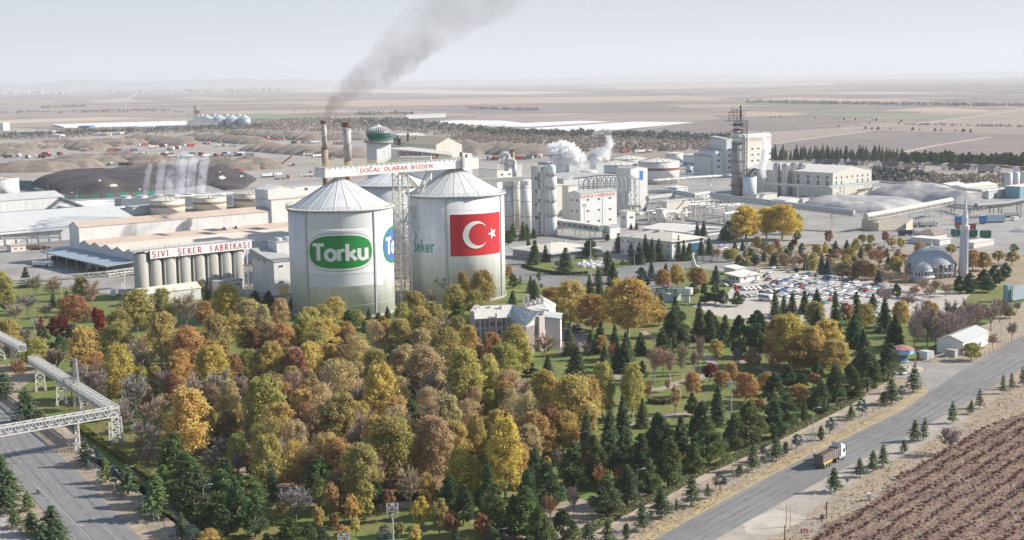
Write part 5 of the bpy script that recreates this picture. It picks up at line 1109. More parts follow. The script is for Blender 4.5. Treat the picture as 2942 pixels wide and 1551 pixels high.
p,A,B,h=hbox('C',95,800,None,850,215,60);house('small_yard_shed','small white gabled shed left of the logo silo cone','shed',p,E1*20,E2*16,AT('C',100,795,850).z,WHITE,WHITE,'gableB',2.4,.3)
house('small_yard_office','low white office with one window left of the logo silo cone','building',Vc((AT('C',215,810,865).x,865,0)),E1*38,E2*8,AT('C',215,768,865).z,WHITE,GROOF,'flat',.3,.3,wins=[('A',.5,AT('C',340,800,875).z,2.6,2.0)])
# grain silos far left
GYY=3250
for k,x in enumerate((1912,2028,2145,2260)):
 q=AT('A',x,450,GYY-k*8);r=57/3.22/3880*GYY;c=Vc((q.x,q.y,0));t=thing('grain_silo',['first','second','third','last'][k]+' galvanised grain silo of the far row, counted from the flag tower','grain silo',c,0,'grain silos on the plain');mb=MB();mb.cyl(c,r,r,0,q.z,32);mb.build('shell',M('corrugated_zinc',(.36,.43,.46),.45,.1,.2,metal=.2),t,True)
 mb=MB();mb.lathe(c+UZ*q.z,[(r+.5,0),(1.5,AT('A',x,412,GYY).z-q.z),(.5,AT('A',x,405,GYY).z-q.z)],32);mb.build('roof',M('zinc_roof',(.42,.48,.50),.5,.1,.2),t)
 c2=c+Vc((-18,34,0));t=thing('grain_silo',['rear galvanised silo behind the first one of the far row','rear galvanised silo behind the second one of the far row','rear galvanised silo behind the third one of the far row','rear galvanised silo behind the last one of the far row'][k],'grain silo',c2,0,'grain silos on the plain');mb=MB();mb.cyl(c2,r,r,0,q.z,24);mb.build('shell',MATS['corrugated_zinc'],t,True);mb=MB();mb.lathe(c2+UZ*q.z,[(r+.5,0),(.6,11)],24);mb.build('roof',MATS['zinc_roof'],t)
q=AT('A',1820,450,GYY-10);t=thing('elevator_tower','lattice elevator tower carrying a small red flag by the grain silos','tower',Vc((q.x,q.y,0)));mb=MB();lattice(mb,Vc((q.x,q.y,0)),Vc((q.x,q.y,AT('A',1820,330,GYY).z)),5,5,Vc((1,0,0)),Vc((0,1,0)),.9,10,1.0);mb.build('lattice',STEEL,t)
a,b2=AT('A',1800,405,GYY-20),AT('A',1848,376,GYY-20);mb=MB();mb.box(Vc((a.x,a.y,a.z)),Vc((b2.x-a.x,0,0)),Vc((0,.5,0)),b2.z-a.z);mb.build('flag',REDF,t)
mb=MB();cc_=(a+b2)/2;rr2=(b2.z-a.z)*.28
for i in range(10):a0=.7+i*.49;mb.bar(Vc((cc_.x-4+rr2*math.cos(a0),a.y-.2,cc_.z+rr2*math.sin(a0))),Vc((cc_.x-4+rr2*math.cos(a0+.49),a.y-.2,cc_.z+rr2*math.sin(a0+.49))),2.0,.3)
mb.bar(Vc((cc_.x+4,a.y-.2,cc_.z-2)),Vc((cc_.x+4,a.y-.2,cc_.z+2)),3.5,.3);mb.build('crescent_and_star',WHITEP,t)
p=G('A',1770,530);house('grain_shed','white gabled shed in front of the grain silos','shed',p,Vc((60,10,0)),Vc((-20,60,0)),12,WHITE,M('bluish_roof',(.42,.48,.52),.6,.1,.2),'gableB',12,.5)
t=thing('silage_rows','long white wrapped silage strip on the plain left of the grain silos','silage',G('A',600,540));k0=G('A',480,515);k1=G('A',1725,482);k2=G('A',600,540);k3=G('A',1725,512)
for i in range(90):
 f0,f1=i/90,(i+.93)/90;mb=MB();b0_,b1_=k2+(k3-k2)*f0,k2+(k3-k2)*f1;t0_,t1_=k0+(k1-k0)*f0,k0+(k1-k0)*f1
 mb.hexa([b0_,b1_,t1_,t0_],[b0_+(t0_-b0_)*.15+UZ*3,b1_+(t1_-b1_)*.15+UZ*3,t1_+UZ*3,t0_+UZ*3]);mb.build('silage_roll',WHITEP,t)
for k,(x,y,w_,hh,lb)in enumerate(((725,552,90,14,'blue tarpaulined stack beside the silage strip'),(1260,556,115,12,'pale shed right of the blue stack on the plain'),(100,605,350,14,'long white shed in the trees at far left'),(-40,565,62,34,'tall white block cut by the left edge'),(870,612,100,9,'low white shed among the far trees'),(470,625,70,8,'small white shed left among the far trees'),(1010,603,90,8,'small white shed behind the white yard hut'))):
 p=G('A',x,y);q=G('A',x+w_,y);house('far_shed',lb,'shed',p,Vc((q.x-p.x,0,0)),Vc((0,40,0)),hh*.5,BLUE if 'blue tarp' in lb else WHITE,BLUE if 'blue tarp' in lb else WROOF,'flat',.5)
p=G('A',935,692);house('yard_hut','small white and blue hut in the beet yard','hut',p,Vc((28,3,0)),Vc((-3,14,0)),10,M('hut_blue_white',(.45,.56,.62),.7,.1,.3),WHITE,'flat',.5)
p=G('C',1380,132);house('long_barn','long low barn on the plain above the settling ponds','barn',p,G('C',1730,118)-p,Vc((0,60,0)),7,GREYP,M('barn_roof',(.5,.52,.53),.7,.1,.2),'gableA',3,.5)
# ---- offices and the gate
BGLASS=M('blue_glass',(.06,.13,.24),.2,.2,.6,spec=.6);FASC=M('pale_blue_fascia',(.40,.50,.60),.6,.08,.5);OROOF=M('office_roof',(.60,.555,.48),.85,.08,.12,wave=(GA,.8,.25))
p,A,B,h=hbox('G',588,412,492,None,875,236)
t=house('canteen','low office with broad beige hipped roof and pale blue fascia','office',p,A*1.55,B,h,M('dark_glazed_wall',(.16,.18,.22),.4,.2,.5),OROOF,'hip',3.2,1.6)
a,b_=(A*1.55),B
for d,L_,nrm in((a.normalized(),a.length,-E2),(b_.normalized(),b_.length,-E1)):
 mb=MB();mb.box(p+nrm*1.75+UZ*(h-.5)-d*1.5,d*(L_+3),-nrm*.15,.85);mb.build('fascia',FASC,t)
 for i in range(int(L_/3.2)):
  window(t,p+d*(1.8+i*3.2)+nrm*.02+UZ*.9,d if nrm==-E2 else-d,2.4,2.2,PAINT)
for k in range(3):mb=MB();q=p+a*(.15+.3*k)+b_*.55+UZ*(h+2.2);mb.cbox(q,E1*1.2,E2*1.2,1.8);mb.build('chimney',STEEL,t)
p,A,B,h=hbox('G',1708,306,478,None,2005,1232)
nB=9;wl=[('B',(i+.6)/nB,z,1.5,1.9)for i in range(nB)for z in(1.2,h-3.4)]
t=house('head_office','two storey white office with hipped beige roof behind dark spruces','office',p,A,B,h,WHITE,OROOF,'hip',3.4,1.2,wins=wl+[('A',.1,1.2,1.6,1.9),('A',.1,h-3.4,1.6,1.9),('A',.9,1.2,1.6,1.9)])
mb=MB();mb.box(p+A*.55-E2*1.6+UZ*(h*.42),A.normalized()*A.length*.32,E2*1.6,h*.38);mb.build('bay_window',BGLASS,t);mb=MB();mb.cbox(p+A*.5+B*.55+UZ*(h+2.4),E1*3.4,E2*3.4,1.8);mb.build('roof_box',GROOF,t)
p,A,B,h=hbox('G',1872,224,268,None,2195,1436);t=house('rear_office','long low pale roofed office with light blue fascia behind the head office','office',p,A,B,h,WHITE,WROOF,'gableB',2.0,1.0);mb=MB();mb.box(p-E2*1.15+UZ*(h-.6),A,E2*.12,1.0);mb.build('fascia',FASC,t)
p,A,B,h=hbox('G',2340,632,684,None,2520,2205);t=house('gatehouse','white single storey gatehouse beside the car park','gatehouse',p,A,B,h,WHITE,WROOF,'shedA',1.2,.7,wins=[('A',.25,1.0,1.6,1.8),('A',.8,.2,1.3,2.4)]+[('B',u,1.0,1.7,1.7)for u in(.2,.45,.7)])
mb=MB();mb.box(p+A*.35-E2*.12+UZ*(h-.1),A.normalized()*2.4,E2*.12,.8);mb.build('sign',M('sign_red',(.5,.05,.05),.5,.08,1),t)
p,A,B,h=hbox('G',2295,560,612,None,2392,2192);house('gatehouse_wing_building','plain white rear wing just behind the gatehouse','building',p,A,B,h,WHITE,WROOF,'shedA',1.0,.5)
# entrance gate
g0,g1=AT('G',1470,790,604),AT('G',1872,742,596);d=(g1-g0);d.z=0;L_=d.length;d.normalize();nrm=Vc((d.y,-d.x,0));z0=(g0.z+g1.z)/2
t=thing('entrance_gate','white entrance gate beam with green lettering and red logo board','gate',Vc((g0.x,g0.y,0)),0)
base=Vc((g0.x,g0.y,0));mb=MB();mb.box(base+UZ*(z0-.6),d*L_,-nrm*5.5,2.2);mb.build('beam',WHITE,t)
mb=MB();mb.box(base+UZ*(z0+1.62)-nrm*.6+d*.6,d*(L_-1.2),-nrm*4.3,.05);mb.build('beam_top',M('gate_top_dark',(.10,.10,.12),.7,.2,.4),t)
for s in(L_*.86,L_*.93):mb=MB();mb.box(base+d*s-nrm*.8,d*1.1,-nrm*1.1,z0-.6);mb.build('post',WHITE,t)
mb=MB();mb.cyl(base+d*(L_-1.0)-nrm*1.8,1.9,1.9,z0-.9,z0+1.9,20);mb.build('end_drum',WHITE,t)
s0,s1=reach(base+UZ*z0,d,'G',1560),reach(base+UZ*z0,d,'G',1750);mb=MB();mb.box(base+d*s0+nrm*.08+UZ*(z0-.55),d*(s1-s0),-nrm*.06,2.0);mb.build('letter_strip',M('letter_green',(.02,.15,.07),.6,.08,.6),t)
txt='ÇUMRA ŞEKER';hh=1.15;mb=MB();o=base+d*(s0+.6)+nrm*.1+UZ*(z0-.1);letters(mb,txt,plane_map(o,d,nrm),hh,(s1-s0-1.2)/(text_width(txt)*hh),.2);mb.build('gate_lettering',WHITEP,t)
s0,s1=reach(base+UZ*z0,d,'G',1618),reach(base+UZ*z0,d,'G',1678);cq=base+d*((s0+s1)/2)-nrm*1.0+UZ*(z0+2.9);hw_=(s1-s0)/2
mb=MB();n=24;ring=[cq+d*hw_*math.copysign(abs(math.cos(2*math.pi*i/n))**.5,math.cos(2*math.pi*i/n))+UZ*1.5*math.copysign(abs(math.sin(2*math.pi*i/n))**.5,math.sin(2*math.pi*i/n))for i in range(n)]
mb.hexa(ring,[v+nrm*.3 for v in ring]);mb.build('logo_board',M('logo_red',(.55,.03,.05),.5,.06,1),t);mb=MB();hh=1.5;letters(mb,'Torku',plane_map(cq-d*hw_*.75-UZ*.7+nrm*.32,d,nrm),hh,hw_*1.5/(text_width('Torku',0)*hh),.2,False,0);mb.build('logo_lettering',WHITEP,t)
p=G('G',1680,862);house('gate_booth','low blue white security booth under the entrance gate','booth',p,E1*8,E2*10,3.6,FASC,WROOF,'flat',.5,.8,wins=[('A',.5,1.0,3,1.4),('B',.5,1.0,4,1.4)])
# monument, boards, rock fountain
c=G('G',1905,552);s_=c.y/3880/3.22;prof=[(-25,0),(-14,118),(-4,126),(12,70),(22,34),(62,6),(60,0)];mb=MB();f_=[c+Vc((u*s_,0,v*s_*1.0))for u,v in prof];mb.hexa(f_,[v+Vc((.5,2.2,0))for v in f_]);tag(mb.build('monument',CREAM),'white sail shaped monument in the garden before the head office','monument')
for k,x in enumerate((1978,2036)):
 q=G('G',x,506);t=thing('notice_board',['notice board nearer the sail monument','notice board farther from the sail monument'][k],'notice board',q,0,'notice boards');mb=MB();mb.box(q+UZ*1.2-Vc((2.6,0,0)),Vc((5.2,0,0)),Vc((0,.2,0)),3.4);mb.build('frame',DARK,t);mb=MB();mb.box(q+UZ*1.6-Vc((2.2,.03,0)),Vc((4.4,0,0)),Vc((0,.05,0)),2.6);mb.build('board',CREAM,t)
 for sx_ in(-2.2,2.0):mb=MB();mb.bar(q+Vc((sx_,0,0)),q+Vc((sx_,0,1.3)),.25);mb.build('post',DARK,t)
rk=None
for i in range(34):
 x,y=R.uniform(820,1075),R.uniform(500,548);q=G('G',x,y)
 if rk is None:
  bm=bmesh.new();bmesh.ops.create_icosphere(bm,subdivisions=2,radius=1)
  for v in bm.verts:v.co*=1+.35*noise.noise(v.co*1.3)
  rk=bpy.data.meshes.new('rock');bm.to_mesh(rk);bm.free();rk.materials.append(M('white_rock',(.66,.65,.62),.9,.15,.5));ft=thing('rock_fountain','mound of white boulders with a pool before the low office','fountain',G('G',940,525))
 put('rock',rk,ft,loc=q-ft.location,rot=(R.random()*3,R.random()*3,R.random()*3),scale=R.uniform(.8,2.0))
mb=MB();mb.cyl(G('G',1010,515),4.5,4.5,.02,.4,24);mb.build('pool',M('pool_water',(.20,.34,.38),.1,.1,.5,spec=.6),ft)
# ---- the bent pinkish office in the park
t=thing('park_office','bent three storey pinkish office block with pale ribbed roofs among trees','office',G('S4',760,1100))
YL,YRn=506,486;zz4=lambda x,y,Y:AT('S4',x,y,Y)
pts_t=[zz4(262,600,505),zz4(900,590,508),zz4(1180,672,487)] # eave line of the front
fr=[Vc((v.x,v.y,0))for v in pts_t];ez=pts_t[0].z;DB=15.0
W3=[fr[0],fr[1],fr[2]];bk=[fr[0]+Vc((1.5,DB,0)),fr[1]+Vc((2.5,DB,0)),fr[2]+Vc((10.5,14,0))]
for a,b2,c2,d2 in((W3[0],W3[1],bk[1],bk[0]),(W3[1],W3[2],bk[2],bk[1])):
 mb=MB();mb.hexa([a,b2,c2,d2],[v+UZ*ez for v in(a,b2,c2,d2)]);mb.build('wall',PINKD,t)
RIBW=M('ribbed_white_roof',(.66,.64,.58),.7,.08,.4)
rz=ez+3.6
def slope(a,b2,c2,d2,m,nm='roof',nr=0):
 mb=MB();n_=(b2-a).cross(d2-a).normalized();n_=n_ if n_.z>0 else-n_;mb.hexa([a,b2,c2,d2],[v+n_*.2 for v in(a,b2,c2,d2)]);o=mb.build(nm,m,t)
 for i in range(nr):
  f=(i+.5)/nr;k=MB();k.bar(a+(b2-a)*f+n_*.24,d2+(c2-d2)*f+n_*.24,.12,.12);k.build('roof_seam',m,t)
ov=Vc((0,-.7,0));m0,m1=(fr[0]+bk[0])/2,(fr[1]+bk[1])/2;m2_=(fr[2]+bk[2])/2
slope(fr[0]+ov+UZ*ez,fr[1]+ov+UZ*ez,m1+UZ*rz,m0+UZ*rz,RIBW,'roof',16);slope(bk[1]+UZ*ez,bk[0]+UZ*ez,m0+UZ*rz,m1+UZ*rz,RIBW,'roof')
GR2=M('weathered_grey_roof',(.40,.44,.45),.7,.2,.5,col2=(.52,.52,.5))
slope(fr[1]+ov+UZ*ez,fr[2]+ov+UZ*(ez+.1),m2_+UZ*(rz+.4),m1+UZ*rz,GR2,'roof',9);slope(bk[2]+UZ*ez,bk[1]+UZ*ez,m1+UZ*rz,m2_+UZ*(rz+.4),M('stained_roof',(.38,.37,.33),.9,.3,.5),'roof')
# end walls with stepped tops
mb=MB();e0,e1=fr[2],bk[2];top=[e0+UZ*ez,(e0*.62+e1*.38)+UZ*(ez+2.8)];dx=Vc((-.5,.4,0));q=[e0,e0*.62+e1*.38,top[1],top[0]];mb.hexa(q,[v+dx for v in q]);mb.build('end_wall',PINKW,t)
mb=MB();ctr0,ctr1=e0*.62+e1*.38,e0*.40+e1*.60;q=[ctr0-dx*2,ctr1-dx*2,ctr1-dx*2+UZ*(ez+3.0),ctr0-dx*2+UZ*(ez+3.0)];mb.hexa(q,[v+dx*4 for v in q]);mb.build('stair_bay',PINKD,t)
rgt=G('S4',1765,1215);q0=Vc((ctr1.x,ctr1.y,0));q1=Vc((AT('S4',1785,600,q0.y+1).x,q0.y+1,0));mb=MB();zA,zB=AT('S4',1525,545,q0.y).z,AT('S4',1785,600,q0.y).z
q=[q0-Vc((0,1.0,0)),q1-Vc((0,1.0,0)),q1-Vc((0,1,0))+UZ*zB,q0-Vc((0,1,0))+UZ*zA];mb.hexa(q,[v+Vc((1,12,0))for v in q]);mb.build('wing_wall',PINKW,t)
mb=MB();q2=[v for v in(q0-Vc((.3,1.3,0))+UZ*zA,q1+Vc((.4,-1.3,0))+UZ*zB,q1+Vc((1.4,11,0))+UZ*zB,q0+Vc((1,11,0))+UZ*zA)];mb.hexa(q2,[v+UZ*.25 for v in q2]);mb.build('wing_roof',GR2,t)
for y0,y1 in((740,830),(880,980)):c=zz4(1482,y1,485);mb=MB();mb.box(ctr0*.5+ctr1*.5-Vc((1.3,1.2,0))+UZ*c.z,Vc((2,0,0)),Vc((0,.2,0)),2.6);mb.build('glazing',GLASS,t)
# rear gabled part
ra,rb=zz4(1430,235,522),zz4(1705,380,512);pr_=Vc((ra.x,ra.y,0));mb=MB();l=zz4(1090,330,516)
slope(l-UZ*1.2,zz4(1590,440,506),rb,ra,RIBW,'rear_roof',10);slope(zz4(1700,330,530),zz4(1710,385,512),ra+Vc((.2,.2,.1)),ra+Vc((0,8,0)),RIBW,'rear_roof')
mb=MB();f0=zz4(1590,440,506);q=[Vc((f0.x,f0.y,0)),Vc((rb.x,rb.y,0)),rb-UZ*.2,f0-UZ*.2];mb.hexa(q,[v+Vc((-10,3,0))for v in q]);mb.build('rear_wall',PINKW,t)
for(x,y)in((1148,345),(1222,310),(1308,400),(1388,365),(1465,335)):c=zz4(x,y,516);mb=MB();mb.cbox(c-UZ*1,Vc((1.2,0,0)),Vc((0,.9,0)),5.4-1.2);mb.build('chimney',PINKW,t)
for(x,y)in((350,478),(525,470),(725,462)):c=zz4(x,y+20,512);mb=MB();mb.cbox(c-UZ*.5,Vc((1.0,0,0)),Vc((0,.8,0)),3.2);mb.build('chimney',PINKW,t)
fd_=(fr[1]-fr[0]);fl=fd_.length;fd_.normalize();fn=Vc((fd_.y,-fd_.x,0))
for r_,zb_ in enumerate((AT('S4',600,745,505).z,AT('S4',600,905,505).z,AT('S4',600,1060,505).z)):
 for u in(.07,.23,.36,.5,.69,.82):window(t,fr[0]+fd_*fl*u+fn*.03+UZ*max(zb_,.8),fd_,1.8 if u not in(.23,.36,.82)else 1.1,2.2 if u not in(.23,.36,.82)else 2.9,PINKW)
 f2=(fr[2]-fr[1]);l2=f2.length;f2.normalize();n2=Vc((f2.y,-f2.x,0))
 for u in(.12,.4,.7):window(t,fr[1]+f2*l2*u+n2*.03+UZ*max(zb_,.8),f2,1.4,2.4,PINKW)
mb=MB();mb.bar(fr[0]+fd_*fl*.6+fn*.5,fr[0]+fd_*fl*.6+fn*.5+UZ*(ez+2.2),.9,.6);mb.build('drain_shaft',PINKW,t)
for u in(.01,.16,.43,.76,.9):mb=MB();mb.bar(fr[0]+fd_*fl*u+fn*.2,fr[0]+fd_*fl*u+fn*.2+UZ*ez,.5,.4);mb.build('pilaster',PINKW,t)
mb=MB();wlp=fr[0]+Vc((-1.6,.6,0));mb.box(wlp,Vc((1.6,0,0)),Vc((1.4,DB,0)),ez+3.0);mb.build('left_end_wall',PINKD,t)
# ---- mosque
MY=668.0;ms=MY/3880/4.381;c=Vc((AT('S3',848,900,MY).x,MY,0));Rm=315*ms;zb=AT('S3',848,1012,MY-Rm).z;zt=AT('S3',848,725,MY).z
t=thing('mosque','mosque with broad grey ribbed dome and a smaller porch dome','mosque',c)
n=12;am_=D2R(66);prof=[(Rm*math.sin(am_*(1-i/n))/math.sin(am_),zb+(zt-zb)*(math.cos(am_*(1-i/n))-math.cos(am_))/(1-math.cos(am_)))for i in range(n)]+[(.3,zt)]
mb=MB();mb.lathe(c,prof,64);mb.build('dome',LEAD,t,True)
rib=MB()
for(r0,z0),(r1,z1)in zip(prof[:-1],prof[1:]):rib.bar((r0,0,z0+.02),(r1,0,z1+.02),.1,.2)
rm=rib.mesh('dome_rib',LEAD)
for i in range(64):put('dome_rib',rm,t,loc=(0,0,0),rot=2*math.pi*i/64)
mb=MB();mb.cyl(c,Rm*.86,Rm*.9,0,zb-.02,12,a0=.26);mb.build('wall',M('mosque_wall',(.42,.36,.35),.85,.12,.3),t)
mb=MB();mb.cyl(c,Rm*1.02,Rm*1.02,zb*.42,zb*.42+.8,12,a0=.26);mb.build('porch_roof',LEAD,t)
for i in range(28):
 a0=2*math.pi*i/28;v=c+Vc((math.cos(a0),math.sin(a0),0))*Rm*.97;mb=MB();mb.bar(v,v+UZ*(zb+.5),.6);mb.build('column',M('mosque_column',(.55,.50,.48),.8,.1,.5),t)
 if i%1==0:
  v=c+Vc((math.cos(a0+.11),math.sin(a0+.11),0))*Rm*.985;tdir=Vc((-math.sin(a0+.11),math.cos(a0+.11),0));mb=MB();mb.box(v-tdir*.6+UZ*(zb+.1),tdir*1.2,Vc((math.cos(a0+.11),math.sin(a0+.11),0))*.35,1.5);mb.build('dormer_window',GLASS if i%2 else PINKW,t)
mb=MB();mb.lathe(c+UZ*zt,[(.5,-.2),(.8,.6),(.25,1.2),(.5,1.7),(.12,2.3),(.05,4.0)],12);mb.build('finial',YEL,t)
c2=Vc((AT('S3',748,1000,650).x,650,0));R2=118*650/3880/4.381;z1=AT('S3',748,1045,650-R2).z;z2=AT('S3',748,945,650).z
mb=MB();mb.cyl(c2,R2*.95,R2*.95,0,z1,24);mb.build('porch_drum',WHITE,t);mb=MB();mb.lathe(c2,[(R2*1.06,z1-.5),(R2*1.06,z1+.1),(R2,z1+.15)]+[(R2*math.cos(math.pi/2*i/8),z1+.15+(z2-z1)*math.sin(math.pi/2*i/8))for i in range(1,8)]+[(.1,z2+.15)],32);mb.build('porch_dome',LEAD,t,True)
for i in range(24):
 if i==0:
  m2=MB();pr2=[(R2*math.cos(math.pi/2*k/8),z1+.2+(z2-z1)*math.sin(math.pi/2*k/8))for k in range(8)]
  for(r0,q0_),(r1,q1_)in zip(pr2[:-1],pr2[1:]):m2.bar((r0,0,q0_),(r1,0,q1_),.12,.25)
  rm2=m2.mesh('porch_rib',LEAD)
 put('porch_rib',rm2,t,loc=c2-t.location,rot=2*math.pi*i/24)
mb=MB();mb.cyl(c2,R2*1.35,R2*1.2,z1*.38,z1*.38+.7,24);mb.build('porch_skirt',LEAD,t);mb=MB();mb.lathe(c2+UZ*z2,[(.35,0),(.5,.5),(.1,1.0),(.04,1.8)],10);mb.build('porch_finial',YEL,t)
for i in range(10):a0=-2.6+i*.36;v=c2+Vc((math.cos(a0),math.sin(a0),0))*R2*.955;td=Vc((-math.sin(a0),math.cos(a0),0));mb=MB();mb.box(v-td*.45+UZ*(z1*.55),td*.9,Vc((math.cos(a0),math.sin(a0),0))*.12,z1*.3);mb.build('porch_window',GLASS,t)
mc=Vc((AT('S3',1262,1000,662).x,662,0));us=662/3880/4.381;zm=lambda y:AT('S3',1262,y,662).z;mt=thing('minaret','slender white minaret with one balcony and conical cap','minaret',mc);MW=M('minaret_white',(.58,.62,.68),.7,.06,.4)
mb=MB();mb.cyl(mc,70*us,62*us,0,zm(1030),10);mb.build('pedestal',M('minaret_base',(.50,.48,.48),.8,.1,.4),mt);mb=MB();mb.cyl(mc,56*us,48*us,zm(1030),zm(520),12);mb.build('shaft',MW,mt)
for i in range(12):a0=2*math.pi*i/12;v=Vc((math.cos(a0),math.sin(a0),0));mb=MB();mb.bar(mc+v*56*us+UZ*zm(1030),mc+v*48*us+UZ*zm(530),.3);mb.build('flute',M('minaret_flute',(.42,.45,.52),.7,.08,.4),mt)
mb=MB();mb.lathe(mc,[(49*us,zm(545)),(60*us,zm(520)),(60*us,zm(470)),(48*us,zm(465))],16);mb.build('balcony',WHITE,mt)
for y in(515,492):mb=MB();mb.cyl(mc,63*us,63*us,zm(y),zm(y)+.35,16,caps=True);mb.build('balcony_ring',PAINT,mt)
mb=MB();mb.cyl(mc,40*us,37*us,zm(468),zm(385),12);mb.build('upper_shaft',MW,mt);mb=MB();mb.lathe(mc,[(42*us,zm(388)),(40*us,zm(372)),(30*us,zm(350)),(.1,zm(70))],14);mb.build('cap',MW,mt);mb=MB();mb.bar(mc+UZ*zm(72),mc+UZ*zm(35),.16);mb.build('finial',YEL,mt)
# low buildings beyond the mosque
p=G('S3',960,725);house('wash_house','white single storey building with roof vents just behind the dome','building',p,E1*abs(reach(p,E1,'S3',1105)),E2*abs(reach(p,E2,'S3',600)),AT('S3',960,655,p.y).z,WHITE,WROOF,'flat',.4,.4)
p=G('S3',1000,690);house('hipped_lodge','small brown hipped roof lodge behind the white wash house','lodge',p+E2*6,E1*14,E2*14,4,CREAM,M('brown_roof',(.30,.23,.20),.85,.15,.3),'hip',3,.5)
p=G('S3',1390,760);house('roofless_pool_house','low pale flat canopy right of the minaret','canopy',p,E1*22,E2*8,3,CREAM,WROOF,'flat',.3)
for k,(x,y,w_,m_,lb)in enumerate(((1125,615,110,GREEN,'green railway wagon left of the minaret'),(1335,625,110,GREEN,'green railway wagon right of the minaret'),(1492,635,130,GREEN,'green railway wagon farthest right'),(1175,520,110,M('wagon_red',(.33,.06,.06),.7,.15,.6),'red container beside the minaret balcony'),(1335,545,90,MATS['wagon_red'],'red wagon right of the minaret balcony'),(1170,460,80,BLUE,'blue cabin left of the minaret'),(1480,455,80,BLUE,'blue cabin below the dark lattice conveyor'),(1560,440,250,M('cabin_pale_blue',(.45,.55,.62),.6,.1,.5),'pale blue cabin below the dark lattice conveyor'))):
 p=G('S3',x,y);q=G('S3',x+w_,y);t=thing('wagon' if k<5 else 'cabin',lb,'wagon' if k<5 else 'cabin',p,0,'railway wagons' if k<5 else None);mb=MB();Lx=q.x-p.x;mb.box(p+UZ*.9,Vc((Lx,Lx*.12,0)),Vc((-.3,2.8,0)),3.6 if k<5 else 4.5);mb.build('body',m_,t)
 mb=MB();mb.box(p+UZ*.2+Vc((.4,.2,0)),Vc((Lx-.8,Lx*.12,0)),Vc((-.2,2.2,0)),.7);mb.build('undercarriage',DARK,t);mb=MB();mb.box(p+UZ*(4.52 if k<5 else 5.42)+Vc((.3,.4,0)),Vc((Lx-.6,Lx*.12,0)),Vc((-.2,2.0,0)),.2);mb.build('top',DARK if k<5 else WROOF,t)
# ---- right-hand entrance: booth, container, shed
c=G('R6',590,468);c=c+Vc((-1.0,1.6,0));t=thing('guard_booth','octagonal blue guard booth with faded red roof by the side entrance','booth',c);zb_=3.0;mb=MB();mb.cyl(c,2.1,2.1,0,zb_,8,a0=.39);mb.build('wall',M('booth_blue',(.10,.22,.42),.5,.15,.8),t)
mb=MB();mb.cyl(c,4.4,4.4,zb_,zb_+1.5,8,a0=.39);mb.build('fascia',M('booth_fascia',(.25,.47,.62),.6,.1,.8),t);mb=MB();mb.lathe(c+UZ*(zb_+1.5),[(4.6,0),(4.5,.25),(.2,1.5)],8,a0=.39);mb.build('roof',M('booth_roof',(.36,.19,.17),.85,.1,.6),t);mb=MB();mb.cyl(c,2.6,2.6,.0,.25,16);mb.build('step',CONC,t)
for i in range(8):a0=math.pi/4*i;v=Vc((math.cos(a0),math.sin(a0),0));td=Vc((-v.y,v.x,0));mb=MB();mb.box(c+v*1.96-td*.6+UZ*1.2,td*1.2,v*.06,1.3);mb.build('window',GLASS,t)
p=G('R6',952,436);A=E1*4.6;B=E2*8.0;A=G('R6',1032,425)-p;B=G('R6',815,400)-p;hh=AT('R6',952,303,p.y).z;t=house('white_container','white box container with a dark door beside the guard booth','container',p,A.normalized()*3.2,E2*abs(reach(p,E2,'R6',815)),hh,WHITE,WHITE,'flat',.15,.05);mb=MB();mb.box(p+E2*3.2-E1*.05,E2*1.0,E1*.05,2.1);mb.build('door',DARK,t)
p=G('R6',1548,352);A=G('R6',1972,162)-p;hh=AT('R6',1548,145,p.y).z;bl=abs(reach(p,E2,'R6',1312));nB_=Vc((-A.y,A.x,0)).normalized();t=house('white_long_shed','long white gabled shed standing beside the right hand road','shed',p,A,nB_*9.5,hh,M('bright_white_render',(.72,.71,.68),.8,.05,.3),M('shed_grey_roof',(.46,.47,.47),.7,.08,.3),'gableA',1.9,.25)
p=G('R6',1418,392);house('concrete_box','small concrete service box at the end of the white shed','box',p,Vc((1.6,1.9,0)),E2*3.6,2.4,CONC,CONC,'flat',.15,.05)
t=thing('sliding_gate','open sliding steel gate frame lying along the side entrance','gate',G('R6',1000,470));a,b2,c2,d2=AT('R6',1000,470,G('R6',1000,470).y),G('R6',1310,395),AT('R6',1240,325,G('R6',1310,395).y),AT('R6',1010,385,G('R6',1000,470).y)
mb=MB();a.z=.3;b2.z=.3
for u,v in((a,b2),(b2,c2),(c2,d2),(d2,a)):mb.bar(u,v,.22)
mb.build('frame',M('gate_olive',(.42,.41,.30),.7,.15,1),t)
for i in range(1,9):f=i/9;k=MB();k.bar(a+(b2-a)*f,d2+(c2-d2)*f,.06);k.build('bar',STEEL,t)
t=thing('barrier','red white lifting barrier at the side entrance','barrier',G('R6',755,520));q=G('R6',755,520);mb=MB();mb.cbox(q,Vc((.4,0,0)),Vc((0,.4,0)),1.1);mb.build('post',M('barrier_red',(.5,.1,.08),.6,.1,1),t);mb=MB();mb.bar(q+UZ*1.1+Vc((.3,0,0)),q+Vc((-5,-.2,1.5)),.12);mb.build('arm',WHITEP,t);mb=MB();mb.cbox(q+Vc((0,-.1,1.1)),Vc((.7,0,0)),Vc((0,.1,0)),.9);mb.build('sign',M('sign_pink',(.6,.3,.28),.6,.1,1),t)
for k,(x,y)in enumerate(((908,630),(1408,482))):
 q=G('R6',x,y);t=thing('marker_post',['short red road marker post on the entrance kerb','short dark post in front of the concrete box'][k],'post',q,0,'marker posts');mb=MB();mb.tube(q,q+UZ*1.4,.12,None,8);mb.build('post',MATS['barrier_red']if k==0 else DARK,t);mb=MB();mb.tube(q+UZ*.9,q+UZ*1.1,.14,None,8);mb.build('reflector',WHITEP,t)
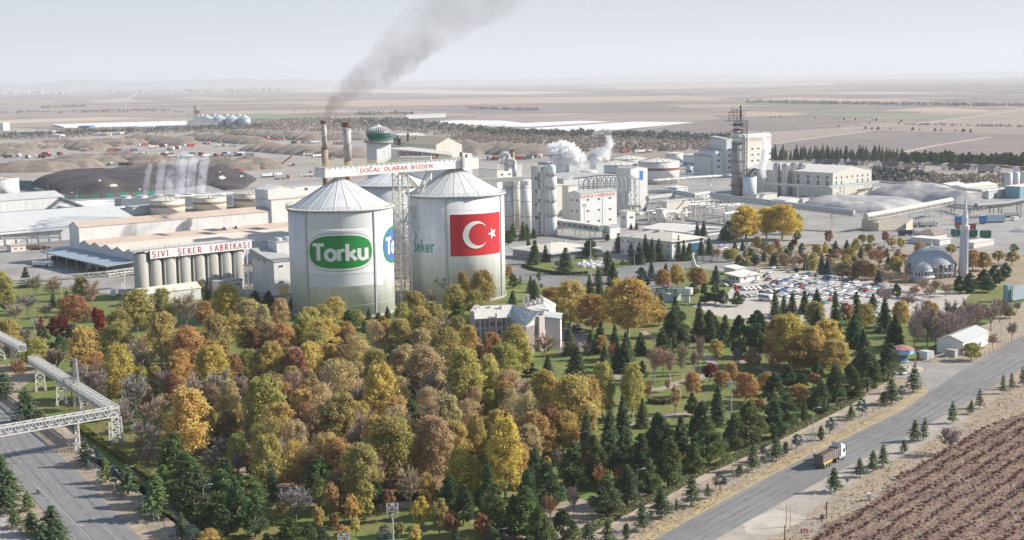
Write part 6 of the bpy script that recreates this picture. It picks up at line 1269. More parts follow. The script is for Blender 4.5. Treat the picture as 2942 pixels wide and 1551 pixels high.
# small blue bus shelter at the right edge
p=G('H',2470,862);t=thing('blue_hoarding','pale blue hoarding with a cabin at the right edge above the bare trees','hoarding',p);mb=MB();mb.box(p+UZ*.6,Vc((14,9,0)),Vc((-.2,.3,0)),6.5);mb.build('board',M('hoarding_blue',(.36,.43,.47),.7,.15,.5),t);mb=MB();mb.box(p+Vc((-2,1,0)),Vc((2,1,0)),Vc((-.8,3,0)),7.2);mb.build('cabin',TEALW,t)
# ---- roads
def smooth(pts,n=4):
 out=[]
 for i in range(len(pts)-1):
  a=pts[max(i-1,0)];b2=pts[i];c=pts[i+1];d=pts[min(i+2,len(pts)-1)]
  for k in range(n):
   t_=k/n;out.append(.5*((2*b2)+(c-a)*t_+(2*a-5*b2+4*c-d)*t_**2+(3*b2-a-3*c+d)*t_**3))
 return out+[pts[-1]]
def band(name,L_,Rr,z,mat,kind='structure'):
 n=40
 def res(p):
  seg=[(b2-a).length for a,b2 in zip(p[:-1],p[1:])];tot=sum(seg);out=[]
  for i in range(n+1):
   s=tot*i/n
   for j,l in enumerate(seg):
    if s<=l+1e-6 or j==len(seg)-1:out.append(p[j]+(p[j+1]-p[j])*min(s/l,1));break
    s-=l
  return out
 A,B=res(L_),res(Rr);me=bpy.data.meshes.new(name);vs=[(p.x,p.y,z)for p in A+B]
 fs=[(i,i+1,n+2+i,n+1+i)for i in range(n)]
 k=fs[0];v=[Vc(vs[i])for i in k];
 if(v[1]-v[0]).cross(v[2]-v[0]).z<0:fs=[f[::-1]for f in fs]
 me.from_pydata(vs,[],fs);me.materials.append(mat);return put(name,me,None,None,kind)
def far_ext(p,d,s):return p+d.normalized()*s
rl=[G('T8',-1000,1312),G('T8',0,757),G('T8',430,530),G('T8',700,385),G('T8',1300,100),G('T8',1500,0),G('T7',1745,690),G('T7',2120,445),G('T7',2576,198)]
rr=[G('T8',-1000,1620),G('T8',0,1052),G('T8',560,742),G('T8',960,520),G('T8',1420,290),G('T8',1910,20),G('T7',2576,480)]
rd=(rl[-1]-rl[-2]);rl.append(rl[-1]+rd*8);rr.append(rr[-1]+(rr[-1]-rr[-2]).normalized()*rd.length*8.6)
flat('roadside_dry_ground',[rl[0]+Vc((-34,30,0))]+[p+Vc((-13,10,0))for p in rl[1:7]]+[rl[-1]+Vc((-30,30,0)),rr[-1]+Vc((160,-60,0)),rr[0]+Vc((190,-110,0)),rr[0]+Vc((30,-50,0))],-.035,m_dry)
band('main_road',rl,rr,.03,m_road)
def resamp(p,n=40):
 seg=[(b2-a).length for a,b2 in zip(p[:-1],p[1:])];tot=sum(seg);out=[]
 for i in range(n+1):
  s=tot*i/n
  for j,l in enumerate(seg):
   if s<=l+1e-6 or j==len(seg)-1:out.append(p[j]+(p[j+1]-p[j])*min(s/l,1));break
   s-=l
 return out
def wear(La,Ra,fs,mat):
 A,B=resamp(La),resamp(Ra)
 for k,(f0,f1)in enumerate(fs):band('wheel_track',[p+(q-p)*(f0+R.uniform(-.012,.012))for p,q in zip(A,B)],[p+(q-p)*(f1+R.uniform(-.012,.012))for p,q in zip(A,B)],.034+.001*k,mat)
TRK=M('worn_asphalt',(.165,.16,.157),.9,.22,.25,col2=(.215,.21,.205),thr=(.35,.6))
wear(rl,rr,((.12,.22),(.3,.4),(.56,.63),(.74,.8)),TRK)
flat('side_entrance_paving',[G('T7',x,y)for x,y in((1745,690),(1700,610),(1620,590),(1420,560),(1440,470),(1560,430),(1700,420),(1890,452),(2100,440),(2200,405),(2120,450),(1900,590))],.022,M('entrance_paving',(.32,.305,.285),.9,.12,.3,col2=(.28,.265,.25)))
flat('entrance_island',[G('R6',x,y)for x,y in((560,560),(620,500),(760,520),(900,570),(920,630),(780,640),(640,610))],.06,M('pale_paving',(.48,.43,.34),.9,.1,.4))
flat('yellow_kerb_grass',[rl[0]+Vc((-3.5,3,0))]+[p+Vc((-2.6,2.1,0))for p in rl[1:6]]+[G('T7',1720,640),G('T7',1740,690)]+list(reversed(rl[1:6]))+[rl[0]],-.01,M('straw_verge',(.45,.36,.21),.95,.25,.8,bump=.6,col2=(.37,.30,.21)))
flat('gravel_verge',rr[:6]+[rr[5]+Vc((5,-4,0)),rr[4]+Vc((5.5,-4.4,0)),rr[3]+Vc((5.5,-4.4,0)),rr[2]+Vc((6,-5,0)),rr[1]+Vc((7,-5.6,0)),rr[0]+Vc((7,-5.6,0))],-.012,M('gravel_verge_stone',(.36,.32,.275),.95,.15,.4,col2=(.41,.365,.31)))
flat('concrete_apron',PG('T8',(110,980),(390,865),(710,940),(520,1020),(420,1090),(130,1080)),.0,M('pale_slab',(.50,.45,.38),.9,.15,.3,col2=(.43,.38,.32)))
flat('walk_strip',[rl[0]+Vc((-10,7,0)),rl[1]+Vc((-9,7,0)),rl[3]+Vc((-9.5,8,0)),rl[5]+Vc((-9,7.5,0)),G('T7',1640,590),G('T7',1560,600),rl[5]+Vc((-13.5,11,0)),rl[3]+Vc((-13,10.5,0)),rl[1]+Vc((-12.5,10,0)),rl[0]+Vc((-14,10,0))],.0,m_walk)
# left road
ql=[G('T2',980,1650),G('T2',720,1358),G('T2',430,1020),G('T2',150,690),G('T2',-60,420),G('T1',-200,940)]
qr=[G('T2',1800,1650),G('T2',1490,1358),G('T2',1140,1000),G('T2',800,620),G('T2',540,400),G('T1',240,1130),G('T1',-60,880)]
flat('left_verge',[ql[0]+Vc((-40,-10,0)),ql[-1]+Vc((-60,40,0)),qr[-1]+Vc((4,60,0)),qr[-1]+Vc((4,8,0)),qr[4]+Vc((8,5,0)),qr[2]+Vc((9,5,0)),qr[0]+Vc((10,4,0))],-.03,m_dry)
wear(ql,qr,((.14,.2),(.3,.35),(.55,.62),(.76,.82)),TRK);band('left_road',ql,qr,.03,M('left_road_asphalt',(.215,.21,.21),.88,.1,.2,col2=(.235,.23,.23)))
WL=M('road_paint',(.42,.42,.41),.8,.3,1.0)
for k,((x0,y0),(x1,y1))in enumerate((((30,280),(60,305)),((95,330),(130,362)),((165,392),(200,425)),((300,515),(340,552)),((370,585),(410,620)),((445,650),(490,690)),((525,720),(565,757)),((605,790),(652,832)),((690,865),(735,912)),((870,1040),(915,1080)),((970,1120),(1015,1160)))):
 mb=MB();mb.strip([G('T2',x0,y0),G('T2',x1,y1)],.16,.04);mb.build('lane_dash',WL)['kind']='structure'
for pts in(((130,560),(330,740),(560,965),(840,1230),(960,1358)),((1085,1215),(1245,1358)),((1300,1190),(1370,1260))):mb=MB();mb.strip([G('T2',*p)for p in pts],.15,.04);mb.build('lane_line',WL)['kind']='structure'
flat('left_side_road',PG('T2',(-100,960),(0,1010),(120,1150),(300,1358),(330,1450),(-150,1450)),.0,M('side_lane',(.37,.34,.31),.9,.15,.3))
flat('left_kerb_walk',PG('T2',(640,180),(820,420),(1000,640),(1180,560),(1480,870),(1800,1010),(2000,1180),(2300,1358),(2100,1400),(1820,1120),(1500,900),(1060,500),(760,170)),-.01,m_walk)
# park paths
def pathway(panel,pts,w_,z=.0,mat=None):
 mb=MB();mb.strip(smooth([G(panel,*p)for p in pts],6),w_,z);mb.build('park_path',mat or m_path)['kind']='structure'
PP=M('pinkish_path',(.36,.285,.235),.9,.15,.5)
pathway('T5',[(1300,640),(1750,800),(2050,720),(2300,660),(2380,560),(2330,470),(2200,420)],4.0,.0,PP)
pathway('T5',[(1560,1190),(1700,1100),(1900,1080),(2160,1060),(2500,1100)],4.0,.003,PP)
pathway('T5',[(1640,190),(1720,240),(1800,275)],3.2,.006,PP);pathway('T7',[(0,385),(140,440),(320,500),(430,545)],3.0,.009,PP)
pathway('T5',[(-100,1150),(300,1060),(360,745),(460,760)],3.0,.012,PP);pathway('T3',[(-20,820),(40,950),(20,1100),(-40,1350),(60,1500)],4.5,.0,PP)
pathway('T4',[(-100,560),(120,690),(330,800),(700,960),(1200,1000),(1800,985),(2300,930),(2562,870)],4.0,.003,PP);pathway('T3',[(0,480),(250,490),(460,510)],3.0,.006,PP)
pathway('T3',[(1000,560),(1400,590),(1700,560)],8.0,.002,M('sunny_clearing',(.44,.36,.30),.9,.15,.5))
flat('office_parking',PG('S4',(1770,700),(2099,700),(2300,900),(2099,1210),(1770,1230)),-.01,m_asph);flat('office_forecourt',PG('S4',(-60,760),(190,720),(190,1000),(-60,1000)),-.01,M('forecourt_paving',(.43,.38,.34),.9,.12,.4))
flat('litter_floor',PG('T3',(60,1350),(0,500),(700,300),(1300,500),(1700,500),(2350,500),(2700,1300),(2000,1900),(900,1800)),-.03,m_litter)
flat('litter_floor',PG('T4',(200,620),(1500,620),(1900,800),(1200,900),(500,860)),-.02,m_litter)
# ---- orchard
ob=[G('T8',2576,10),G('T8',2100,220),G('T8',1500,570),G('T8',1200,830),G('T8',800,1010),G('T8',700,1150),G('T8',700,1400),G('T8',3400,1400),G('T8',3400,-100)]
flat('orchard_soil',ob,-.015,M('orchard_ground',(.215,.15,.12),.95,.3,.4,bump=.6,col2=(.30,.225,.165),thr=(.40,.62)))
def inside(p,poly):
 c=False
 for i in range(len(poly)):
  a,b2=poly[i],poly[i-1]
  if(a.y>p.y)!=(b2.y>p.y)and p.x<(b2.x-a.x)*(p.y-a.y)/(b2.y-a.y)+a.x:c=not c
 return c
RDv=Vc((33.5,40.8,0)).normalized();RDn=Vc((RDv.y,-RDv.x,0))
def bare_bush(seed,h=1.3,n=80,col=None):
 r=random.Random(seed);mb=MB()
 mb.tube((0,0,0),(0,0,h*.35),.07,.05,5)
 for i in range(n):
  a=r.uniform(0,6.28);z=h*.3;p=Vc((0,0,z));l=r.uniform(.5,1.1)*h*.62;el=r.uniform(.3,1.2);d=Vc((math.cos(a)*math.cos(el),math.sin(a)*math.cos(el),math.sin(el)))
  q=p+d*l;s=d.cross(UZ).normalized()*.06;mb.add([p-s,p+s,q],[(0,1,2)])
  for k in range(3):
   f=r.uniform(.35,.95);b0=p+d*l*f;dd=(d+Vc((r.uniform(-1,1),r.uniform(-1,1),r.uniform(-.2,1)))*.8).normalized();e=b0+dd*l*.4;s2=dd.cross(UZ).normalized()*.045;mb.add([b0-s2,b0+s2,e],[(0,1,2)])
 return mb
TW=M('reddish_twigs',(.33,.17,.145),.9,.3,.6,col2=(.27,.175,.145));
OBM=[bare_bush(i).mesh('orchard_bush',TW)for i in range(6)]
o0=G('T8',1200,830);spots=[]
for i in range(-2,56):
 for j in range(-90,170):
  p=o0+RDn*(i*4.5+2)+RDv*(j*1.5+R.uniform(-.6,.6))+RDn*R.uniform(-.85,.85)
  if R.random()<.14:continue
  if inside(p,ob):
   x,y=proj(p)
   if-20<x<2990 and y<1600:spots.append((y,p))
spots.sort(key=lambda s:-s[0]);rest=MB()
for k,(y,p)in enumerate(spots):
 if k<300:
  o=put('orchard_bush',OBM[k%6],None,None,None,p,R.uniform(0,6),R.uniform(.6,1.15));tag(o,'bare reddish orchard bush in the rows nearest the bottom right corner','bush','orchard bushes in rows')
if len(spots)>300:
 parts_v,parts_f,off=[],[],0;base_v=[np.array([v.co[:]for v in m_.vertices])for m_ in OBM];base_f=[[tuple(p.vertices)for p in m_.polygons]for m_ in OBM]
 for k,(y,p)in enumerate(spots[300:3400]):
  v=base_v[k%6]*R.uniform(.6,1.15);a=R.uniform(0,6.28);c_,s_=math.cos(a),math.sin(a);w_=np.stack([v[:,0]*c_-v[:,1]*s_+p.x,v[:,0]*s_+v[:,1]*c_+p.y,v[:,2]],1);parts_v.append(w_)
  parts_f+=[tuple(i+off for i in f)for f in base_f[k%6]];off+=len(v)
 me=bpy.data.meshes.new('orchard_rows');me.from_pydata(np.concatenate(parts_v).tolist(),[],parts_f);me.materials.append(TW);put('orchard_rows',me,None,'bare reddish orchard rows running up the right edge','stuff')
# ---- vehicles
PAINTC=M('car_paint',(1,1,1),.3,.04,2.0,use_obj=True,spec=.5);CG=M('car_glass',(.03,.04,.05),.15,.1,1,spec=.6);TYRE=BLACK;RIM=M('alloy_rim',(.35,.35,.36),.4,.1,1,metal=.5);LAMPW=M('headlamp_glass',(.7,.7,.68),.2,.05,1)
def car_meshes(prof,glass,wd):
 def extrude(pr,w0,w1,mat,nm):
  mb=MB();n_=len(pr);L_=[(x,-(w0 if z<1.0 else w1)/2,z)for x,z in pr];Rr=[(x,(w0 if z<1.0 else w1)/2,z)for x,z in pr]
  mb.add(L_+Rr,[tuple(range(n_)),tuple(range(2*n_-1,n_-1,-1))]+[(i,n_+i,n_+(i+1)%n_,(i+1)%n_)for i in range(n_)]);return mb.mesh(nm,mat)
 return extrude(prof,wd,wd*.8,PAINTC,'body'),extrude(glass,wd*1.01,wd*.815,CG,'windows')
SAL=([(-2.2,.35),(2.2,.35),(2.22,.72),(1.95,.88),(1.05,.96),(.45,1.40),(-.85,1.42),(-1.55,1.0),(-2.15,.95),(-2.22,.6)],[(.98,.985),(.43,1.36),(-.80,1.375),(-1.42,1.0)],1.75)
HAT=([(-1.95,.35),(2.0,.35),(2.02,.75),(1.7,.92),(.95,1.0),(.35,1.47),(-1.3,1.48),(-1.85,1.0),(-1.98,.7)],[(.9,1.02),(.34,1.43),(-1.25,1.435),(-1.72,1.02)],1.72)
VAN=([(-2.2,.35),(2.15,.35),(2.2,.85),(1.8,1.05),(1.25,1.12),(.7,1.8),(-2.15,1.85),(-2.22,.9)],[(1.22,1.14),(.72,1.74),(-.4,1.77),(-.4,1.14)],1.85)
def wheel_mesh(r,wd):
 a=MB();a.tube((0,-wd/2,0),(0,wd/2,0),r,None,12);b2=MB();b2.tube((0,-wd/2-.01,0),(0,wd/2+.01,0),r*.6,None,10);return a.mesh('wheel',TYRE),b2.mesh('rim',RIM)
CW,CR=wheel_mesh(.32,.2)
def make_car(kind,nm):
 pr={'saloon':SAL,'hatchback':HAT,'van':VAN}[kind];bm_,gm=car_meshes(*pr);t=thing(nm,'white '+kind,'van' if kind=='van' else 'car',(0,0,-500),wm=False)
 put('body',bm_,t);put('windows',gm,t);wb=1.32
 for sx_ in(-wb,wb):
  for sy in(-1,1):w_=put('wheel',CW,t,loc=(sx_,sy*pr[2]*.46,.32));put('rim',CR,w_)
 hl=MB();x0=pr[0][1][0]
 for sy in(-1,1):
  h_=MB();h_.box((x0-.08,sy*pr[2]*.36-.16,.62),Vc((.12,0,0)),Vc((0,.32,0)),.14);put('headlight',h_.mesh('headlight',LAMPW),t)
 return t
PROTO={k:make_car(k,'parked_car' if k!='van' else 'parked_van')for k in('saloon','hatchback','van')}
CC={'white':(.75,.75,.74),'grey':(.30,.31,.32),'silver':(.48,.49,.50),'dark grey':(.07,.075,.085),'black':(.02,.022,.025),'blue':(.04,.13,.38),'dark blue':(.02,.045,.11),'red':(.42,.03,.04),'maroon':(.22,.03,.045),'dark green':(.03,.085,.075),'teal':(.10,.32,.32)}
LANDM=[]
ORD=['nearest','second nearest','third nearest','fourth nearest','fifth nearest','sixth nearest','seventh nearest','eighth nearest','ninth nearest','tenth nearest','eleventh nearest','twelfth nearest']
cars=[]
def A_(s):return[tuple(int(v)if v.lstrip('-').isdigit()else v for v in e.split(','))for e in s.split()]
ABB={'w':'white','g':'grey','s':'silver','d':'dark grey','k':'black','b':'blue','n':'dark blue','r':'red','m':'maroon','e':'dark green','t':'teal'}
for x,y,c_ in A_('270,215,w 405,232,w 345,295,d 370,352,d 475,160,w 620,187,w 170,384,s 465,395,m 555,350,w 560,404,n 650,362,b 625,414,w 780,387,w 755,440,w 840,452,e 935,412,w 915,478,r 1015,482,w 1070,507,w 1165,382,w 1310,412,m 1385,424,w 1455,443,w 1200,482,w 1260,494,w 1320,550,e 1190,528,w 1700,485,w 1800,478,w 1865,518,d 1960,532,r 1555,543,w 1710,563,w 1640,618,n 1830,583,w 1890,603,w 620,520,b 680,492,d 720,528,w 800,545,w 1010,246,w 1090,272,g 1170,287,d 1300,310,g 1360,328,b 1430,338,w 1490,353,s 1560,342,w 1640,374,n 1690,384,n 1780,388,w 1960,443,g 2050,446,k 2140,458,d 2180,432,w 2400,495,w 2490,508,w 2550,532,w 1000,585,w 1060,604,n 1240,642,w 1300,720,t 1380,685,r 610,604,w 700,622,w 830,642,w 1040,662,w 2150,674,w 2190,704,w 2140,834,w 2170,864,w 2520,624,w 2260,470,s 1130,560,w 1290,480,g 1420,590,g 720,470,w 560,545,n 1500,690,w 1600,720,s 520,690,w'):cars.append((G('R4',x,y+18),GA+R.uniform(-.05,.05),ABB[c_],'saloon' if R.random()<.55 else 'hatchback'))
for x,y,c_ in A_('50,500,w 125,496,w 205,488,w 285,478,d 355,465,g 425,450,w 60,612,s 125,605,g 190,597,w 285,560,n 400,552,w -20,505,w -10,620,g -120,470,w -75,480,d'):cars.append((G('R4',x,y+18),GA-math.pi/2+R.uniform(-.05,.05),ABB[c_],'hatchback' if R.random()<.5 else 'saloon'))
for x,y in((795,325),(945,348),(1620,480)):cars.append((G('R4',x,y),GA+math.pi,'white','van'))
for p,x,y,h_,c_ in(('R3',1120,775,0,'w'),('R3',1080,745,0,'w'),('R3',1060,800,0,'w'),('R3',1140,745,0,'s'),('R3',1500,775,0,'g'),('R3',1300,770,0,'w'),('G',2190,715,1,'s'),('G',2250,712,1,'d'),('G',660,545,0,'s'),('S4',1830,710,0,'m'),('S4',2060,760,0,'d'),('S4',2095,800,0,'n'),('R6',580,668,0,'w')):cars.append((G(p,x,y),GA-(math.pi/2 if h_ else 0),ABB[c_],'saloon'))
CLM=[('the minibus',G('R4',340,690)),('the gatehouse',G('G',2400,680)),('the flatbed pickup',G('R4',800,240)),('the small mosque dome',G('S3',700,1200)),('the entrance gate',G('G',1840,860)),('the teal car',G('R4',1300,720)),('the two white vans',G('R4',870,340)),('the bright red saloon',G('R4',915,480)),('the pinkish park office',G('S4',1830,800)),('the yellow trees',G('R3',1200,700)),('the guard booth',G('R6',600,600))]
PLACES={}
def ORDN(i):
 n=i+1;return f"{n}{'th' if 10 < n % 100 < 14 else {1: 'st', 2: 'nd', 3: 'rd'}.get(n % 10, 'th')} nearest"
def place_labels(items,lms,where,used=None):
 """items: list of (object, pos, description). Distinct wording from what each stands nearest to"""
 grp={}
 for it in items:
  lm=min(lms,key=lambda l:(l[1]-it[1]).length*(l[2]if len(l)>2 else 1));grp.setdefault((it[2],lm[0]),[]).append(((lm[1]-it[1]).length,it[0]))
 for(desc,ln),lst in grp.items():
  lst.sort(key=lambda e:e[0])
  for i,(d_,o)in enumerate(lst):
   o['label']=f"{desc}{where} {(ORD[i] if i < len(ORD) else ORDN(i))} to {ln}" if len(lst)>1 or True else f'{desc} by {ln}'
rq=random.Random(5);lot=PG('R4',(470,470),(900,400),(1500,400),(2250,470),(2450,540),(2000,640),(1300,700),(560,640))
for _ in range(900):
 p=G('R4',rq.uniform(450,2500),rq.uniform(400,720))
 u_=p.dot(E2);p=p+E2*(round(u_/2.7)*2.7-u_)
 if inside(p,lot)and min((p-c[0]).length for c in cars)>3.6:cars.append((p,GA+rq.uniform(-.04,.04),rq.choice(['white','white','white','silver','grey','dark grey','dark blue','white']),rq.choice(['saloon','hatchback'])))
 if len(cars)>176:break
items=[]
for p,a,c_,k in cars:
 o=dup(PROTO[k],p,a+(math.pi if R.random()<.4 and k!='van' else 0),None,'parked cars',R.uniform(.97,1.05),CC[c_],('body',));items.append((o,p,f"{c_} parked {'van' if k == 'van' else k},"))
place_labels(items,CLM,'')
for o in PROTO.values():
 for c in list(o.children_recursive):bpy.data.objects.remove(c)
 bpy.data.objects.remove(o)
# minibus
def box_vehicle(name,label,cat,p,ang,L_,wd,ht,bodyc,front=.75,group=None,wheels=((-.32),(.33)),win=True):
 t=thing(name,label,cat,p,ang,group,wm=False);mb=MB();pr=[(-L_/2,.4),(L_/2,.4),(L_/2+.02,ht*.42),(L_/2-front,ht*.95),(L_/2-front-.3,ht),(-L_/2,ht)];n_=len(pr)
 mb.add([(x,-wd/2,z)for x,z in pr]+[(x,wd/2,z)for x,z in pr],[tuple(range(n_)),tuple(range(2*n_-1,n_-1,-1))]+[(i,n_+i,n_+(i+1)%n_,(i+1)%n_)for i in range(n_)]);o=mb.build('body',PAINTC,t);o.color=(*bodyc,1);o.matrix_parent_inverse=Matrix()
 if win:
  for sy in(-1,1):
   nw=max(2,int(L_/1.4))
   for i in range(nw):g=MB();g.box((-L_/2+.35+i*(L_-1.8)/nw,sy*(wd/2+.01)-.015,ht*.52),Vc(((L_-1.8)/nw*.86,0,0)),Vc((0,.03,0)),ht*.32);put('window',g.mesh('window',CG),t)
  g=MB();a=Vc((L_/2+.03,-wd/2*.88,ht*.47));b2=Vc((L_/2-front+.06,-wd/2*.86,ht*.9));g.add([a,Vc((a.x,-a.y,a.z)),Vc((b2.x,-b2.y,b2.z)),b2],[(0,1,2,3)]);put('windscreen',g.mesh('windscreen',CG),t)
 for f in wheels:
  for sy in(-1,1):w_=put('wheel',CW,t,loc=(f*L_,sy*wd*.46,.42),scale=1.3);put('rim',CR,w_)
 return t
box_vehicle('minibus','long white minibus with dark window band at the near edge of the car park','minibus',G('R4',340,690),GA-math.pi/2,7.2,2.2,2.9,(.75,.75,.74))
t=box_vehicle('delivery_van','white van parked by the tracks under the dark lattice conveyor','van',G('S3',1910,405),GA,6.0,2.1,2.5,(.75,.75,.74))
# flatbed pickup in the car park
t=thing('flatbed_truck','black flatbed pickup truck at the far edge of the car park','pickup',G('R4',760,240),GA*.2,wm=False);mb=MB();mb.box((-3.4,-1.1,.8),Vc((4.4,0,0)),Vc((0,2.2,0)),.25);put('flatbed',mb.mesh('flatbed',DARK),t);mb=MB();mb.hexa([Vc(v)for v in((1.1,-1.05,.5),(3.4,-1.05,.5),(3.4,1.05,.5),(1.1,1.05,.5))],[Vc(v)for v in((1.1,-1,2.5),(2.9,-1,2.5),(2.9,1,2.5),(1.1,1,2.5))]);put('cab',mb.mesh('cab',M('black_cab',(.025,.025,.03),.4,.1,1)),t)
for x in(-2.2,2.4):
 for sy in(-1,1):w_=put('wheel',CW,t,loc=(x,sy*.95,.42),scale=1.3);put('rim',CR,w_)
# lorries
LW,LR=wheel_mesh(.5,.34);SOILM=M('truck_load_soil',(.11,.075,.06),.95,.3,1.5,bump=.8,col2=(.16,.11,.08));CABW=M('cab_paint',(1,1,1),.4,.05,1,use_obj=True,spec=.4)
def lorry_mesh_cab():
 mb=MB();pr=[(0,.75),(2.2,.75),(2.25,1.7),(2.1,2.6),(1.9,3.2),(1.5,3.55),(.1,3.75),(0,3.6)];n_=len(pr);wd=2.45
 mb.add([(x,-wd/2,z)for x,z in pr]+[(x,wd/2,z)for x,z in pr],[tuple(range(n_)),tuple(range(2*n_-1,n_-1,-1))]+[(i,n_+i,n_+(i+1)%n_,(i+1)%n_)for i in range(n_)]);return mb.mesh('cab',CABW)
CABM=lorry_mesh_cab();mb=MB();mb.add([(2.27,-1.1,1.75),(2.27,1.1,1.75),(2.0,1.05,2.75),(2.0,-1.05,2.75)],[(0,1,2,3)]);WSM=mb.mesh('windscreen',CG)
mb=MB();mb.box((.9,-1.24,1.75),Vc((1.0,0,0)),Vc((0,.03,0)),.85);SWM=mb.mesh('side_window',CG)
mb=MB();mb.box((-10.6,-.45,.75),Vc((12.0,0,0)),Vc((0,.9,0)),.35);CHM=mb.mesh('chassis',DARK)
def tub(L0,L1,wd,zb,zt,mat,flare=.1):
 mb=MB();o=[(L0,-wd/2+flare),(L1,-wd/2+flare),(L1,wd/2-flare),(L0,wd/2-flare)];u=[(L0-.15,-wd/2),(L1+.3,-wd/2),(L1+.3,wd/2),(L0-.15,wd/2)];th_=.09
 ui=[(L0-.15+th_,-wd/2+th_),(L1+.3-th_,-wd/2+th_),(L1+.3-th_,wd/2-th_),(L0-.15+th_,wd/2-th_)];oi=[(L0+th_,-wd/2+flare+th_),(L1-th_,-wd/2+flare+th_),(L1-th_,wd/2-flare-th_),(L0+th_,wd/2-flare-th_)]
 vs=[(x,y,zb)for x,y in o]+[(x,y,zt)for x,y in u]+[(x,y,zt)for x,y in ui]+[(x,y,zb+.1)for x,y in oi];fs=[(3,2,1,0),(12,13,14,15)]
 for i in range(4):j=(i+1)%4;fs+=[(i,j,4+j,4+i),(4+i,4+j,8+j,8+i),(8+i,8+j,12+j,12+i)]
 mb.add(vs,fs);return mb.mesh('tipper_body',mat)
def load_mesh(L0,L1,wd,z,hmp=.5,seed=1):
 r=random.Random(seed);mb=MB();nx,ny=14,5;vs=[]
 for i in range(nx+1):
  for j in range(ny+1):e=min(i,nx-i,1)*min(j,ny-j,1);vs.append((L0+(L1-L0)*i/nx,-wd/2+wd*j/ny,z+(hmp*(1+.5*math.sin(i*1.35))*e)*math.sin(math.pi*j/ny)+r.uniform(-.05,.05)))
 mb.add(vs,[(i*(ny+1)+j,(i+1)*(ny+1)+j,(i+1)*(ny+1)+j+1,i*(ny+1)+j+1)for i in range(nx)for j in range(ny)]);return mb.mesh('load',SOILM,True)
BODYM=M('tipper_paint',(1,1,1),.6,.15,.8,use_obj=True);TB=tub(-10.4,-1.6,2.5,1.3,3.3,BODYM);LD=load_mesh(-10.2,-1.6,2.3,2.75)
def make_lorry(load=True):
 t=thing('parked_lorry','lorry','lorry',(0,0,-500),wm=False);put('cab',CABM,t);put('windscreen',WSM,t);put('side_window',SWM,t);put('chassis',CHM,t);put('tipper_body',TB,t)
 if load:put('load',LD,t)
 for x in(1.3,-2.6,-7.0,-8.3,-9.6):
  for sy in(-1,1):w_=put('wheel',LW,t,loc=(x,sy*1.02,.5));put('rim',LR,w_)
 return t
P1,P2=make_lorry(True),make_lorry(False);items=[]
lr=[(('A',)+q)for q in A_('1300,705,r 1390,720,o 1450,725,w 1530,715,r 1600,745,w 1660,735,r 1720,715,r 1930,692,w 2050,680,g 2120,675,b 2060,715,w 2110,715,s 1070,755,o 1150,758,m 1210,758,w 1280,752,b 800,755,w 990,752,r 1320,795,w 1370,790,k 1420,800,w 1460,795,y 1500,805,o 1540,790,w 1590,800,n 1640,810,w 1650,830,b 1740,790,g 1800,810,w 1880,795,d 1950,805,w 2010,805,k 2060,805,w 2110,795,b 2140,800,w 2180,790,w 2230,800,d 2260,800,g 120,815,d 180,808,w 270,822,b 340,820,k 380,808,m 445,795,m 570,792,n 1110,882,w 1210,892,k 2440,662,r 2480,648,m 2540,885,w 2220,960,r 2500,995,w')]+[(('C',)+q)for q in A_('60,330,m 100,330,r 190,330,r 240,330,o 350,365,n 420,362,w 480,355,d 570,358,w 720,375,d 440,478,w 520,490,w 690,512,y 150,672,w 270,690,s 410,672,w 500,660,w 2160,512,r 2200,510,o 2390,505,g 2440,505,w 2500,500,k 1880,415,r 1900,375,m 1960,360,w')]+[(('E',)+q)for q in A_('30,355,r 75,352,o 270,340,w 340,345,r 410,345,e 490,330,w 1240,280,w 1300,285,r 1380,290,w 1450,285,s')]
LC={**{k:CC[v]for k,v in ABB.items()},'o':(.42,.13,.05),'y':(.5,.38,.1)};LN={**ABB,'o':'orange','y':'yellow'}
for pn,x,y,c_ in lr:
 p=G(pn,x,y);o=dup(P1 if R.random()<.5 else P2,p,R.choice([GA,GA+math.pi,GA-1.57,.3,3.3])+R.uniform(-.2,.2),None,'lorries in the beet yard',R.uniform(1.15,1.4))
 bc=LC[c_];cc_=R.choice([(.7,.7,.7),(.7,.7,.7),bc,(.4,.08,.06)])
 for ch in o.children:
  if ch.name.startswith('tipper_body'):ch.color=(*bc,1)
  if ch.name.startswith('cab'):ch.color=(*cc_,1)
 items.append((o,p,f"{LN[c_]} tipper lorry,"))
YLM=[('the blue and white yard hut',G('A',935,692)),('the steam plumes',G('A',1900,900)),('the leftmost boiler chimney',G('C',600,480)),('the glazed lookout tower',G('C',1110,400)),('the raised tipper',G('C',240,580)),('the left picture edge',G('A',150,810)),('the swan neck duct',G('E',150,330)),('the coal heap crest',G('A',1100,900)),('the grain silos',G('A',2000,650)),('the farthest steam cloud',G('E',1300,290)),('the long grey shed',G('C',1900,380))]
place_labels(items,YLM,'')
items=[]
for k,(x,y)in enumerate(((640,712),(735,708),(820,716),(960,706),(1040,728),(1110,722),(1240,738),(1425,745),(1625,756),(1850,764),(2095,768),(2320,792),(2520,792),(880,716))):
 p=G('F',x,y);o=dup(P1,p,(0.0 if k%3 else math.pi)+R.uniform(-.06,.06),None,'queue of loaded lorries',1.75 if k>5 else 1.4)
 for ch in o.children:
  if ch.name.startswith('tipper_body'):ch.color=((.16,.12,.11,1),(.10,.12,.18,1),(.3,.3,.3,1))[k%3]
  if ch.name.startswith('cab'):ch.color=(.72,.72,.72,1)
 items.append((o,p,'loaded dark lorry in the queue,'))
place_labels(items,[('the alcohol factory',G('F',240,690)),('the right picture edge',G('F',2576,770))],'')
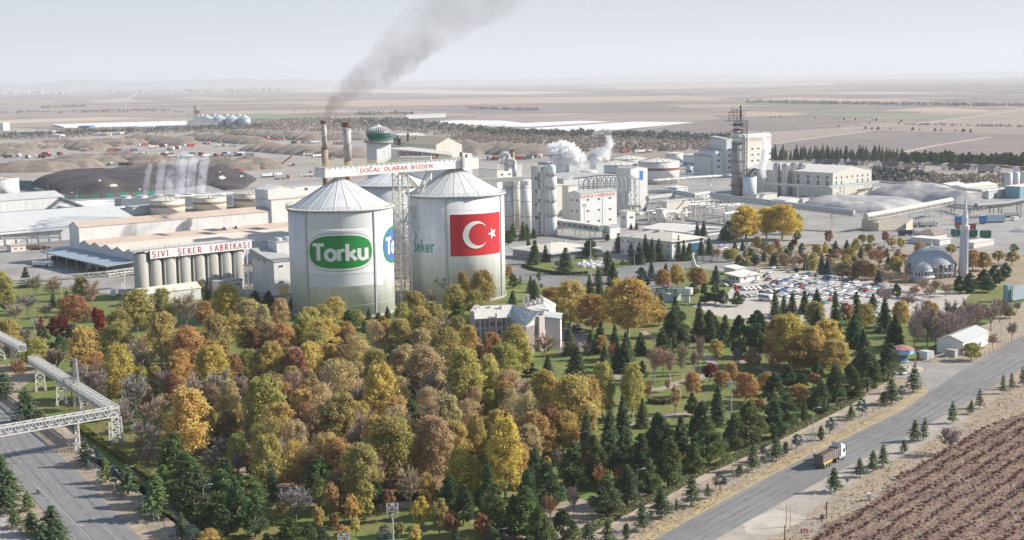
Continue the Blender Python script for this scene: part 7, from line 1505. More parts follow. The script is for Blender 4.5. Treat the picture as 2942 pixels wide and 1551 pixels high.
for pn,x,y,a_,c_,lb in(('B',460,605,GA-1.0,(.7,.7,.68),'white box trailer standing open in the loading yard'),('B',850,625,GA+2.6,(.75,.75,.75),'white tanker lorry in the sunny loading yard'),('B',640,540,GA,(.06,.09,.14),'dark blue tanker lorry in front of the white loading block'),('B',780,565,GA,(.08,.08,.09),'dark flatbed lorry in the canopy shadow'),('B',1070,880,GA+2.9,(.7,.7,.7),'white lorry parked beside the leaf strewn shed'),('S3',470,512,GA*.3,(.45,.06,.07),'red lorry beside the concrete hopper under the conveyor'),('S3',700,490,GA*.3,(.5,.48,.45),'pale grey lorry right of the red lorry'),('S3',890,485,GA*.3,(.55,.53,.5),'pale grey lorry with ribbed trailer below the inclined conveyor'),('S3',1950,365,GA*.3,(.55,.53,.5),'pale ribbed trailer lorry at the right edge'),('S3',640,595,.2,(.04,.05,.08),'dark open trailer behind the wash house')):
 o=dup(P2,G(pn,x,y),a_,lb,None,1.0)
 for ch in o.children:
  if ch.name.startswith('tipper_body'):ch.color=(*c_,1)
  if ch.name.startswith('cab'):ch.color=(*(c_ if 'red' in lb else(.7,.7,.7)),1)
for pn,lst in(('S6',[(1830,375),(1900,372),(1960,368),(2030,372),(2090,376),(2150,380),(1850,470),(1900,440),(1955,440),(2000,470),(2050,500),(1930,500),(1860,500),(2120,470),(2140,500)]),):
 its=[]
 for k,(x,y)in enumerate(lst):
  p=G(pn,x,y);o=dup(P2,p,.4+R.uniform(-.3,.3),None,'stored trailers behind the hall',1.1)
  cn=['blue','dark blue','teal','green','red'][k%5 if k>5 else k%2];cv={'blue':(.08,.16,.28),'dark blue':(.05,.08,.17),'teal':(.05,.24,.22),'green':(.03,.22,.14),'red':(.35,.06,.07)}[cn]
  for ch in o.children:
   if ch.name.startswith(('tipper_body','cab')):ch.color=(*cv,1)
  its.append((o,p,f'{cn} trailer stored beyond the beige hall,'))
 place_labels(its,[('the beige hall end',G('S6',1800,450)),('the long grey shed',G('S6',1600,350)),('the gallery head house',G('S6',2150,500))],'')
for P in(P1,P2):
 for c in list(P.children_recursive):bpy.data.objects.remove(c)
 bpy.data.objects.remove(P)
# loader with raised tipper by the chimneys
p=G('C',250,575);t=thing('raised_tipper','orange tipper body raised at a slant beside the beet heaps','tipper',p);mb=MB();mb.bar(p+Vc((-6,0,1.5)),p+Vc((9,3,13)),3,1.6);mb.build('raised_body',M('tipper_orange',(.38,.13,.06),.7,.15,.6),t);mb=MB();mb.box(p+Vc((-8,-1,.8)),Vc((18,3,0)),Vc((0,2.5,0)),.8);mb.build('chassis',DARK,t);mb=MB();mb.box(p+Vc((9,1.6,.8)),Vc((3,.5,0)),Vc((-.3,2.4,0)),3);mb.build('cab',RED,t)
# the loaded tipper on the road
p=G('R7',1000,955);tr=thing('tipper_lorry','loaded grey tipper lorry with yellow sideboard and white cab on the road','lorry',Vc((82.4,341.2,0.03)),math.atan2(RDv.y,RDv.x),wm=False,scale=1.13)
GB=M('tipper_grey',(.28,.24,.22),.6,.2,.8);WC=M('white_cab',(.76,.76,.75),.35,.04,1,spec=.5)
def lp(nm,mb,mat,par=None,smooth_=False):return put(nm,mb.mesh(nm,mat,smooth_),par or tr)
TX=2.6
def sh(me):
 m2=me.copy()
 for v in m2.vertices:v.co.x+=TX
 m2.name=me.name;return m2
c_=sh(CABM);c_.materials.clear();c_.materials.append(WC);cabo=put('cab',c_,tr);put('windscreen',sh(WSM),cabo);put('side_window',sh(SWM),cabo)
mb=MB();mb.hexa([Vc(v)for v in((TX-.1,-1.2,3.72),(TX+1.5,-1.2,3.55),(TX+1.5,1.2,3.55),(TX-.1,1.2,3.72))],[Vc(v)for v in((TX-.2,-1.15,4.25),(TX+1.0,-1.05,3.8),(TX+1.0,1.05,3.8),(TX-.2,1.15,4.25))]);put('roof_deflector',mb.mesh('roof_deflector',WC),cabo)
for sy in(-1,1):mb=MB();mb.box((TX+1.95,sy*1.5-.1,2.1),Vc((.12,0,0)),Vc((0,.2,0)),.75);put('mirror',mb.mesh('mirror',DARK),cabo)
for sy in(-1,1):mb=MB();mb.box((TX+2.2,sy*.85-.25,.95),Vc((.1,0,0)),Vc((0,.5,0)),.25);put('headlight',mb.mesh('headlight',LAMPW),cabo)
tb_=sh(tub(-9.0,-1.0,2.55,1.15,3.25,GB,.22));put('tipper_body',tb_,tr);put('load',sh(load_mesh(-8.9,-.9,2.3,2.85,.42,4)),tr)
mb=MB();mb.hexa([Vc(v)for v in((TX-9.05,-1.0,1.1),(TX-8.95,-1.0,1.1),(TX-8.95,1.0,1.1),(TX-9.05,1.0,1.1))],[Vc(v)for v in((TX-9.3,-1.28,3.35),(TX-9.17,-1.28,3.35),(TX-9.17,1.28,3.35),(TX-9.3,1.28,3.35))]);put('tailgate',mb.mesh('tailgate',M('tailgate_brown',(.17,.14,.15),.7,.2,.8)),tr)
for sy in(-1,1):mb=MB();mb.box((TX-8.8,sy*1.2-.06,.95),Vc((4.2,0,0)),Vc((0,.12,0)),.5);put('sideboard',mb.mesh('sideboard',M('sideboard_yellow',(.62,.42,.06),.55,.12,1)),tr)
for i in range(8):
 for sy in(-1,1):mb=MB();x=TX-8.7+i*1.05;mb.bar((x,sy*1.1,1.3),(x,sy*1.31,3.2),.1);put('body_rib',mb.mesh('body_rib',GB),tr)
mb=MB();mb.box((TX-9.0,-.45,.75),Vc((11,0,0)),Vc((0,.9,0)),.35);put('chassis',mb.mesh('chassis',DARK),tr)
for sy in(-1,1):mb=MB();mb.box((TX-1.0,sy*1.0-.3,.55),Vc((1.4,0,0)),Vc((0,.6,0)),.65);put('fuel_tank',mb.mesh('fuel_tank',M('alloy_tank',(.6,.6,.58),.3,.1,1,metal=.4)),tr)
mb=MB();mb.box((TX-9.3,-1.2,.5),Vc((.15,0,0)),Vc((0,2.4,0)),.25);put('bumper',mb.mesh('bumper',DARK),tr)
for x in(TX+1.25,TX-2.1,TX-5.4,TX-6.7,TX-8.0):
 for sy in(-1,1):w_=put('wheel',LW,tr,loc=(x,sy*1.03,.5));put('rim',LR,w_)
# ---- people
def skin_person(name,label,p,ang,pose,top,legs,group=None,hair=(.03,.02,.015),scale=1.0,z=0.0):
 J=pose;t=thing(name,label,'person',Vc((p.x,p.y,z)),ang,group,scale,wm=False)
 names=list(J);idx={k:i for i,k in enumerate(names)}
 E=[('pelvis','chest'),('chest','neck'),('neck','head'),('head','crown'),('chest','shL'),('shL','elL'),('elL','haL'),('chest','shR'),('shR','elR'),('elR','haR'),('pelvis','hiL'),('hiL','knL'),('knL','anL'),('anL','toL'),('pelvis','hiR'),('hiR','knR'),('knR','anR'),('anR','toR')]
 RD={'pelvis':.15,'chest':.17,'neck':.06,'head':.10,'crown':.085,'shL':.07,'elL':.05,'haL':.045,'hiL':.1,'knL':.07,'anL':.05,'toL':.045}
 me=bpy.data.meshes.new('body');me.from_pydata([J[k]for k in names],[(idx[a],idx[b2])for a,b2 in E],[]);o=put('body',me,t)
 md=o.modifiers.new('skin','SKIN');md.use_smooth_shade=True;o.modifiers.new('sub','SUBSURF').levels=1
 sv=me.skin_vertices[0].data
 for k in names:
  r=RD.get(k,RD.get(k[:2]+'L',.06));sv[idx[k]].radius=(r,r*.8)
 sv[idx['pelvis']].use_root=True
 dg=bpy.context.evaluated_depsgraph_get();me2=bpy.data.meshes.new_from_object(o.evaluated_get(dg));o.modifiers.clear();o.data=me2;me2.name='body'
 for m_ in(M('cloth_'+'_'.join(str(int(v*100))for v in top),top,.85,.1,3),M('cloth_'+'_'.join(str(int(v*100))for v in legs),legs,.85,.1,3),M('skin_tone',(.42,.25,.17),.6,.05,3)):me2.materials.append(m_)
 for pl in me2.polygons:
  c=pl.center;dh=min((c-Vc(J[k])).length for k in('haL','haR'));hd=(c-Vc(J['head'])).length
  pl.material_index=2 if(hd<.17 or dh<.1)else(1 if min((c-Vc(J[k])).length for k in('hiL','hiR','knL','knR','anL','anR'))<min((c-Vc(J[k])).length for k in('chest','neck','elL','elR'))else 0);pl.use_smooth=True
 return t,o
ST=dict(pelvis=(0,0,.95),chest=(0,0,1.35),neck=(0,0,1.52),head=(.02,0,1.66),crown=(.0,0,1.76),shL=(0,.2,1.44),elL=(-.03,.27,1.15),haL=(.1,.26,.9),shR=(0,-.2,1.44),elR=(-.03,-.27,1.15),haR=(.1,-.26,.9),hiL=(0,.1,.9),knL=(.04,.11,.5),anL=(0,.12,.08),toL=(.16,.13,.05),hiR=(0,-.1,.9),knR=(.02,-.11,.5),anR=(-.04,-.12,.08),toR=(.12,-.13,.05))
def hair_cap(t,J,col,helmet=False):
 h_=Vc(J['head']);mb=MB();r=.15 if helmet else.118;mb.lathe(h_+Vc((-.01,0,.0)),[(r,.0),(r*.95,.07),(r*.6,.13),(.01,.15)],12);put('helmet' if helmet else 'hair',mb.mesh('helmet' if helmet else 'hair',M('helmet_white' if helmet else 'dark_hair',col,.4 if helmet else.8,.05,3),True),t)
q=G('R6',628,580);t,_=skin_person('person','guard standing in dark clothes and light top beside the blue booth',q,-1.0,ST,(.45,.44,.38),(.03,.03,.035));hair_cap(t,ST,(.02,.015,.012))
# scooter and rider on the left road
mp=G('T2',402,872);ma=math.atan2(-.79,.61);RDR=dict(pelvis=(-.25,0,.86),chest=(-.12,0,1.24),neck=(-.06,0,1.41),head=(-.02,0,1.55),crown=(-.03,0,1.65),shL=(-.1,.19,1.33),elL=(.15,.28,1.12),haL=(.42,.26,1.06),shR=(-.1,-.19,1.33),elR=(.15,-.28,1.12),haR=(.42,-.26,1.06),hiL=(-.2,.12,.82),knL=(.2,.2,.72),anL=(.18,.17,.32),toL=(.34,.17,.28),hiR=(-.2,-.12,.82),knR=(.2,-.2,.72),anR=(.18,-.17,.32),toR=(.34,-.17,.28))
t,_=skin_person('person','scooter rider in white helmet and light jacket on the left hand road',mp,ma,RDR,(.5,.5,.5),(.10,.03,.04),z=.03);hair_cap(t,RDR,(.75,.75,.75),True)
t=thing('scooter','dark red scooter riding down the left hand road','scooter',Vc((mp.x,mp.y,.03)),ma,wm=False);SCM=M('scooter_red',(.25,.04,.05),.4,.1,2)
mb=MB();mb.hexa([Vc(v)for v in((-.75,-.16,.38),(.1,-.14,.26),(.1,.14,.26),(-.75,.16,.38))],[Vc(v)for v in((-.8,-.15,.72),(-.05,-.14,.74),(-.05,.14,.74),(-.8,.15,.72))]);put('body',mb.mesh('body',SCM),t)
mb=MB();mb.bar((.05,0,.3),(.45,0,.3),.3,.08);mb.bar((.45,0,.3),(.55,0,.95),.34,.08);put('leg_shield',mb.mesh('leg_shield',SCM),t);mb=MB();mb.bar((.45,-.3,1.05),(.45,.3,1.05),.05);put('handlebar',mb.mesh('handlebar',DARK),t);mb=MB();mb.box((-.8,-.13,.73),Vc((.7,0,0)),Vc((0,.26,0)),.08);put('seat',mb.mesh('seat',BLACK),t)
for x in(-.6,.68):w_=put('wheel',CW,t,loc=(x,0,.26),scale=(.8,.6,.8));put('rim',CR,w_)
mb=MB();mb.cyl(Vc((.6,0,0)),.07,.07,.85,1.0,8);put('headlight',mb.mesh('headlight',LAMPW),t)
# ---- left pipe bridge over the road, pylon, lamps, masts
HB=AT('T2',1190,10,G('T2',1195,372).y).z-1.8
def arm(label,pts,legs_at):
 t=thing('lattice_pipe_bridge',label,'pipe bridge',Vc((pts[0].x,pts[0].y,0)));wd,hg=2.6,2.3
 for a,b2 in zip(pts[:-1],pts[1:]):
  d=(b2-a);L_=d.length;d.normalize();s=d.cross(UZ).normalized();n_=max(3,int(L_/2.6))
  for sg in(-1,1):
   for z in(0,hg):mb=MB();mb.bar(a+s*wd/2*sg+UZ*z,b2+s*wd/2*sg+UZ*z,.3);mb.build('chord',PAINT,t)
  for i in range(n_+1):
   q=a+d*L_*i/n_;mb=MB()
   mb.bar(q-s*wd/2+UZ*hg,q+s*wd/2+UZ*hg,.24);mb.bar(q-s*wd/2,q+s*wd/2,.2)
   for sg in(-1,1):
    mb.bar(q+s*wd/2*sg,q+s*wd/2*sg+UZ*hg,.2)
    if i<n_:q2=a+d*L_*(i+1)/n_;m_=(q+q2)/2;mb.bar(q+s*wd/2*sg,m_+s*wd/2*sg+UZ*hg,.17);mb.bar(m_+s*wd/2*sg+UZ*hg,q2+s*wd/2*sg,.17)
   mb.build('bay_brace',PAINT,t)
  for k in range(3):mb=MB();o=s*(-.75+.75*k)+UZ*(.55+.25*(k%2));mb.tube(a+o,b2+o,.36,None,9);mb.build('pipe',M('silver_lagging',(.55,.55,.55),.35,.1,1,metal=.5),t)
  mb=MB();mb.hexa([a+s*.2+UZ*1.5,b2+s*.2+UZ*1.5,b2+s*1.1+UZ*1.5,a+s*1.1+UZ*1.5],[v+UZ*.08 for v in(a+s*.2+UZ*1.5,b2+s*.2+UZ*1.5,b2+s*1.1+UZ*1.5,a+s*1.1+UZ*1.5)]);mb.build('walkway',STEEL,t)
 for q,d in legs_at:
  s=d.cross(UZ).normalized();mb=MB();g0=Vc((q.x,q.y,0));w2=1.5
  for sg in(-1,1):mb.bar(g0+s*w2*sg+UZ*1.2,q+s*w2*.86*sg,.34)
  m_=3
  for j in range(m_):
   z0_,z1_=1.2+(q.z-1.2)*j/m_,1.2+(q.z-1.2)*(j+1)/m_;mb.bar(g0+s*w2+UZ*z0_,g0-s*w2+UZ*z1_,.2);mb.bar(g0-s*w2+UZ*z0_,g0+s*w2+UZ*z1_,.2);mb.bar(g0-s*w2+UZ*z1_,g0+s*w2+UZ*z1_,.2)
  mb.build('leg',PAINT,t)
  for sg in(-1,1):mb=MB();mb.cbox(g0+s*w2*sg,s*.9,d*.9,1.25);mb.build('footing',CONC,t)
cor=AT('T1',1225,1050,G('T2',1225,365).y);cor.z=HB
e2=AT('T1',330,500,462);e2.z=HB;e3=AT('T1',-200,240,520);e3.z=HB
far1=G('T1',340,520,HB);far2=G('T1',235,400,HB);far3=G('T1',-150,200,HB);cor=G('T1',1215,1075,HB)
dv=(far1-cor).normalized();fs_=lambda f:cor+(far1-cor)*f
arm('lattice pipe bridge running away along the park edge, nearest long span',[cor,far1],[(fs_(.33),dv),(fs_(.62),dv),(fs_(.9),dv)])
arm('far lattice pipe bridge span cut by the left edge',[far2,far3],[(far2+(far3-far2)*.2,dv),(far2+(far3-far2)*.62,dv)])
lend=G('T1',-260,1330,HB);dl=(lend-cor).normalized();arm('lattice pipe bridge crossing above the left hand road',[cor,lend],[(cor+dl*.6-dv*.2,dv),(cor+dl*.6-dv*2.8,dv),(cor+dl*abs((G('T1',815,1150,HB)-cor).length),dl)])
def pylon(label,base,hgt):
 t=thing('power_pylon',label,'pylon',base);mb=MB();lattice(mb,base,base+UZ*hgt,1.1,1.1,Vc((1,0,0)),Vc((0,1,0)),.35,12,.16);mb.build('lattice',STEEL,t)
 for z,l in((hgt*.78,2.6),(hgt*.97,2.2)):
  mb=MB();mb.bar(base+Vc((-l,0,z)),base+Vc((l*.7,0,z)),.18);mb.build('crossarm',STEEL,t)
  for x in(-l,l*.7):mb=MB();mb.cyl(base+Vc((x,0,0)),.1,.1,z-.9,z,6);mb.build('insulator',M('insulator_brown',(.2,.12,.08),.4,.1,1),t)
b0=G('T1',825,1075);pylon('lattice power pylon rising through the nearest pipe bridge span',b0,AT('T1',795,480,b0.y).z)
def lamp(label,base,top,armv,group='street lamps',double=False):
 t=thing('street_lamp',label,'street lamp',base,0,group);mb=MB();mb.tube(base,Vc((base.x,base.y,top)),.13,.08,7);mb.build('pole',STEEL,t)
 for v in([armv]+([-armv]if double else[])):
  mb=MB();e=Vc((base.x,base.y,top))+v+UZ*.25;mb.bar(Vc((base.x,base.y,top)),e,.1);mb.build('arm',STEEL,t);mb=MB();mb.bar(e-v.normalized()*.2,e+v.normalized()*.75,.3,.14);mb.build('lamp_head',WHITE,t)
LL_=[('T2',555,1290,930,'lamp post on the left verge below the scooter'),('T2',148,748,548,'lamp post on the left verge by the bridge shadow'),('T2',780,1440,1220,'lamp post at the bottom edge of the left road'),('T2',1318,690,595,'short lamp post beside the clipped hedge'),('T2',1435,430,290,'lamp post on the lawn right of the bridge corner'),('T2',2150,1130,785,'lamp post among the pines near the bottom left path'),('T6',1572,960,620,'lamp post in the pine strip beside the right road'),('T6',100,1420,1250,'lamp post among bottom pines'),('T7',718,1130,835,'tall lamp post on the lawn near the right road'),('T7',835,890,640,'lamp post between pines above the right road lawn'),('T7',1325,280,120,'lamp post near the guard booth trees'),('T7',2370,270,90,'lamp post right of the long white shed'),
       ('G',445,510,400,'lamp post before the low hipped office'),('G',1362,560,410,'lamp post on the entrance garden bend'),('G',1508,725,600,'lamp post left of the entrance gate'),('G',2197,920,745,'lamp post beside the red flag'),('G',248,880,765,'lamp post by the pinkish office'),('G',885,640,520,'lamp post by the garden hedge'),('R4',975,230,20,'lamp post at the far rim of the car park'),('S3',993,1310,1180,'lamp post before the mosque'),('S3',1160,700,480,'lamp post left of the minaret'),('A',210,1030,850,'tall mast left of the coal heap'),('A',448,1140,1045,'floodlight mast before the coal heap'),('A',718,1260,1110,'mast in front of the panel fence'),('A',970,1310,1150,'mast before the clarifier basin'),('A',828,740,660,'mast left of the yard hut'),('A',1575,710,615,'mast behind the red lorries'),('A',1283,710,615,'mast left of the red lorries'),('A',1945,660,575,'mast below the grain silos'),('A',2325,690,620,'mast at the longest beet range'),('A',82,800,695,'mast at the far left beet cones'),('A',28,965,870,'mast behind the left tank'),('A',2295,1060,925,'mast right of the coal sheet'),('C',232,330,255,'mast behind the white beet trucks'),('C',490,330,265,'mast left of the thicker chimney'),('C',912,330,240,'mast left of the lookout tower'),('C',1640,310,190,'mast right of the long grey shed')]
for pn,x,yb,yt,lb in LL_:
 q=G(pn,x,yb);lamp(lb,q,AT(pn,x,yt,q.y).z,Vc((-1.6 if x%2 else 1.5,0,0)))
def flood(label,base,top):
 t=thing('floodlight_mast',label,'floodlight mast',base,0,'floodlight masts');mb=MB();mb.tube(base,Vc((base.x,base.y,top-1.6)),.28,.15,8);mb.build('pole',STEEL,t);mb=MB();c=Vc((base.x,base.y,top-1.6));k=1.15
 for z in(0,1.8):
  q=[c+Vc((sx_*k,sy*k,z))for sx_,sy in((-1,-1),(1,-1),(1,1),(-1,1))]
  for i in range(4):mb.bar(q[i],q[(i+1)%4],.12)
 for sx_,sy in((-1,-1),(1,-1),(1,1),(-1,1)):mb.bar(c+Vc((sx_*k,sy*k,0)),c+Vc((sx_*k,sy*k,1.8)),.12)
 mb.build('cage',STEEL,t)
 for sx_,sy in((-1,-1),(1,-1),(0,1)):mb=MB();mb.cbox(c+Vc((sx_*.8,sy*.8,1.0)),Vc((.8,0,0)),Vc((0,.35,0)),.7);mb.build('floodlight',M('lamp_grey',(.6,.6,.62),.3,.1,1),t)
for pn,x,yb,yt,lb in(('T4',1578,1560,1000,'floodlight mast with square cage at the bottom centre'),('T4',1062,1600,1315,'floodlight mast just showing at the bottom edge left of centre'),('T1',376,330,60,'floodlight mast left of the dark red trees'),('T7',2,1000,610,'floodlight mast among the pines in the park'),('G',958,640,265,'tall floodlight mast before the low hipped office'),('S1',1205,1290,845,'floodlight mast in front of the lettered factory')):
 q=G(pn,x,yb);flood(lb,q,AT(pn,x,yt,q.y).z)
# flag at the entrance
q=G('G',2283,850);t=thing('flagpole','short flagpole with a limp red flag at the car park corner','flag',q);mb=MB();mb.tube(q,q+UZ*8.2,.1,.07,6);mb.build('pole',STEEL,t);mb=MB()
for i in range(6):
 a0,a1=i/6,(i+1)/6;f=lambda s,z:q+Vc((.1+s*1.3,.25*math.sin(s*7),z-s*1.6));mb.add([f(a0,4.8),f(a1,4.8),f(a1,8.0),f(a0,8.0)],[(0,1,2,3)])
mb.build('flag',REDF,t)
# fence posts along the right road and the left walk
FPM=M('fence_post_grey',(.40,.36,.32),.85,.2,1)
def post_fence(label,line,step,h=1.6):
 t=thing('wire_fence',label,'fence',Vc((line[0].x,line[0].y,0)));seg=[(b2-a).length for a,b2 in zip(line[:-1],line[1:])];tot=sum(seg);n_=int(tot/step);mb0=MB();mb0.bar((0,0,0),(0,0,h),.16);mb0.bar((0,0,h),(-.25,.1,h+.35),.12);pm=mb0.mesh('post',FPM);prev=None;wires=MB()
 for i in range(n_+1):
  s=tot*i/n_
  for j,l in enumerate(seg):
   if s<=l+1e-6 or j==len(seg)-1:p=line[j]+(line[j+1]-line[j])*min(s/l,1);break
   s-=l
  put('post',pm,t,loc=p-t.location,rot=R.uniform(-.2,.2))
  if prev is not None:
   for z in(.4,.9,1.45):wires.bar(prev+UZ*z,p+UZ*z,.025)
  prev=p
 wires.build('wire',STEEL,t)['kind']='stuff'
post_fence('concrete post and wire fence along the straw verge of the right road',[rl[0]+Vc((-5.5,4.6,0)),rl[1]+Vc((-5,4,0)),rl[2]+Vc((-5,4,0)),rl[3]+Vc((-5,4,0)),rl[5]+Vc((-4.6,3.8,0)),G('T7',1660,665)],4.6)
post_fence('post and wire fence along the walk beside the left road',[G('T2',560,230),G('T2',820,500),G('T2',1200,850),G('T2',1440,1010),G('T2',1780,1310),G('T2',1900,1430)],4.0,1.9)
post_fence('wire fence in front of the long white shed',[G('R6',1780,420),G('R6',2180,260),G('R6',2576,60)],3.5)
# odds and ends by the right road: concrete marker, leaning poles, red hydrant pipes
q=G('T8',1212,788);t=thing('boundary_stone','white concrete marker with a cap at the orchard edge','marker',q);mb=MB();mb.cbox(q,Vc((.7,0,0)),Vc((0,.7,0)),1.5);mb.build('shaft',WHITE,t);mb=MB();mb.cbox(q+UZ*1.5,Vc((.95,0,0)),Vc((0,.95,0)),.25);mb.build('cap',WHITE,t)
q=G('T8',838,945);t=thing('rusty_post','tall rusty steel post with a dark barrel at its foot','post',q);mb=MB();mb.bar(q,q+UZ*3.9,.22);mb.build('post',RUST,t);mb=MB();mb.cyl(q+Vc((-.9,-.1,0)),.5,.5,0,.9,12);mb.build('barrel',DARK,t)
q=G('T8',472,1150);mb=MB();mb.bar(q,q+UZ*3.6,.2);tag(mb.build('rusty_post',RUST),'rusty post at the bottom edge by the concrete apron','post')
q=G('T8',503,1022);t=thing('twin_poles','pair of tall thin poles standing on the concrete apron','poles',q)
for dx in(-.5,.5):mb=MB();mb.tube(q+Vc((dx,0,0)),q+Vc((dx*.7,0,5.2)),.09,.06,6);mb.build('pole',M('weathered_wood',(.34,.28,.2),.9,.2,1),t)
q=G('T8',640,1070);t=thing('red_pipework','small red irrigation pipe fittings on the concrete apron','pipework',q)
for dx,dy in((-.5,0),(.2,.3),(.7,-.2)):mb=MB();mb.tube(q+Vc((dx,dy,0)),q+Vc((dx,dy,.9)),.14,None,8);mb.build('riser',RED,t)
mb=MB();mb.tube(q+Vc((-.8,0,.6)),q+Vc((1.2,0,.6)),.1,None,8);mb.build('pipe',RED,t)
# hopper under the conveyor
q=G('S3',330,530);t=thing('concrete_hopper','open beige concrete hopper under the inclined conveyor','hopper',q);HPm=M('hopper_beige',(.52,.47,.37),.85,.12,.4)
for a,b2 in(((-16,8),(-9,-4)),((-9,-4),(-8,-4.2)),((16,4),(9,-6))):
 mb=MB();u,v=q+Vc((*a,0)),q+Vc((*b2,0));mb.hexa([u,v,v+Vc((.3,.5,0)),u+Vc((.3,.5,0))],[u+UZ*7,v+UZ*5,v+Vc((.3,.5,5)),u+Vc((.3,.5,7))]);mb.build('side_wall',HPm,t)
mb=MB();mb.add([q+Vc((-16,8,7)),q+Vc((16,4,7)),q+Vc((8,-5,.3)),q+Vc((-8,-4,.3))],[(3,2,1,0)]);mb.build('chute',HPm,t)
# ---- vegetation
def leaf_mat(name,transl=.3,rough=.6,tone=.55,hue=.035):
 m=bpy.data.materials.new(name);m.use_nodes=True;n=m.node_tree;L=n.links.new;n.nodes.remove(n.nodes['Principled BSDF'])
 oi=n.nodes.new('ShaderNodeObjectInfo');at=n.nodes.new('ShaderNodeAttribute');at.attribute_name='tone'
 hs=n.nodes.new('ShaderNodeHueSaturation');L(oi.outputs['Color'],hs.inputs['Color'])
 m1=n.nodes.new('ShaderNodeMapRange');L(at.outputs['Fac'],m1.inputs[0]);m1.inputs[3].default_value=.5-hue;m1.inputs[4].default_value=.5+hue;L(m1.outputs[0],hs.inputs['Hue'])
 m2=n.nodes.new('ShaderNodeMapRange');L(at.outputs['Fac'],m2.inputs[0]);m2.inputs[3].default_value=1-tone;m2.inputs[4].default_value=1+tone;L(m2.outputs[0],hs.inputs['Value'])
 d=n.nodes.new('ShaderNodeBsdfDiffuse');t=n.nodes.new('ShaderNodeBsdfTranslucent');L(hs.outputs[0],d.inputs[0]);L(hs.outputs[0],t.inputs[0])
 mx=n.nodes.new('ShaderNodeMixShader');mx.inputs[0].default_value=transl;L(d.outputs[0],mx.inputs[1]);L(t.outputs[0],mx.inputs[2]);L(mx.outputs[0],n.nodes['Material Output'].inputs[0]);return m
LEAF=leaf_mat('autumn_leaves',.5,.6,.34,.025);NEED=leaf_mat('conifer_needles',.28,.6,.4,.02);TWIG=leaf_mat('bare_twigs',.0,.8,.35,.01)
BARK=M('bark_grey',(.20,.165,.13),.9,.3,1.2);PBARK=M('bark_pale',(.42,.38,.31),.85,.25,1.0);WBARK=M('bark_white',(.58,.55,.50),.85,.2,1.0);DBARK=M('bark_dark',(.10,.075,.055),.9,.3,1.2)
def quads(C,U,V): # quads with centre C and half sides U, V
 n=len(C);vs=np.empty((n,4,3));vs[:,0]=C-U-V;vs[:,1]=C+U-V;vs[:,2]=C+U+V;vs[:,3]=C-U+V;return vs.reshape(-1,3)
def cards_mesh(name,vs,tone,mat):
 n=len(vs)//4;me=bpy.data.meshes.new(name);me.vertices.add(n*4);me.vertices.foreach_set('co',vs.astype(np.float32).ravel());me.loops.add(n*4);me.loops.foreach_set('vertex_index',np.arange(n*4,dtype=np.int32));me.polygons.add(n);me.polygons.foreach_set('loop_start',np.arange(0,n*4,4,dtype=np.int32))
 a=me.attributes.new('tone','FLOAT','FACE');a.data.foreach_set('value',np.clip(tone,0,1).astype(np.float32));me.materials.append(mat);me.update();me.validate();return me
def unit(v):return v/np.maximum(np.linalg.norm(v,axis=1,keepdims=True),1e-9)
def rand_frame(rng,nrm):
 r=rng.normal(size=nrm.shape);u=unit(np.cross(nrm,r));return u,unit(np.cross(nrm,u))
def broad_crown(seed,n=4200,z0=.16,z1=1.0,rad=.30,leaf=.017,nc=46,fill=.55,top=.62,gap=0.0):
 rng=np.random.default_rng(seed);k=nc;th=rng.uniform(0,2*np.pi,k);f=rng.uniform(0,1,k)**.9;zc=z0+(z1-z0)*(.06+.9*f)
 t=(zc-z0)/(z1-z0);prof=np.where(t<1-top,.55+.45*np.sin(np.pi/2*t/(1-top)),np.sqrt(np.maximum(1-((t-(1-top))/top)**2.1,.01)))
 rr=rad*prof*rng.uniform(fill,1.0,k)*(.86+.2*np.sin(th*2+seed));c=np.stack([rr*np.cos(th),rr*np.sin(th),zc],1);cs=rng.uniform(.04,.085,k)*(.75+.5*prof)
 pick=rng.integers(0,k,n);d=unit(rng.normal(size=(n,3)));rad_=rng.uniform(.05,1,n)**.5*rng.uniform(.8,1.25,n);P=c[pick]+d*(cs[pick]*rad_)[:,None];P[:,2]=np.maximum(P[:,2],z0*.75)
 out=unit(P-np.array([0,0,.5]));nr=unit(d*.7+out*.4+rng.normal(size=(n,3))*.55+np.array([0,0,.25]));u,v=rand_frame(rng,nr);s=leaf*rng.uniform(.6,1.35,n)
 tone=.5+(rng.uniform(-.2,.2,k))[pick]+rng.uniform(-.25,.25,n);return cards_mesh('crown',quads(P,u*s[:,None],v*(s*rng.uniform(.6,1,n))[:,None]),tone,LEAF)
def trunk_mesh(seed,mat,h=.62,r=.016,nb=9,z0=.16,spread=.24,lean=0.02):
 r_=random.Random(seed);mb=MB();tp=Vc((r_.uniform(-lean,lean),r_.uniform(-lean,lean),h));mb.tube((0,0,0),tp*.5,r*1.25,r*.85,8);mb.tube(tp*.5,tp,r*.85,r*.4,7)
 for i in range(nb):
  f=r_.uniform(.3,.95);p=tp*f;a=i*2.4+r_.uniform(-.4,.4);l=spread*r_.uniform(.6,1.1)*(1.25-f*.6);q=p+Vc((math.cos(a)*l*.6,math.sin(a)*l*.6,l*.75));e=q+Vc((math.cos(a)*l*.5,math.sin(a)*l*.5,l*.7));mb.tube(p,q,r*.5,r*.33,5);mb.tube(q,e,r*.33,r*.1,4)
 return mb.mesh('trunk',mat)
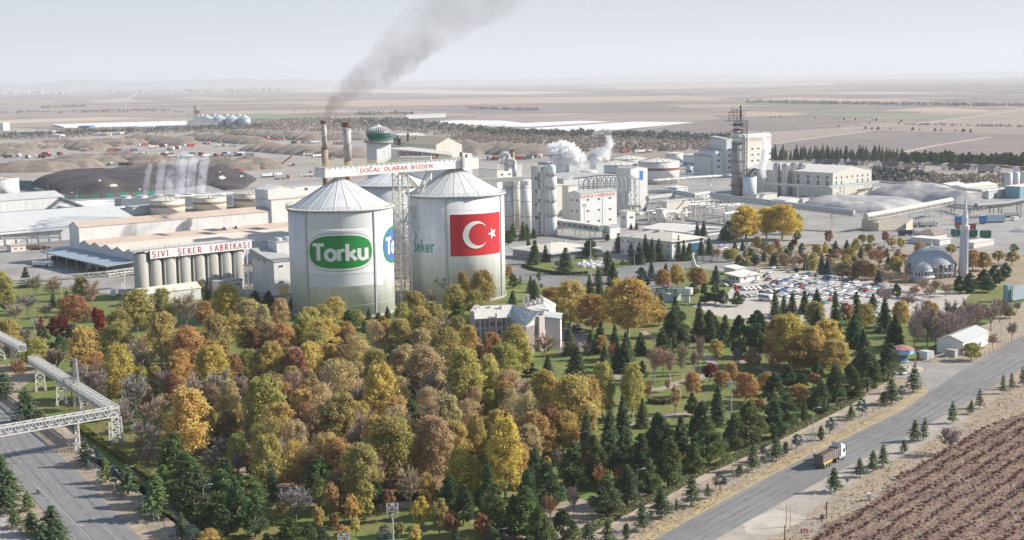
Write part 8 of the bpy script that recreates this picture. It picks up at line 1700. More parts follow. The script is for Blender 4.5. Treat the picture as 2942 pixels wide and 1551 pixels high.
def pine_crown(seed,n=4200,z0=.13,rad=.25,p=.8,rnd=.5):
 rng=np.random.default_rng(seed);k=64;t=rng.uniform(0,1,k)**1.15;th=rng.uniform(0,2*np.pi,k);prof=np.minimum((1-t)**p,.4+2.6*t);rr=rad*prof*rng.uniform(.55,1.02,k);c=np.stack([rr*np.cos(th),rr*np.sin(th),z0+(1-z0)*(t*.95+.02)],1);cs=.035+.062*prof
 pick=rng.integers(0,k,n);d=unit(rng.normal(size=(n,3))+np.array([0,0,.35]));P=c[pick]+d*(cs[pick]*rng.uniform(.3,1,n)**.6)[:,None]
 out=unit(np.stack([P[:,0],P[:,1],np.full(n,.12)],1));ax=unit(d*.6+out*.6+rng.normal(size=(n,3))*.5+np.array([0,0,.3]));w_,_=rand_frame(rng,ax);l=rng.uniform(.012,.026,n);tone=.5+rng.uniform(-.3,.3,k)[pick]+rng.uniform(-.25,.25,n)
 return cards_mesh('crown',quads(P,w_*(l*.42)[:,None],ax*l[:,None]),tone,NEED)
def layered_crown(seed,whorls=20,per=9,rad=.2,z0=.08,droop=.35,jit=.25,n_blade=22,blade=.02,pw=1.0):
 rng=np.random.default_rng(seed);Cs,Us,Vs,T=[],[],[],[]
 for i in range(whorls):
  t=(i+rng.uniform(-.3,.3))/whorls;z=z0+(1-z0)*max(0,min(.985,t));L_=rad*(1-max(t,0))**pw+.012
  for j in range(per):
   a=j*2*np.pi/per+i*.7+rng.uniform(-.3,.3);l=L_*(1+rng.uniform(-jit,jit));dr=np.array([np.cos(a),np.sin(a),0]);m=n_blade if t<.75 else max(6,n_blade//2);s=rng.uniform(.08,1,m)**.75
   side=np.array([-np.sin(a),np.cos(a),0]);wv=(rng.uniform(-1,1,m)*.32*l*(1.08-s))[:,None];P=np.array([0,0,z])+dr*(s*l)[:,None]+side*wv+np.array([0,0,1])*(-droop*l*s**1.6+rng.uniform(-.006,.006,m)+.10*l)[:,None]
   ax=unit(dr*.8+side*np.sign(wv)*.55+np.array([0,0,-.25])+rng.normal(size=(m,3))*.25);nr=unit(np.array([0,0,1.0])+rng.normal(size=(m,3))*.4);w_=unit(np.cross(ax,nr));bl=blade*rng.uniform(.7,1.4,m)
   Cs.append(P);Us.append(w_*(bl*.45)[:,None]);Vs.append(ax*bl[:,None]);T.append(.5+rng.uniform(-.2,.2)+rng.uniform(-.28,.28,m))
 return cards_mesh('crown',quads(np.concatenate(Cs),np.concatenate(Us),np.concatenate(Vs)),np.concatenate(T),NEED)
def bare_tree(seed,up=.55,spread=.34,h0=.22,tw=.0032,levels=(9,8,7)):
 r=random.Random(seed);tr=MB();tr.tube((0,0,0),(0,0,h0),.016,.012,7);tr.tube((0,0,h0),(r.uniform(-.02,.02),r.uniform(-.02,.02),.6),.011,.005,6);C,U,V,T=[],[],[],[]
 def tw_(p,q,w):
  d=q-p;s=d.cross(Vc((r.uniform(-1,1),r.uniform(-1,1),r.uniform(-1,1))));s=s.normalized()*w;C.append((p+q)/2);U.append(s);V.append(d/2);T.append(r.uniform(.2,.8))
 for i in range(levels[0]):
  f=h0*.8+(.62-h0)*i/levels[0];a=i*2.4+r.uniform(-.4,.4);l=r.uniform(.28,.42)*(1-.35*i/levels[0]);d=Vc((math.cos(a)*spread*1.6,math.sin(a)*spread*1.6,up+r.uniform(0,.4))).normalized();p=Vc((0,0,f));q=p+d*l;tr.tube(p,q,.0075,.003,5)
  for j in range(levels[1]):
   g=r.uniform(.25,1);p2=p+d*l*g;d2=(d+Vc((r.uniform(-1,1),r.uniform(-1,1),r.uniform(-.3,.9)))*.75).normalized();l2=r.uniform(.12,.22);q2=p2+d2*l2;tw_(p2,q2,tw*1.5)
   for k in range(levels[2]):
    g3=r.uniform(.2,1);p3=p2+d2*l2*g3;d3=(d2+Vc((r.uniform(-1,1),r.uniform(-1,1),r.uniform(-.2,.8)))*.8).normalized();tw_(p3,p3+d3*r.uniform(.05,.12),tw)
 f=lambda l:np.array([v[:]for v in l]);return tr,cards_mesh('crown',quads(f(C),f(U),f(V)),np.array(T),TWIG)
TM={}
TM['P']=[(broad_crown(100+i,10500,.13,1.0,.30+.02*(i%3),.0102,120+10*i,.42,.66+.05*(i%3)),trunk_mesh(i,PBARK,.68,.015,10))for i in range(6)]
TM['S']=[(broad_crown(200+i,5000,.16,1.0,.32,.0095,130,.3,.66),trunk_mesh(20+i,PBARK,.8,.015,15,spread=.3))for i in range(3)]
TM['M']=[(broad_crown(300+i,3600,.24,1.0,.33,.018,60,.45,.62),trunk_mesh(40+i,BARK,.62,.02,7))for i in range(4)]
TM['N']=[(pine_crown(400+i,6000,.12,.25+.015*i,.72),trunk_mesh(60+i,BARK,.9,.016,6,spread=.12))for i in range(5)]
TM['U']=[(layered_crown(500+i,26,11,.21,.05,.42,.22,22,.016,.92),trunk_mesh(80+i,DBARK,.95,.013,0))for i in range(4)]
TM['C']=[(layered_crown(600+i,15,7,.27,.14,.12,.4,26,.022,.85),trunk_mesh(90+i,BARK,.96,.014,0))for i in range(4)]
TM['B']=[];
for i in range(5):a_,b_=bare_tree(700+i,.8,.34+.03*i,.2,.0042,(13,10,9));TM['B'].append((b_,a_.mesh('trunk',BARK)))
TM['H']=[]
for i in range(3):a_,b_=bare_tree(750+i,1.3,.22,.2,.0036,(13,9,8));TM['H'].append((b_,a_.mesh('trunk',WBARK)))
TM['R']=[(pine_crown(800+i,2600,.26,.36,.42),trunk_mesh(110+i,BARK,.5,.03,4,spread=.15))for i in range(2)]
TM['Y']=[(pine_crown(850+i,2000,.06,.12,.5),trunk_mesh(120+i,DBARK,.6,.02,0))for i in range(2)]
UR={'P':.30,'S':.31,'M':.34,'N':.215,'U':.185,'C':.235,'B':.33,'H':.24,'R':.38,'Y':.12}
KN={'P':('plane_tree','plane tree','tree'),'S':('thinning_plane_tree','half bare plane tree','tree'),'M':('maple_tree','small round tree','tree'),'N':('pine_tree','pine','tree'),'U':('spruce_tree','spruce','tree'),'C':('cedar_tree','young cedar','tree'),'B':('bare_tree','leafless tree','tree'),'H':('birch_tree','leafless white birch','tree'),'R':('round_pine','round bushy pine','tree'),'Y':('cypress_tree','narrow cypress','tree')}
COLS={'g':((.60,.48,.175),'golden'),'o':((.46,.395,.155),'olive'),'y':((.45,.435,.145),'yellow green'),'t':((.56,.45,.25),'tan'),'r':((.42,.23,.135),'rust red'),'R':((.20,.05,.045),'dark red'),'v':((.36,.06,.04),'bright red'),'a':((.53,.355,.155),'orange brown'),'b':((.46,.35,.23),'brown'),'k':((.58,.48,.145),'yellow'),'Y':((.74,.55,.13),'vivid yellow'),'e':((.17,.22,.08),'green'),
  'd':((.145,.195,.10),'dark green'),'l':((.20,.25,.105),'light green'),'z':((.14,.195,.185),'blue green'),'m':((.34,.275,.26),'grey'),'n':((.40,.31,.235),'brownish')}
TREES=[];PTS=[]
def tree(p,h,wd,kind,col,vary=.1):
 nm,kw,cat=KN[kind];cm,tm=TM[kind][R.randrange(len(TM[kind]))];sx=wd*(.9 if kind in 'NU' else 1)/(2*UR[kind]);sx=max(.62*h,min(1.75*h,sx));a=R.uniform(0,6.28)
 t=bpy.data.objects.new(nm,None);COL.objects.link(t);t.location=p;t.rotation_euler=(R.uniform(-.06,.06),R.uniform(-.06,.06),a);e_=R.uniform(.86,1.14);t.scale=(sx*e_,sx/e_,h);t['category']=cat;t.empty_display_size=.1
 c,cn=COLS[col];k=1+R.uniform(-vary,vary);c=tuple(min(.8,v*k*(1+R.uniform(-.07,.07)))for v in c);put('trunk',tm,t);put('crown',cm,t,color=c);TREES.append((t,Vc((p[0],p[1],0)),h,f"{cn} {kw}"));PTS.append((p[0],p[1]));return t
def plant(panel,s):
 for e in s.split():
  x,yt,yb,wd,k=e.split(',');x,yt,yb,wd=float(x),float(yt),float(yb),float(wd);b0=G(panel,x,yb);top=AT(panel,x,yt,b0.y);h=max(1.6,top.z*.985);tree(b0,h,wd/PN[panel][2]/FPX*b0.y*1.16,k[0],k[1])
plant('T1','90,60,420,250,Po 270,140,360,140,Bm 415,20,300,100,Mr 620,30,310,210,MR 1050,-30,300,130,Mv 760,100,350,120,Nd 480,130,440,160,Nd 640,220,430,150,Nd 380,250,580,290,Py 890,130,660,330,Pg 600,330,640,210,Bn 1220,80,620,290,Po 1290,320,900,340,Pk 1480,190,740,240,Bn 1700,-20,600,310,Po 1990,120,740,390,Pa 2250,0,600,280,Po 2260,330,940,440,Pk 1000,470,1010,310,Bm 760,560,900,200,Bm 1450,590,1110,310,Bm 1560,460,720,130,Ne 1640,550,820,130,Pk 1970,790,1540,520,Pg 2320,550,1090,310,Bm 1200,610,930,160,Pk 820,390,680,160,Pa 540,400,640,150,Br 60,580,890,190,Cd 290,770,1150,250,Cd 440,1000,1200,220,Cl 1300,870,1310,250,Bm 1690,840,1220,230,Bn 2390,1010,1420,210,Pb 1500,1090,1420,240,Bm 1850,610,1030,210,Pr 1080,700,960,130,Bm 1760,560,980,200,Bm 2480,420,880,160,Pr 2060,590,1060,200,Bn 1560,900,1250,200,Bn 2150,1100,1500,200,Bn 130,250,560,170,Bm 200,430,740,160,Br')
plant('T2','20,440,780,210,Cd 110,590,980,270,Cd 60,770,1080,230,Cd 300,840,1050,140,Cl 545,980,1310,240,Cd 330,1040,1290,230,Cl 460,1170,1420,210,Cd 615,1120,1400,190,Cd 170,1000,1230,150,Cl 890,270,580,140,Cd 990,370,590,150,Rz 1120,470,750,140,Cl 1220,580,800,145,Rz 1350,550,880,200,Cd 1640,640,1130,270,Cl 1920,1050,1350,160,Cd 2050,1200,1420,150,Rz 2200,1240,1440,210,Pg 1830,230,780,330,Nl 1980,420,970,400,Nl 2060,590,1070,330,Nd 2330,610,1030,300,Nl 2500,720,1270,250,Nd 1580,330,580,160,Bm 2230,370,660,210,Bm 2500,430,720,170,Bm 1720,560,900,220,Nl 2180,860,1250,250,Nl 2350,980,1360,240,Nd 1460,250,500,150,Bn 1620,120,430,180,Bm 2380,500,820,200,Nd')
plant('T3','260,640,1430,470,Po 1050,470,1090,440,St 850,730,1290,340,St 565,360,780,230,Pr 1480,530,1200,390,Pg 1900,340,980,470,Pt 2140,140,640,310,Po 2380,340,1140,440,Py 2140,840,1560,370,Pt 1290,50,620,240,Ud 700,320,640,210,Nd 920,280,580,200,Nd 1330,260,620,220,Nd 1130,280,580,180,Nd 1590,330,660,260,Nd 1740,260,580,240,Nd 1235,470,620,100,Mg 870,50,500,320,Pg 650,-10,440,310,Po 430,90,510,270,Pa 310,220,490,170,Ma 650,240,450,160,Ma 1090,80,460,210,Pa 1490,20,450,180,Ma 1650,50,500,270,Po 1900,-10,450,330,Po 2130,-10,400,190,Bn 170,410,660,150,Bm 60,30,460,230,Po 640,940,1440,270,Pr 280,300,520,130,Br 1880,150,520,240,Pt 1760,120,480,200,Bn 520,560,1000,220,Bn 1230,700,1150,220,Bm 1720,560,980,200,Nd 120,150,470,160,Pr 2000,560,1150,300,Bn 760,960,1500,300,St 1280,960,1560,240,Bn 220,220,430,120,Ne 1780,900,1400,230,Ne 1150,120,420,150,Nd 2250,20,440,210,Po 2400,120,520,200,Pg 560,130,440,160,Pg 1010,330,640,180,Pb 60,950,1480,220,Bn')
plant('T4','30,660,1190,370,Nl 120,900,1340,230,Nd 305,600,950,90,Yd 800,460,930,340,Ne 550,770,1150,390,Bm 400,950,1180,140,Mg 920,760,1170,160,Ma 800,990,1280,140,Mg 1150,880,1230,170,Mg 1060,890,1180,130,Mr 1280,550,930,270,Bn 1270,750,1180,230,Mo 1540,830,1150,170,Mr 1760,520,1070,260,Bn 1880,900,1300,200,Mk 2060,920,1300,170,Mo 2200,1050,1350,190,Mr 2170,670,1110,290,Nd 2310,770,1210,210,Nd 2400,460,950,220,Pk 500,1120,1480,310,Ne 1180,1120,1320,130,Mg 1050,1200,1420,180,Ma 1480,1190,1420,170,Rz 1640,1170,1370,130,Mo 1800,1190,1420,170,Mg 2240,1250,1440,130,Nd 2500,1070,1400,140,Mr 850,1240,1500,160,Nd 250,1280,1470,210,Nl 340,40,680,310,So 600,90,700,310,St 900,220,690,410,St 1180,110,600,160,Bm 1540,60,800,480,Py 1990,50,760,400,Pt 2290,390,940,280,Pk 2450,20,540,170,Pg 700,350,800,260,Bn 1000,420,760,240,Bn 80,430,760,130,Mr 180,120,640,230,So 1420,420,880,230,Bn 430,260,760,240,Bn 2560,560,1100,240,Nd 690,1180,1420,200,Nl 1620,60,700,250,Py 950,1080,1270,120,Mr 1950,640,1020,170,Pg 1370,30,620,220,Pg 560,300,820,260,Sg')
plant('T5','330,110,660,340,Pg 60,190,600,190,Pa 190,310,720,330,Py 600,180,500,270,Bn 870,80,440,150,Ud 1180,60,410,170,Ud 1340,110,480,170,Ud 1100,160,430,140,Ud 1480,180,490,170,Ud 1610,190,430,160,Ud 1440,290,620,210,Ud 1240,320,560,160,Ud 930,340,720,240,Ud 640,430,660,150,Ud 1050,270,490,120,Bm 910,260,450,160,Bn 1200,230,430,140,Pa 1310,300,510,110,Br 1390,300,610,210,Ud 200,580,1120,340,St 20,490,940,150,Py 590,580,1190,310,Pg 900,640,1440,460,Pg 1210,500,1110,280,Py 1530,520,1110,310,Py 650,940,1470,360,Pa 1760,320,730,200,Hn 1930,360,740,170,Hn 2050,300,710,170,Hn 2180,360,650,120,Hn 2240,220,610,130,Hn 1850,350,660,150,Br 2170,610,880,180,Pa 1980,750,1060,140,Mt 2420,270,520,140,Mg 2350,530,720,160,MR 2480,600,800,180,Pa 1280,940,1520,240,Ud 1430,820,1470,230,Ud 1040,1010,1580,220,Ud 1640,880,1200,170,Ul 1830,1040,1580,250,Nd 2020,1060,1580,230,Ud 2250,920,1520,290,Nd 2420,740,1170,210,Ud 2160,830,1080,130,Nl 1950,-60,400,270,Nd 1850,170,440,150,Nd 2050,140,400,150,Nd 2230,-30,280,200,Ud 2360,-30,300,130,Ud 2500,0,350,170,Ud 2420,50,280,130,Nd 1690,680,960,110,Br 1900,680,830,90,Br 450,480,660,130,Nd 1640,500,700,130,Nd 1230,440,700,130,Ud 780,700,1240,240,Pg 1100,640,1200,230,Pa 360,650,1140,240,Bn 2560,520,760,150,Pa 480,950,1330,200,Pb')
plant('T6','190,30,920,430,Pk 500,150,340,160,Bm 520,0,520,340,Pa 800,-10,480,290,Pg 490,380,920,210,Nd 640,540,1030,350,Nd 730,380,640,140,Bm 900,320,790,290,Nl 1150,230,770,270,Nl 1290,200,670,200,Nd 1440,190,730,230,Nd 1600,230,790,260,Nd 1830,20,530,280,Nl 1900,270,790,310,Nl 2170,330,670,200,Nl 2330,100,580,340,Nl 1170,550,850,180,Br 1380,540,800,120,Br 910,740,1120,130,Bm 1250,680,1120,300,Nd 1480,560,1000,270,Nd 1700,490,890,210,Nl 400,610,1250,240,Nd 420,790,1360,330,Nl 540,990,1440,290,Nl 800,1020,1350,230,Nd 660,870,1160,160,Br 70,760,1320,290,Nl 60,1220,1440,210,Nd 2150,660,1000,160,Cd 2450,630,830,160,Rz 2320,750,920,60,Cd 1830,780,1120,190,Cd 1990,910,1070,50,Cd 1640,940,1260,140,Cd 1270,1130,1420,150,Cd 1070,1140,1430,140,Cd 1460,1180,1360,70,Yd 630,480,760,120,Mg 1020,350,780,150,Br 280,880,1360,200,Nd 1560,330,800,180,Nd 1980,480,800,120,Nd 350,330,800,180,Pa 2080,430,640,120,Br')
plant('T7','80,10,380,190,Nd 250,-10,380,180,Nd 420,10,450,240,Pa 510,0,480,310,Pg 850,50,450,250,Pg 900,230,540,430,Pg 640,210,520,310,Pa 720,100,500,260,Pg 750,-60,160,110,Ud 1080,-10,300,160,Ud 1170,130,360,180,Ud 1430,-10,300,180,Ud 1380,260,580,250,Nd 1150,290,660,210,Nd 1200,330,690,210,Nd 1060,440,760,190,Nd 930,440,810,180,Nd 500,450,660,150,Nd 620,520,670,130,Nd 760,430,580,110,Nd 370,520,820,260,Nd 780,580,900,190,Nd 600,620,800,160,Pa 130,520,780,190,Pa 720,520,660,120,Mr 500,710,1010,200,Nd 360,760,1110,240,Nd 180,750,1170,230,Nl 40,860,1200,200,Nl 250,750,860,90,Ma 640,770,960,50,Yd 300,510,720,130,Pa 190,300,500,130,Pb 1600,440,695,125,Cd 1410,550,795,125,Cd 1500,630,745,80,Rz 1340,680,805,90,Cl 1150,750,905,110,Rz 1060,800,935,80,Cd 870,915,1055,110,Rz 790,985,1115,45,Yd 575,1055,1190,110,Rz 1610,925,1125,95,Cd 1690,905,1115,75,Cd 1945,755,965,75,Cd 2105,750,885,55,Cd 2185,650,835,65,Cd 2390,525,705,55,Cd 2470,515,665,55,Cd 2570,460,640,60,Cd 2110,255,415,180,Py 2300,170,300,110,Bn 2470,60,240,100,Bn 390,330,520,130,Br 60,300,480,140,Bm')
plant('T8','910,485,712,115,Cd 1135,405,582,85,Cd 1245,335,532,95,Cl 1340,285,492,105,Cd 1525,245,372,65,Cd 400,205,435,115,Cd 300,295,465,110,Rz 190,255,525,115,Cd 1920,120,385,190,Bm 1020,575,655,40,Bn 75,465,570,80,Cd 480,270,380,50,Yd')
plant('H','280,735,1010,115,Ud 350,790,970,95,Ud 430,765,990,115,Ud 540,745,970,115,Ud 660,735,930,135,Ud 650,885,1090,115,Ud 840,745,1140,135,Ud 1030,755,1070,135,Ud 1010,875,1210,165,Ud 1170,775,940,125,Ud 1290,815,1140,165,Ud 1390,965,1280,175,Ud 100,935,1210,205,Nd 930,865,1090,135,Mr 1110,875,1110,155,Po 640,855,1100,190,Po 1440,845,1090,175,Pg 1690,845,1010,115,Pa 1740,865,1000,85,Pk 1560,945,1310,175,Bm 1680,875,1280,225,Bm 1760,995,1290,205,Bm 1850,895,1270,225,Bm 1950,925,1210,205,Bm 2080,815,1160,225,Bm 2150,845,1110,185,Bm 2270,825,1130,205,Bm 2350,805,1050,165,Bm 2400,855,1010,125,Bm 2510,845,970,95,Bm 1290,715,890,205,Bm 1500,775,940,165,Bm 1620,830,1180,200,Bm 1900,830,1080,190,Bm 2020,900,1180,180,Bm 1340,555,700,200,Bn 1230,555,690,95,Uz 1080,465,650,155,Pb 950,475,650,155,Pb 890,495,645,130,Pb 1000,425,640,80,Ud 1320,425,525,65,Ud 1400,405,515,75,Ud 700,425,605,95,Uz 760,455,605,85,Uz 560,445,565,65,Uz 260,395,525,75,Ud 370,415,545,95,Pb 440,435,565,85,Bn 620,465,595,75,Pk 1230,355,530,115,Br 1610,305,430,135,Pa 1900,325,430,105,Mo 2080,585,735,115,Nd 2200,555,730,155,Nd 2300,515,710,155,Nd 2400,495,650,125,Nd 2100,375,570,145,Pa 2200,395,570,125,Pa 2340,385,500,115,Mo 2460,385,520,135,Mo 1640,635,770,115,Bn 1750,645,790,135,Bn 1850,675,810,125,Bn 1980,615,780,115,Nd 2060,635,780,145,Nd 1480,585,710,105,Bn 1080,235,330,75,Mo 1160,235,340,85,Mo 1350,265,360,85,Mk 1430,265,380,85,Mk 1290,205,320,85,Mr 770,195,330,85,Mr 450,275,360,65,MR 290,295,390,65,Mr 180,305,400,115,Pb 510,325,410,85,Uz 480,195,290,95,Nz 740,325,430,65,Mk 520,395,450,80,Mo 830,375,475,70,Pb 970,335,465,60,Ud 1060,335,455,60,Ud 1560,700,830,120,Bn 1400,690,820,110,Nd 1700,700,840,130,Bn 2440,900,1010,110,Po 2240,620,770,120,Nd 1160,500,660,110,Pa 820,500,640,90,Bn 100,420,520,110,Nz 60,370,500,100,Ne 20,460,530,90,Py 640,330,400,60,Rd 890,370,400,45,Rd 1090,320,345,40,Rd 800,320,350,50,Rd 1280,340,362,45,Rd 1370,350,375,55,Rd 1190,330,350,40,Rd 2480,320,410,90,Rd')
plant('R3','1430,150,660,560,PY 1950,130,640,520,PY 1290,240,670,260,Pg 1720,170,630,330,PY 2130,260,560,220,Pk 1180,370,680,210,Nd 1080,455,650,120,Ud 730,385,610,105,Ud 810,375,600,115,Ud 1380,640,800,120,Uz 1650,640,760,90,Nd 1260,660,830,110,Uz 1230,770,960,150,Po 1150,780,960,130,Po 1330,860,1030,180,Ne 1470,880,1000,130,Pk 1570,860,1000,120,Po 1420,780,940,110,Pb 1680,800,960,90,Ud 1000,750,940,110,Br 1680,680,800,150,Br 1880,680,790,80,Mr 2110,640,740,90,Mr 2230,690,810,110,Nz 1810,840,1000,100,Uz 1960,830,1020,110,Pa 2130,850,1050,130,Bn 2290,890,1090,90,Ud')
plant('G','1215,215,400,105,Ud 1345,235,430,85,Ud 1400,305,510,115,Ud 1470,225,460,95,Ud 1520,265,490,95,Ud 1590,265,480,115,Ud 1770,235,470,65,Ud 1825,275,480,75,Ud 1860,305,475,85,Ud 1985,255,460,85,Ud 2060,255,440,105,Ud 960,265,450,155,Nd 715,345,600,175,Ud 430,275,510,135,Ud 385,255,390,65,Ud 545,325,490,85,Ud 1120,375,610,145,Ud 1160,485,690,155,Ud 1030,515,710,85,Ud 950,600,810,95,Ud 1040,645,810,95,Ud 1130,625,830,105,Ud 1430,535,730,175,Nz 1520,475,660,95,Uz 1650,495,610,65,Ud 240,595,730,90,Ne 400,615,770,80,Ud 430,645,850,125,Ud 230,745,910,115,Ud 130,675,780,65,Ud 1620,555,750,155,Pa 1760,505,720,155,Pg 1940,535,730,205,Pa 2110,515,690,115,Uz 770,655,1090,310,Pg 600,715,960,190,Pa 1300,635,1180,430,Pg 980,785,1130,290,Pa 1960,835,1130,135,Ud 1740,895,1180,205,Nd 2010,685,880,105,Nd 2110,685,880,115,Nd 2190,745,890,95,Nd 2310,755,900,95,Nd 1600,770,910,100,Ud 1740,800,920,100,Ud 1900,680,800,95,Nd 240,130,270,90,Ud 330,110,290,80,Ud 370,130,280,70,Ud 190,200,330,90,Nd 430,170,270,70,Ud 480,560,690,45,Rd 640,480,540,40,Rd 900,440,480,60,Re 1000,420,470,70,Re 1250,470,530,60,Re 1320,440,500,70,Rd 1110,230,300,60,Nd 1330,130,190,60,Ud 1380,120,190,70,Ud 300,620,730,45,Rd 500,690,740,40,Rd 200,525,640,80,Pa 1500,890,1060,150,Bn 1590,900,1080,160,Pa 2060,930,1130,120,Nl 680,1000,1130,90,Mk')
plant('D','345,775,970,115,Nd 460,785,980,115,Nd 110,755,970,105,Nd 220,825,1100,155,Pt 720,805,1080,185,Pg 1030,915,1020,80,Ud 1205,895,1010,95,Ud 1450,755,1100,230,Po 1610,715,970,95,Bt 1730,555,860,190,Bn 1910,575,890,120,Po 2080,560,910,270,Po 1820,695,970,190,Py 2000,755,990,190,Py 1880,845,1180,210,Ne 2250,685,810,70,Ud 1620,845,1200,210,Po 1500,895,1260,210,Pg 1750,925,1170,160,Bn 1350,865,1220,180,Po 590,880,1130,180,Po 850,930,1130,150,Ne 920,930,1110,120,Po 60,880,1130,130,Pt 480,900,1160,170,Pg 1120,960,1150,120,Nd'.replace('Bt','Bn'))
plant('B','60,685,1010,150,Po 60,755,1010,110,Nd 240,595,790,115,Ud 500,675,910,170,Bn 760,685,910,145,Py 690,845,1150,210,Pr 630,815,970,90,Ud 490,825,970,70,Ud 1270,795,1200,340,Po 1520,795,1160,240,Po 1730,795,1170,230,Bn 1930,765,960,95,Yd 2090,755,1110,240,Pk 1900,915,1140,180,Pa 2300,895,1170,210,Pt 2370,815,1010,130,Nd 2490,825,1010,115,Nd 920,970,1200,120,Mv 260,835,1040,250,Bm 430,925,1070,210,Bm 140,925,1120,190,Bn 850,700,1010,150,Bn 1100,990,1260,190,Po 2170,1040,1300,230,Pk 330,660,880,150,Bn 590,880,1060,120,Mo 20,640,800,110,Pk 830,930,1150,110,Br 1600,780,900,60,Nd 1870,720,860,50,Po')
# the rest of the wood floor: low shrubs and saplings between the tall trees
und=[G('T3',x,y)for x,y in((0,400),(2569,380),(2900,1000),(3400,1500),(1800,2150),(300,2100),(-900,1900),(-1900,1100),(-1700,600))]
k=0
for _ in range(4000):
 x,y=R.uniform(150,2000),R.uniform(985,1500);p=G('W',x*.87557,y*.87557)
 if not inside(p,und):continue
 if min((p.x-a)**2+(p.y-b)**2 for a,b in PTS)<19 or abs((p-cor).dot(Vc((dv.y,-dv.x,0))))<15:continue
 kd,cl,h=R.choice([('B','n',7),('B','m',8),('P','b',10),('P','t',14),('P','g',13),('P','o',14),('P','a',12),('S','t',14),('N','l',7),('N','d',8),('P','y',9),('P','o',9)]);h*=R.uniform(.75,1.25);tree(p,h,h*.62,kd,cl);k+=1
 if k>135:break
gar=PG('H',(0,420),(240,520),(560,545),(860,580),(1040,650),(1200,700),(1440,660),(1500,480),(1300,420),(900,380),(300,400),(0,300));k=0
for _ in range(1500):
 p=G('H',R.uniform(0,1500),R.uniform(300,700))
 if inside(p,gar)and min((p.x-a)**2+(p.y-b)**2 for a,b in PTS)>20:
  kd,cl,h=R.choice([('M','o',5),('B','n',5),('M','b',5),('U','z',6),('N','d',5),('P','o',7),('B','m',6),('M','r',4),('P','b',7),('R','d',2.5)]);h*=R.uniform(.7,1.3);tree(p,h,h*.8,kd,cl);k+=1
 if k>75:break
# pine belt beyond the works and the lone field trees
belt=[]
for i in range(64):
 x=250+(1480-250)*(i/63)+R.uniform(-8,8);yb=664+(690-664)*i/63+R.uniform(-12,12);p=G('F',x,yb);h=R.uniform(10,19);t=tree(p,h,h*.42,'U','d');belt.append((TREES.pop()))
for i in range(46):
 x=1440+(2600-1440)*(i/45)+R.uniform(-10,10);yb=705+30*i/45+R.uniform(-10,10);p=G('F',x,yb);h=R.uniform(11,15);t=tree(p,h,h*.75,'N','d');belt.append((TREES.pop()))
for e in belt:e[0]['group']='pine belt beyond the works'
place_labels([(e[0],e[1],('slender spruce' if 'spruce' in e[3]else 'bushy pine')+' in the far belt,')for e in belt],[('the alcohol factory',G('F',240,660)),('the dust cloud',G('F',1450,690)),('the right picture edge',G('F',2576,740)),('the hall roof ridge',G('F',800,675)),('the queue middle',G('F',1900,715)),('the bend in the field track',G('F',1150,690))],'')
fld=[]
for pn,s in(('F','1110,390,Nd 1170,392,Nd 1230,395,Nd 1215,395,Nd 1340,400,Bm 1545,405,Nd 1610,410,Bm 1750,412,Nd 1810,410,Nd 1940,420,Bm 2010,418,Nd 2030,420,Bm 2080,422,Nd 230,290,Nd 270,290,Bm 320,292,Bm 645,300,Bm 860,310,Bm 910,308,Nd 1015,310,Nd 1175,312,Bm 1210,312,Nd 1440,325,Nd 1290,335,Bm 860,380,Bm 1020,366,Bm 1055,360,Bm 1145,350,Bm 150,145,Bm 190,148,Bm 255,146,Bm 320,148,Bm 410,152,Bm 510,150,Bm 600,150,Bm 680,155,Bm 740,158,Bm 950,162,Nd 1040,160,Bm 1080,164,Bm 1190,164,Bm 1270,165,Bm 1360,168,Bm 1510,172,Bm 1650,172,Bm 1750,172,Bm 1850,175,Bm 1960,176,Bm 2100,178,Bm 2210,180,Bm 2330,182,Bm 2450,184,Bm'),('A','395,350,Bm 470,348,Bm 540,345,Bm 640,342,Bm 740,340,Bm 960,396,Nd 1700,400,Bm 1780,302,Bm 920,242,Bm'),('C','340,68,Bm 470,74,Bm 1240,16,Nd 985,45,Bm 1990,130,Bm 2010,128,Bm')):
 for e in s.split():
  x,y,k=e.split(',');p=G(pn,float(x),float(y));h=R.uniform(3.6,6.2)*(1+p.y/12000);tree(p,h,h*.7,k[0],k[1]);fld.append(TREES.pop())
for e in fld:e[0]['group']='lone trees on the plain'
place_labels([(e[0],e[1],e[3]+' alone on the plain,')for e in fld],[('the end of the field track',G('F',1180,400)),('the green field strip',G('F',900,255)),('the dark tower crown',G('F',-50,250)),('the right picture edge',G('F',2576,300)),('the settling ponds',G('C',2300,150)),('the grain silos',G('A',2000,450)),('the thicker chimney',G('C',700,60)),('the beige field corner',G('F',1700,180)),('the left picture edge',G('A',100,350))],'')
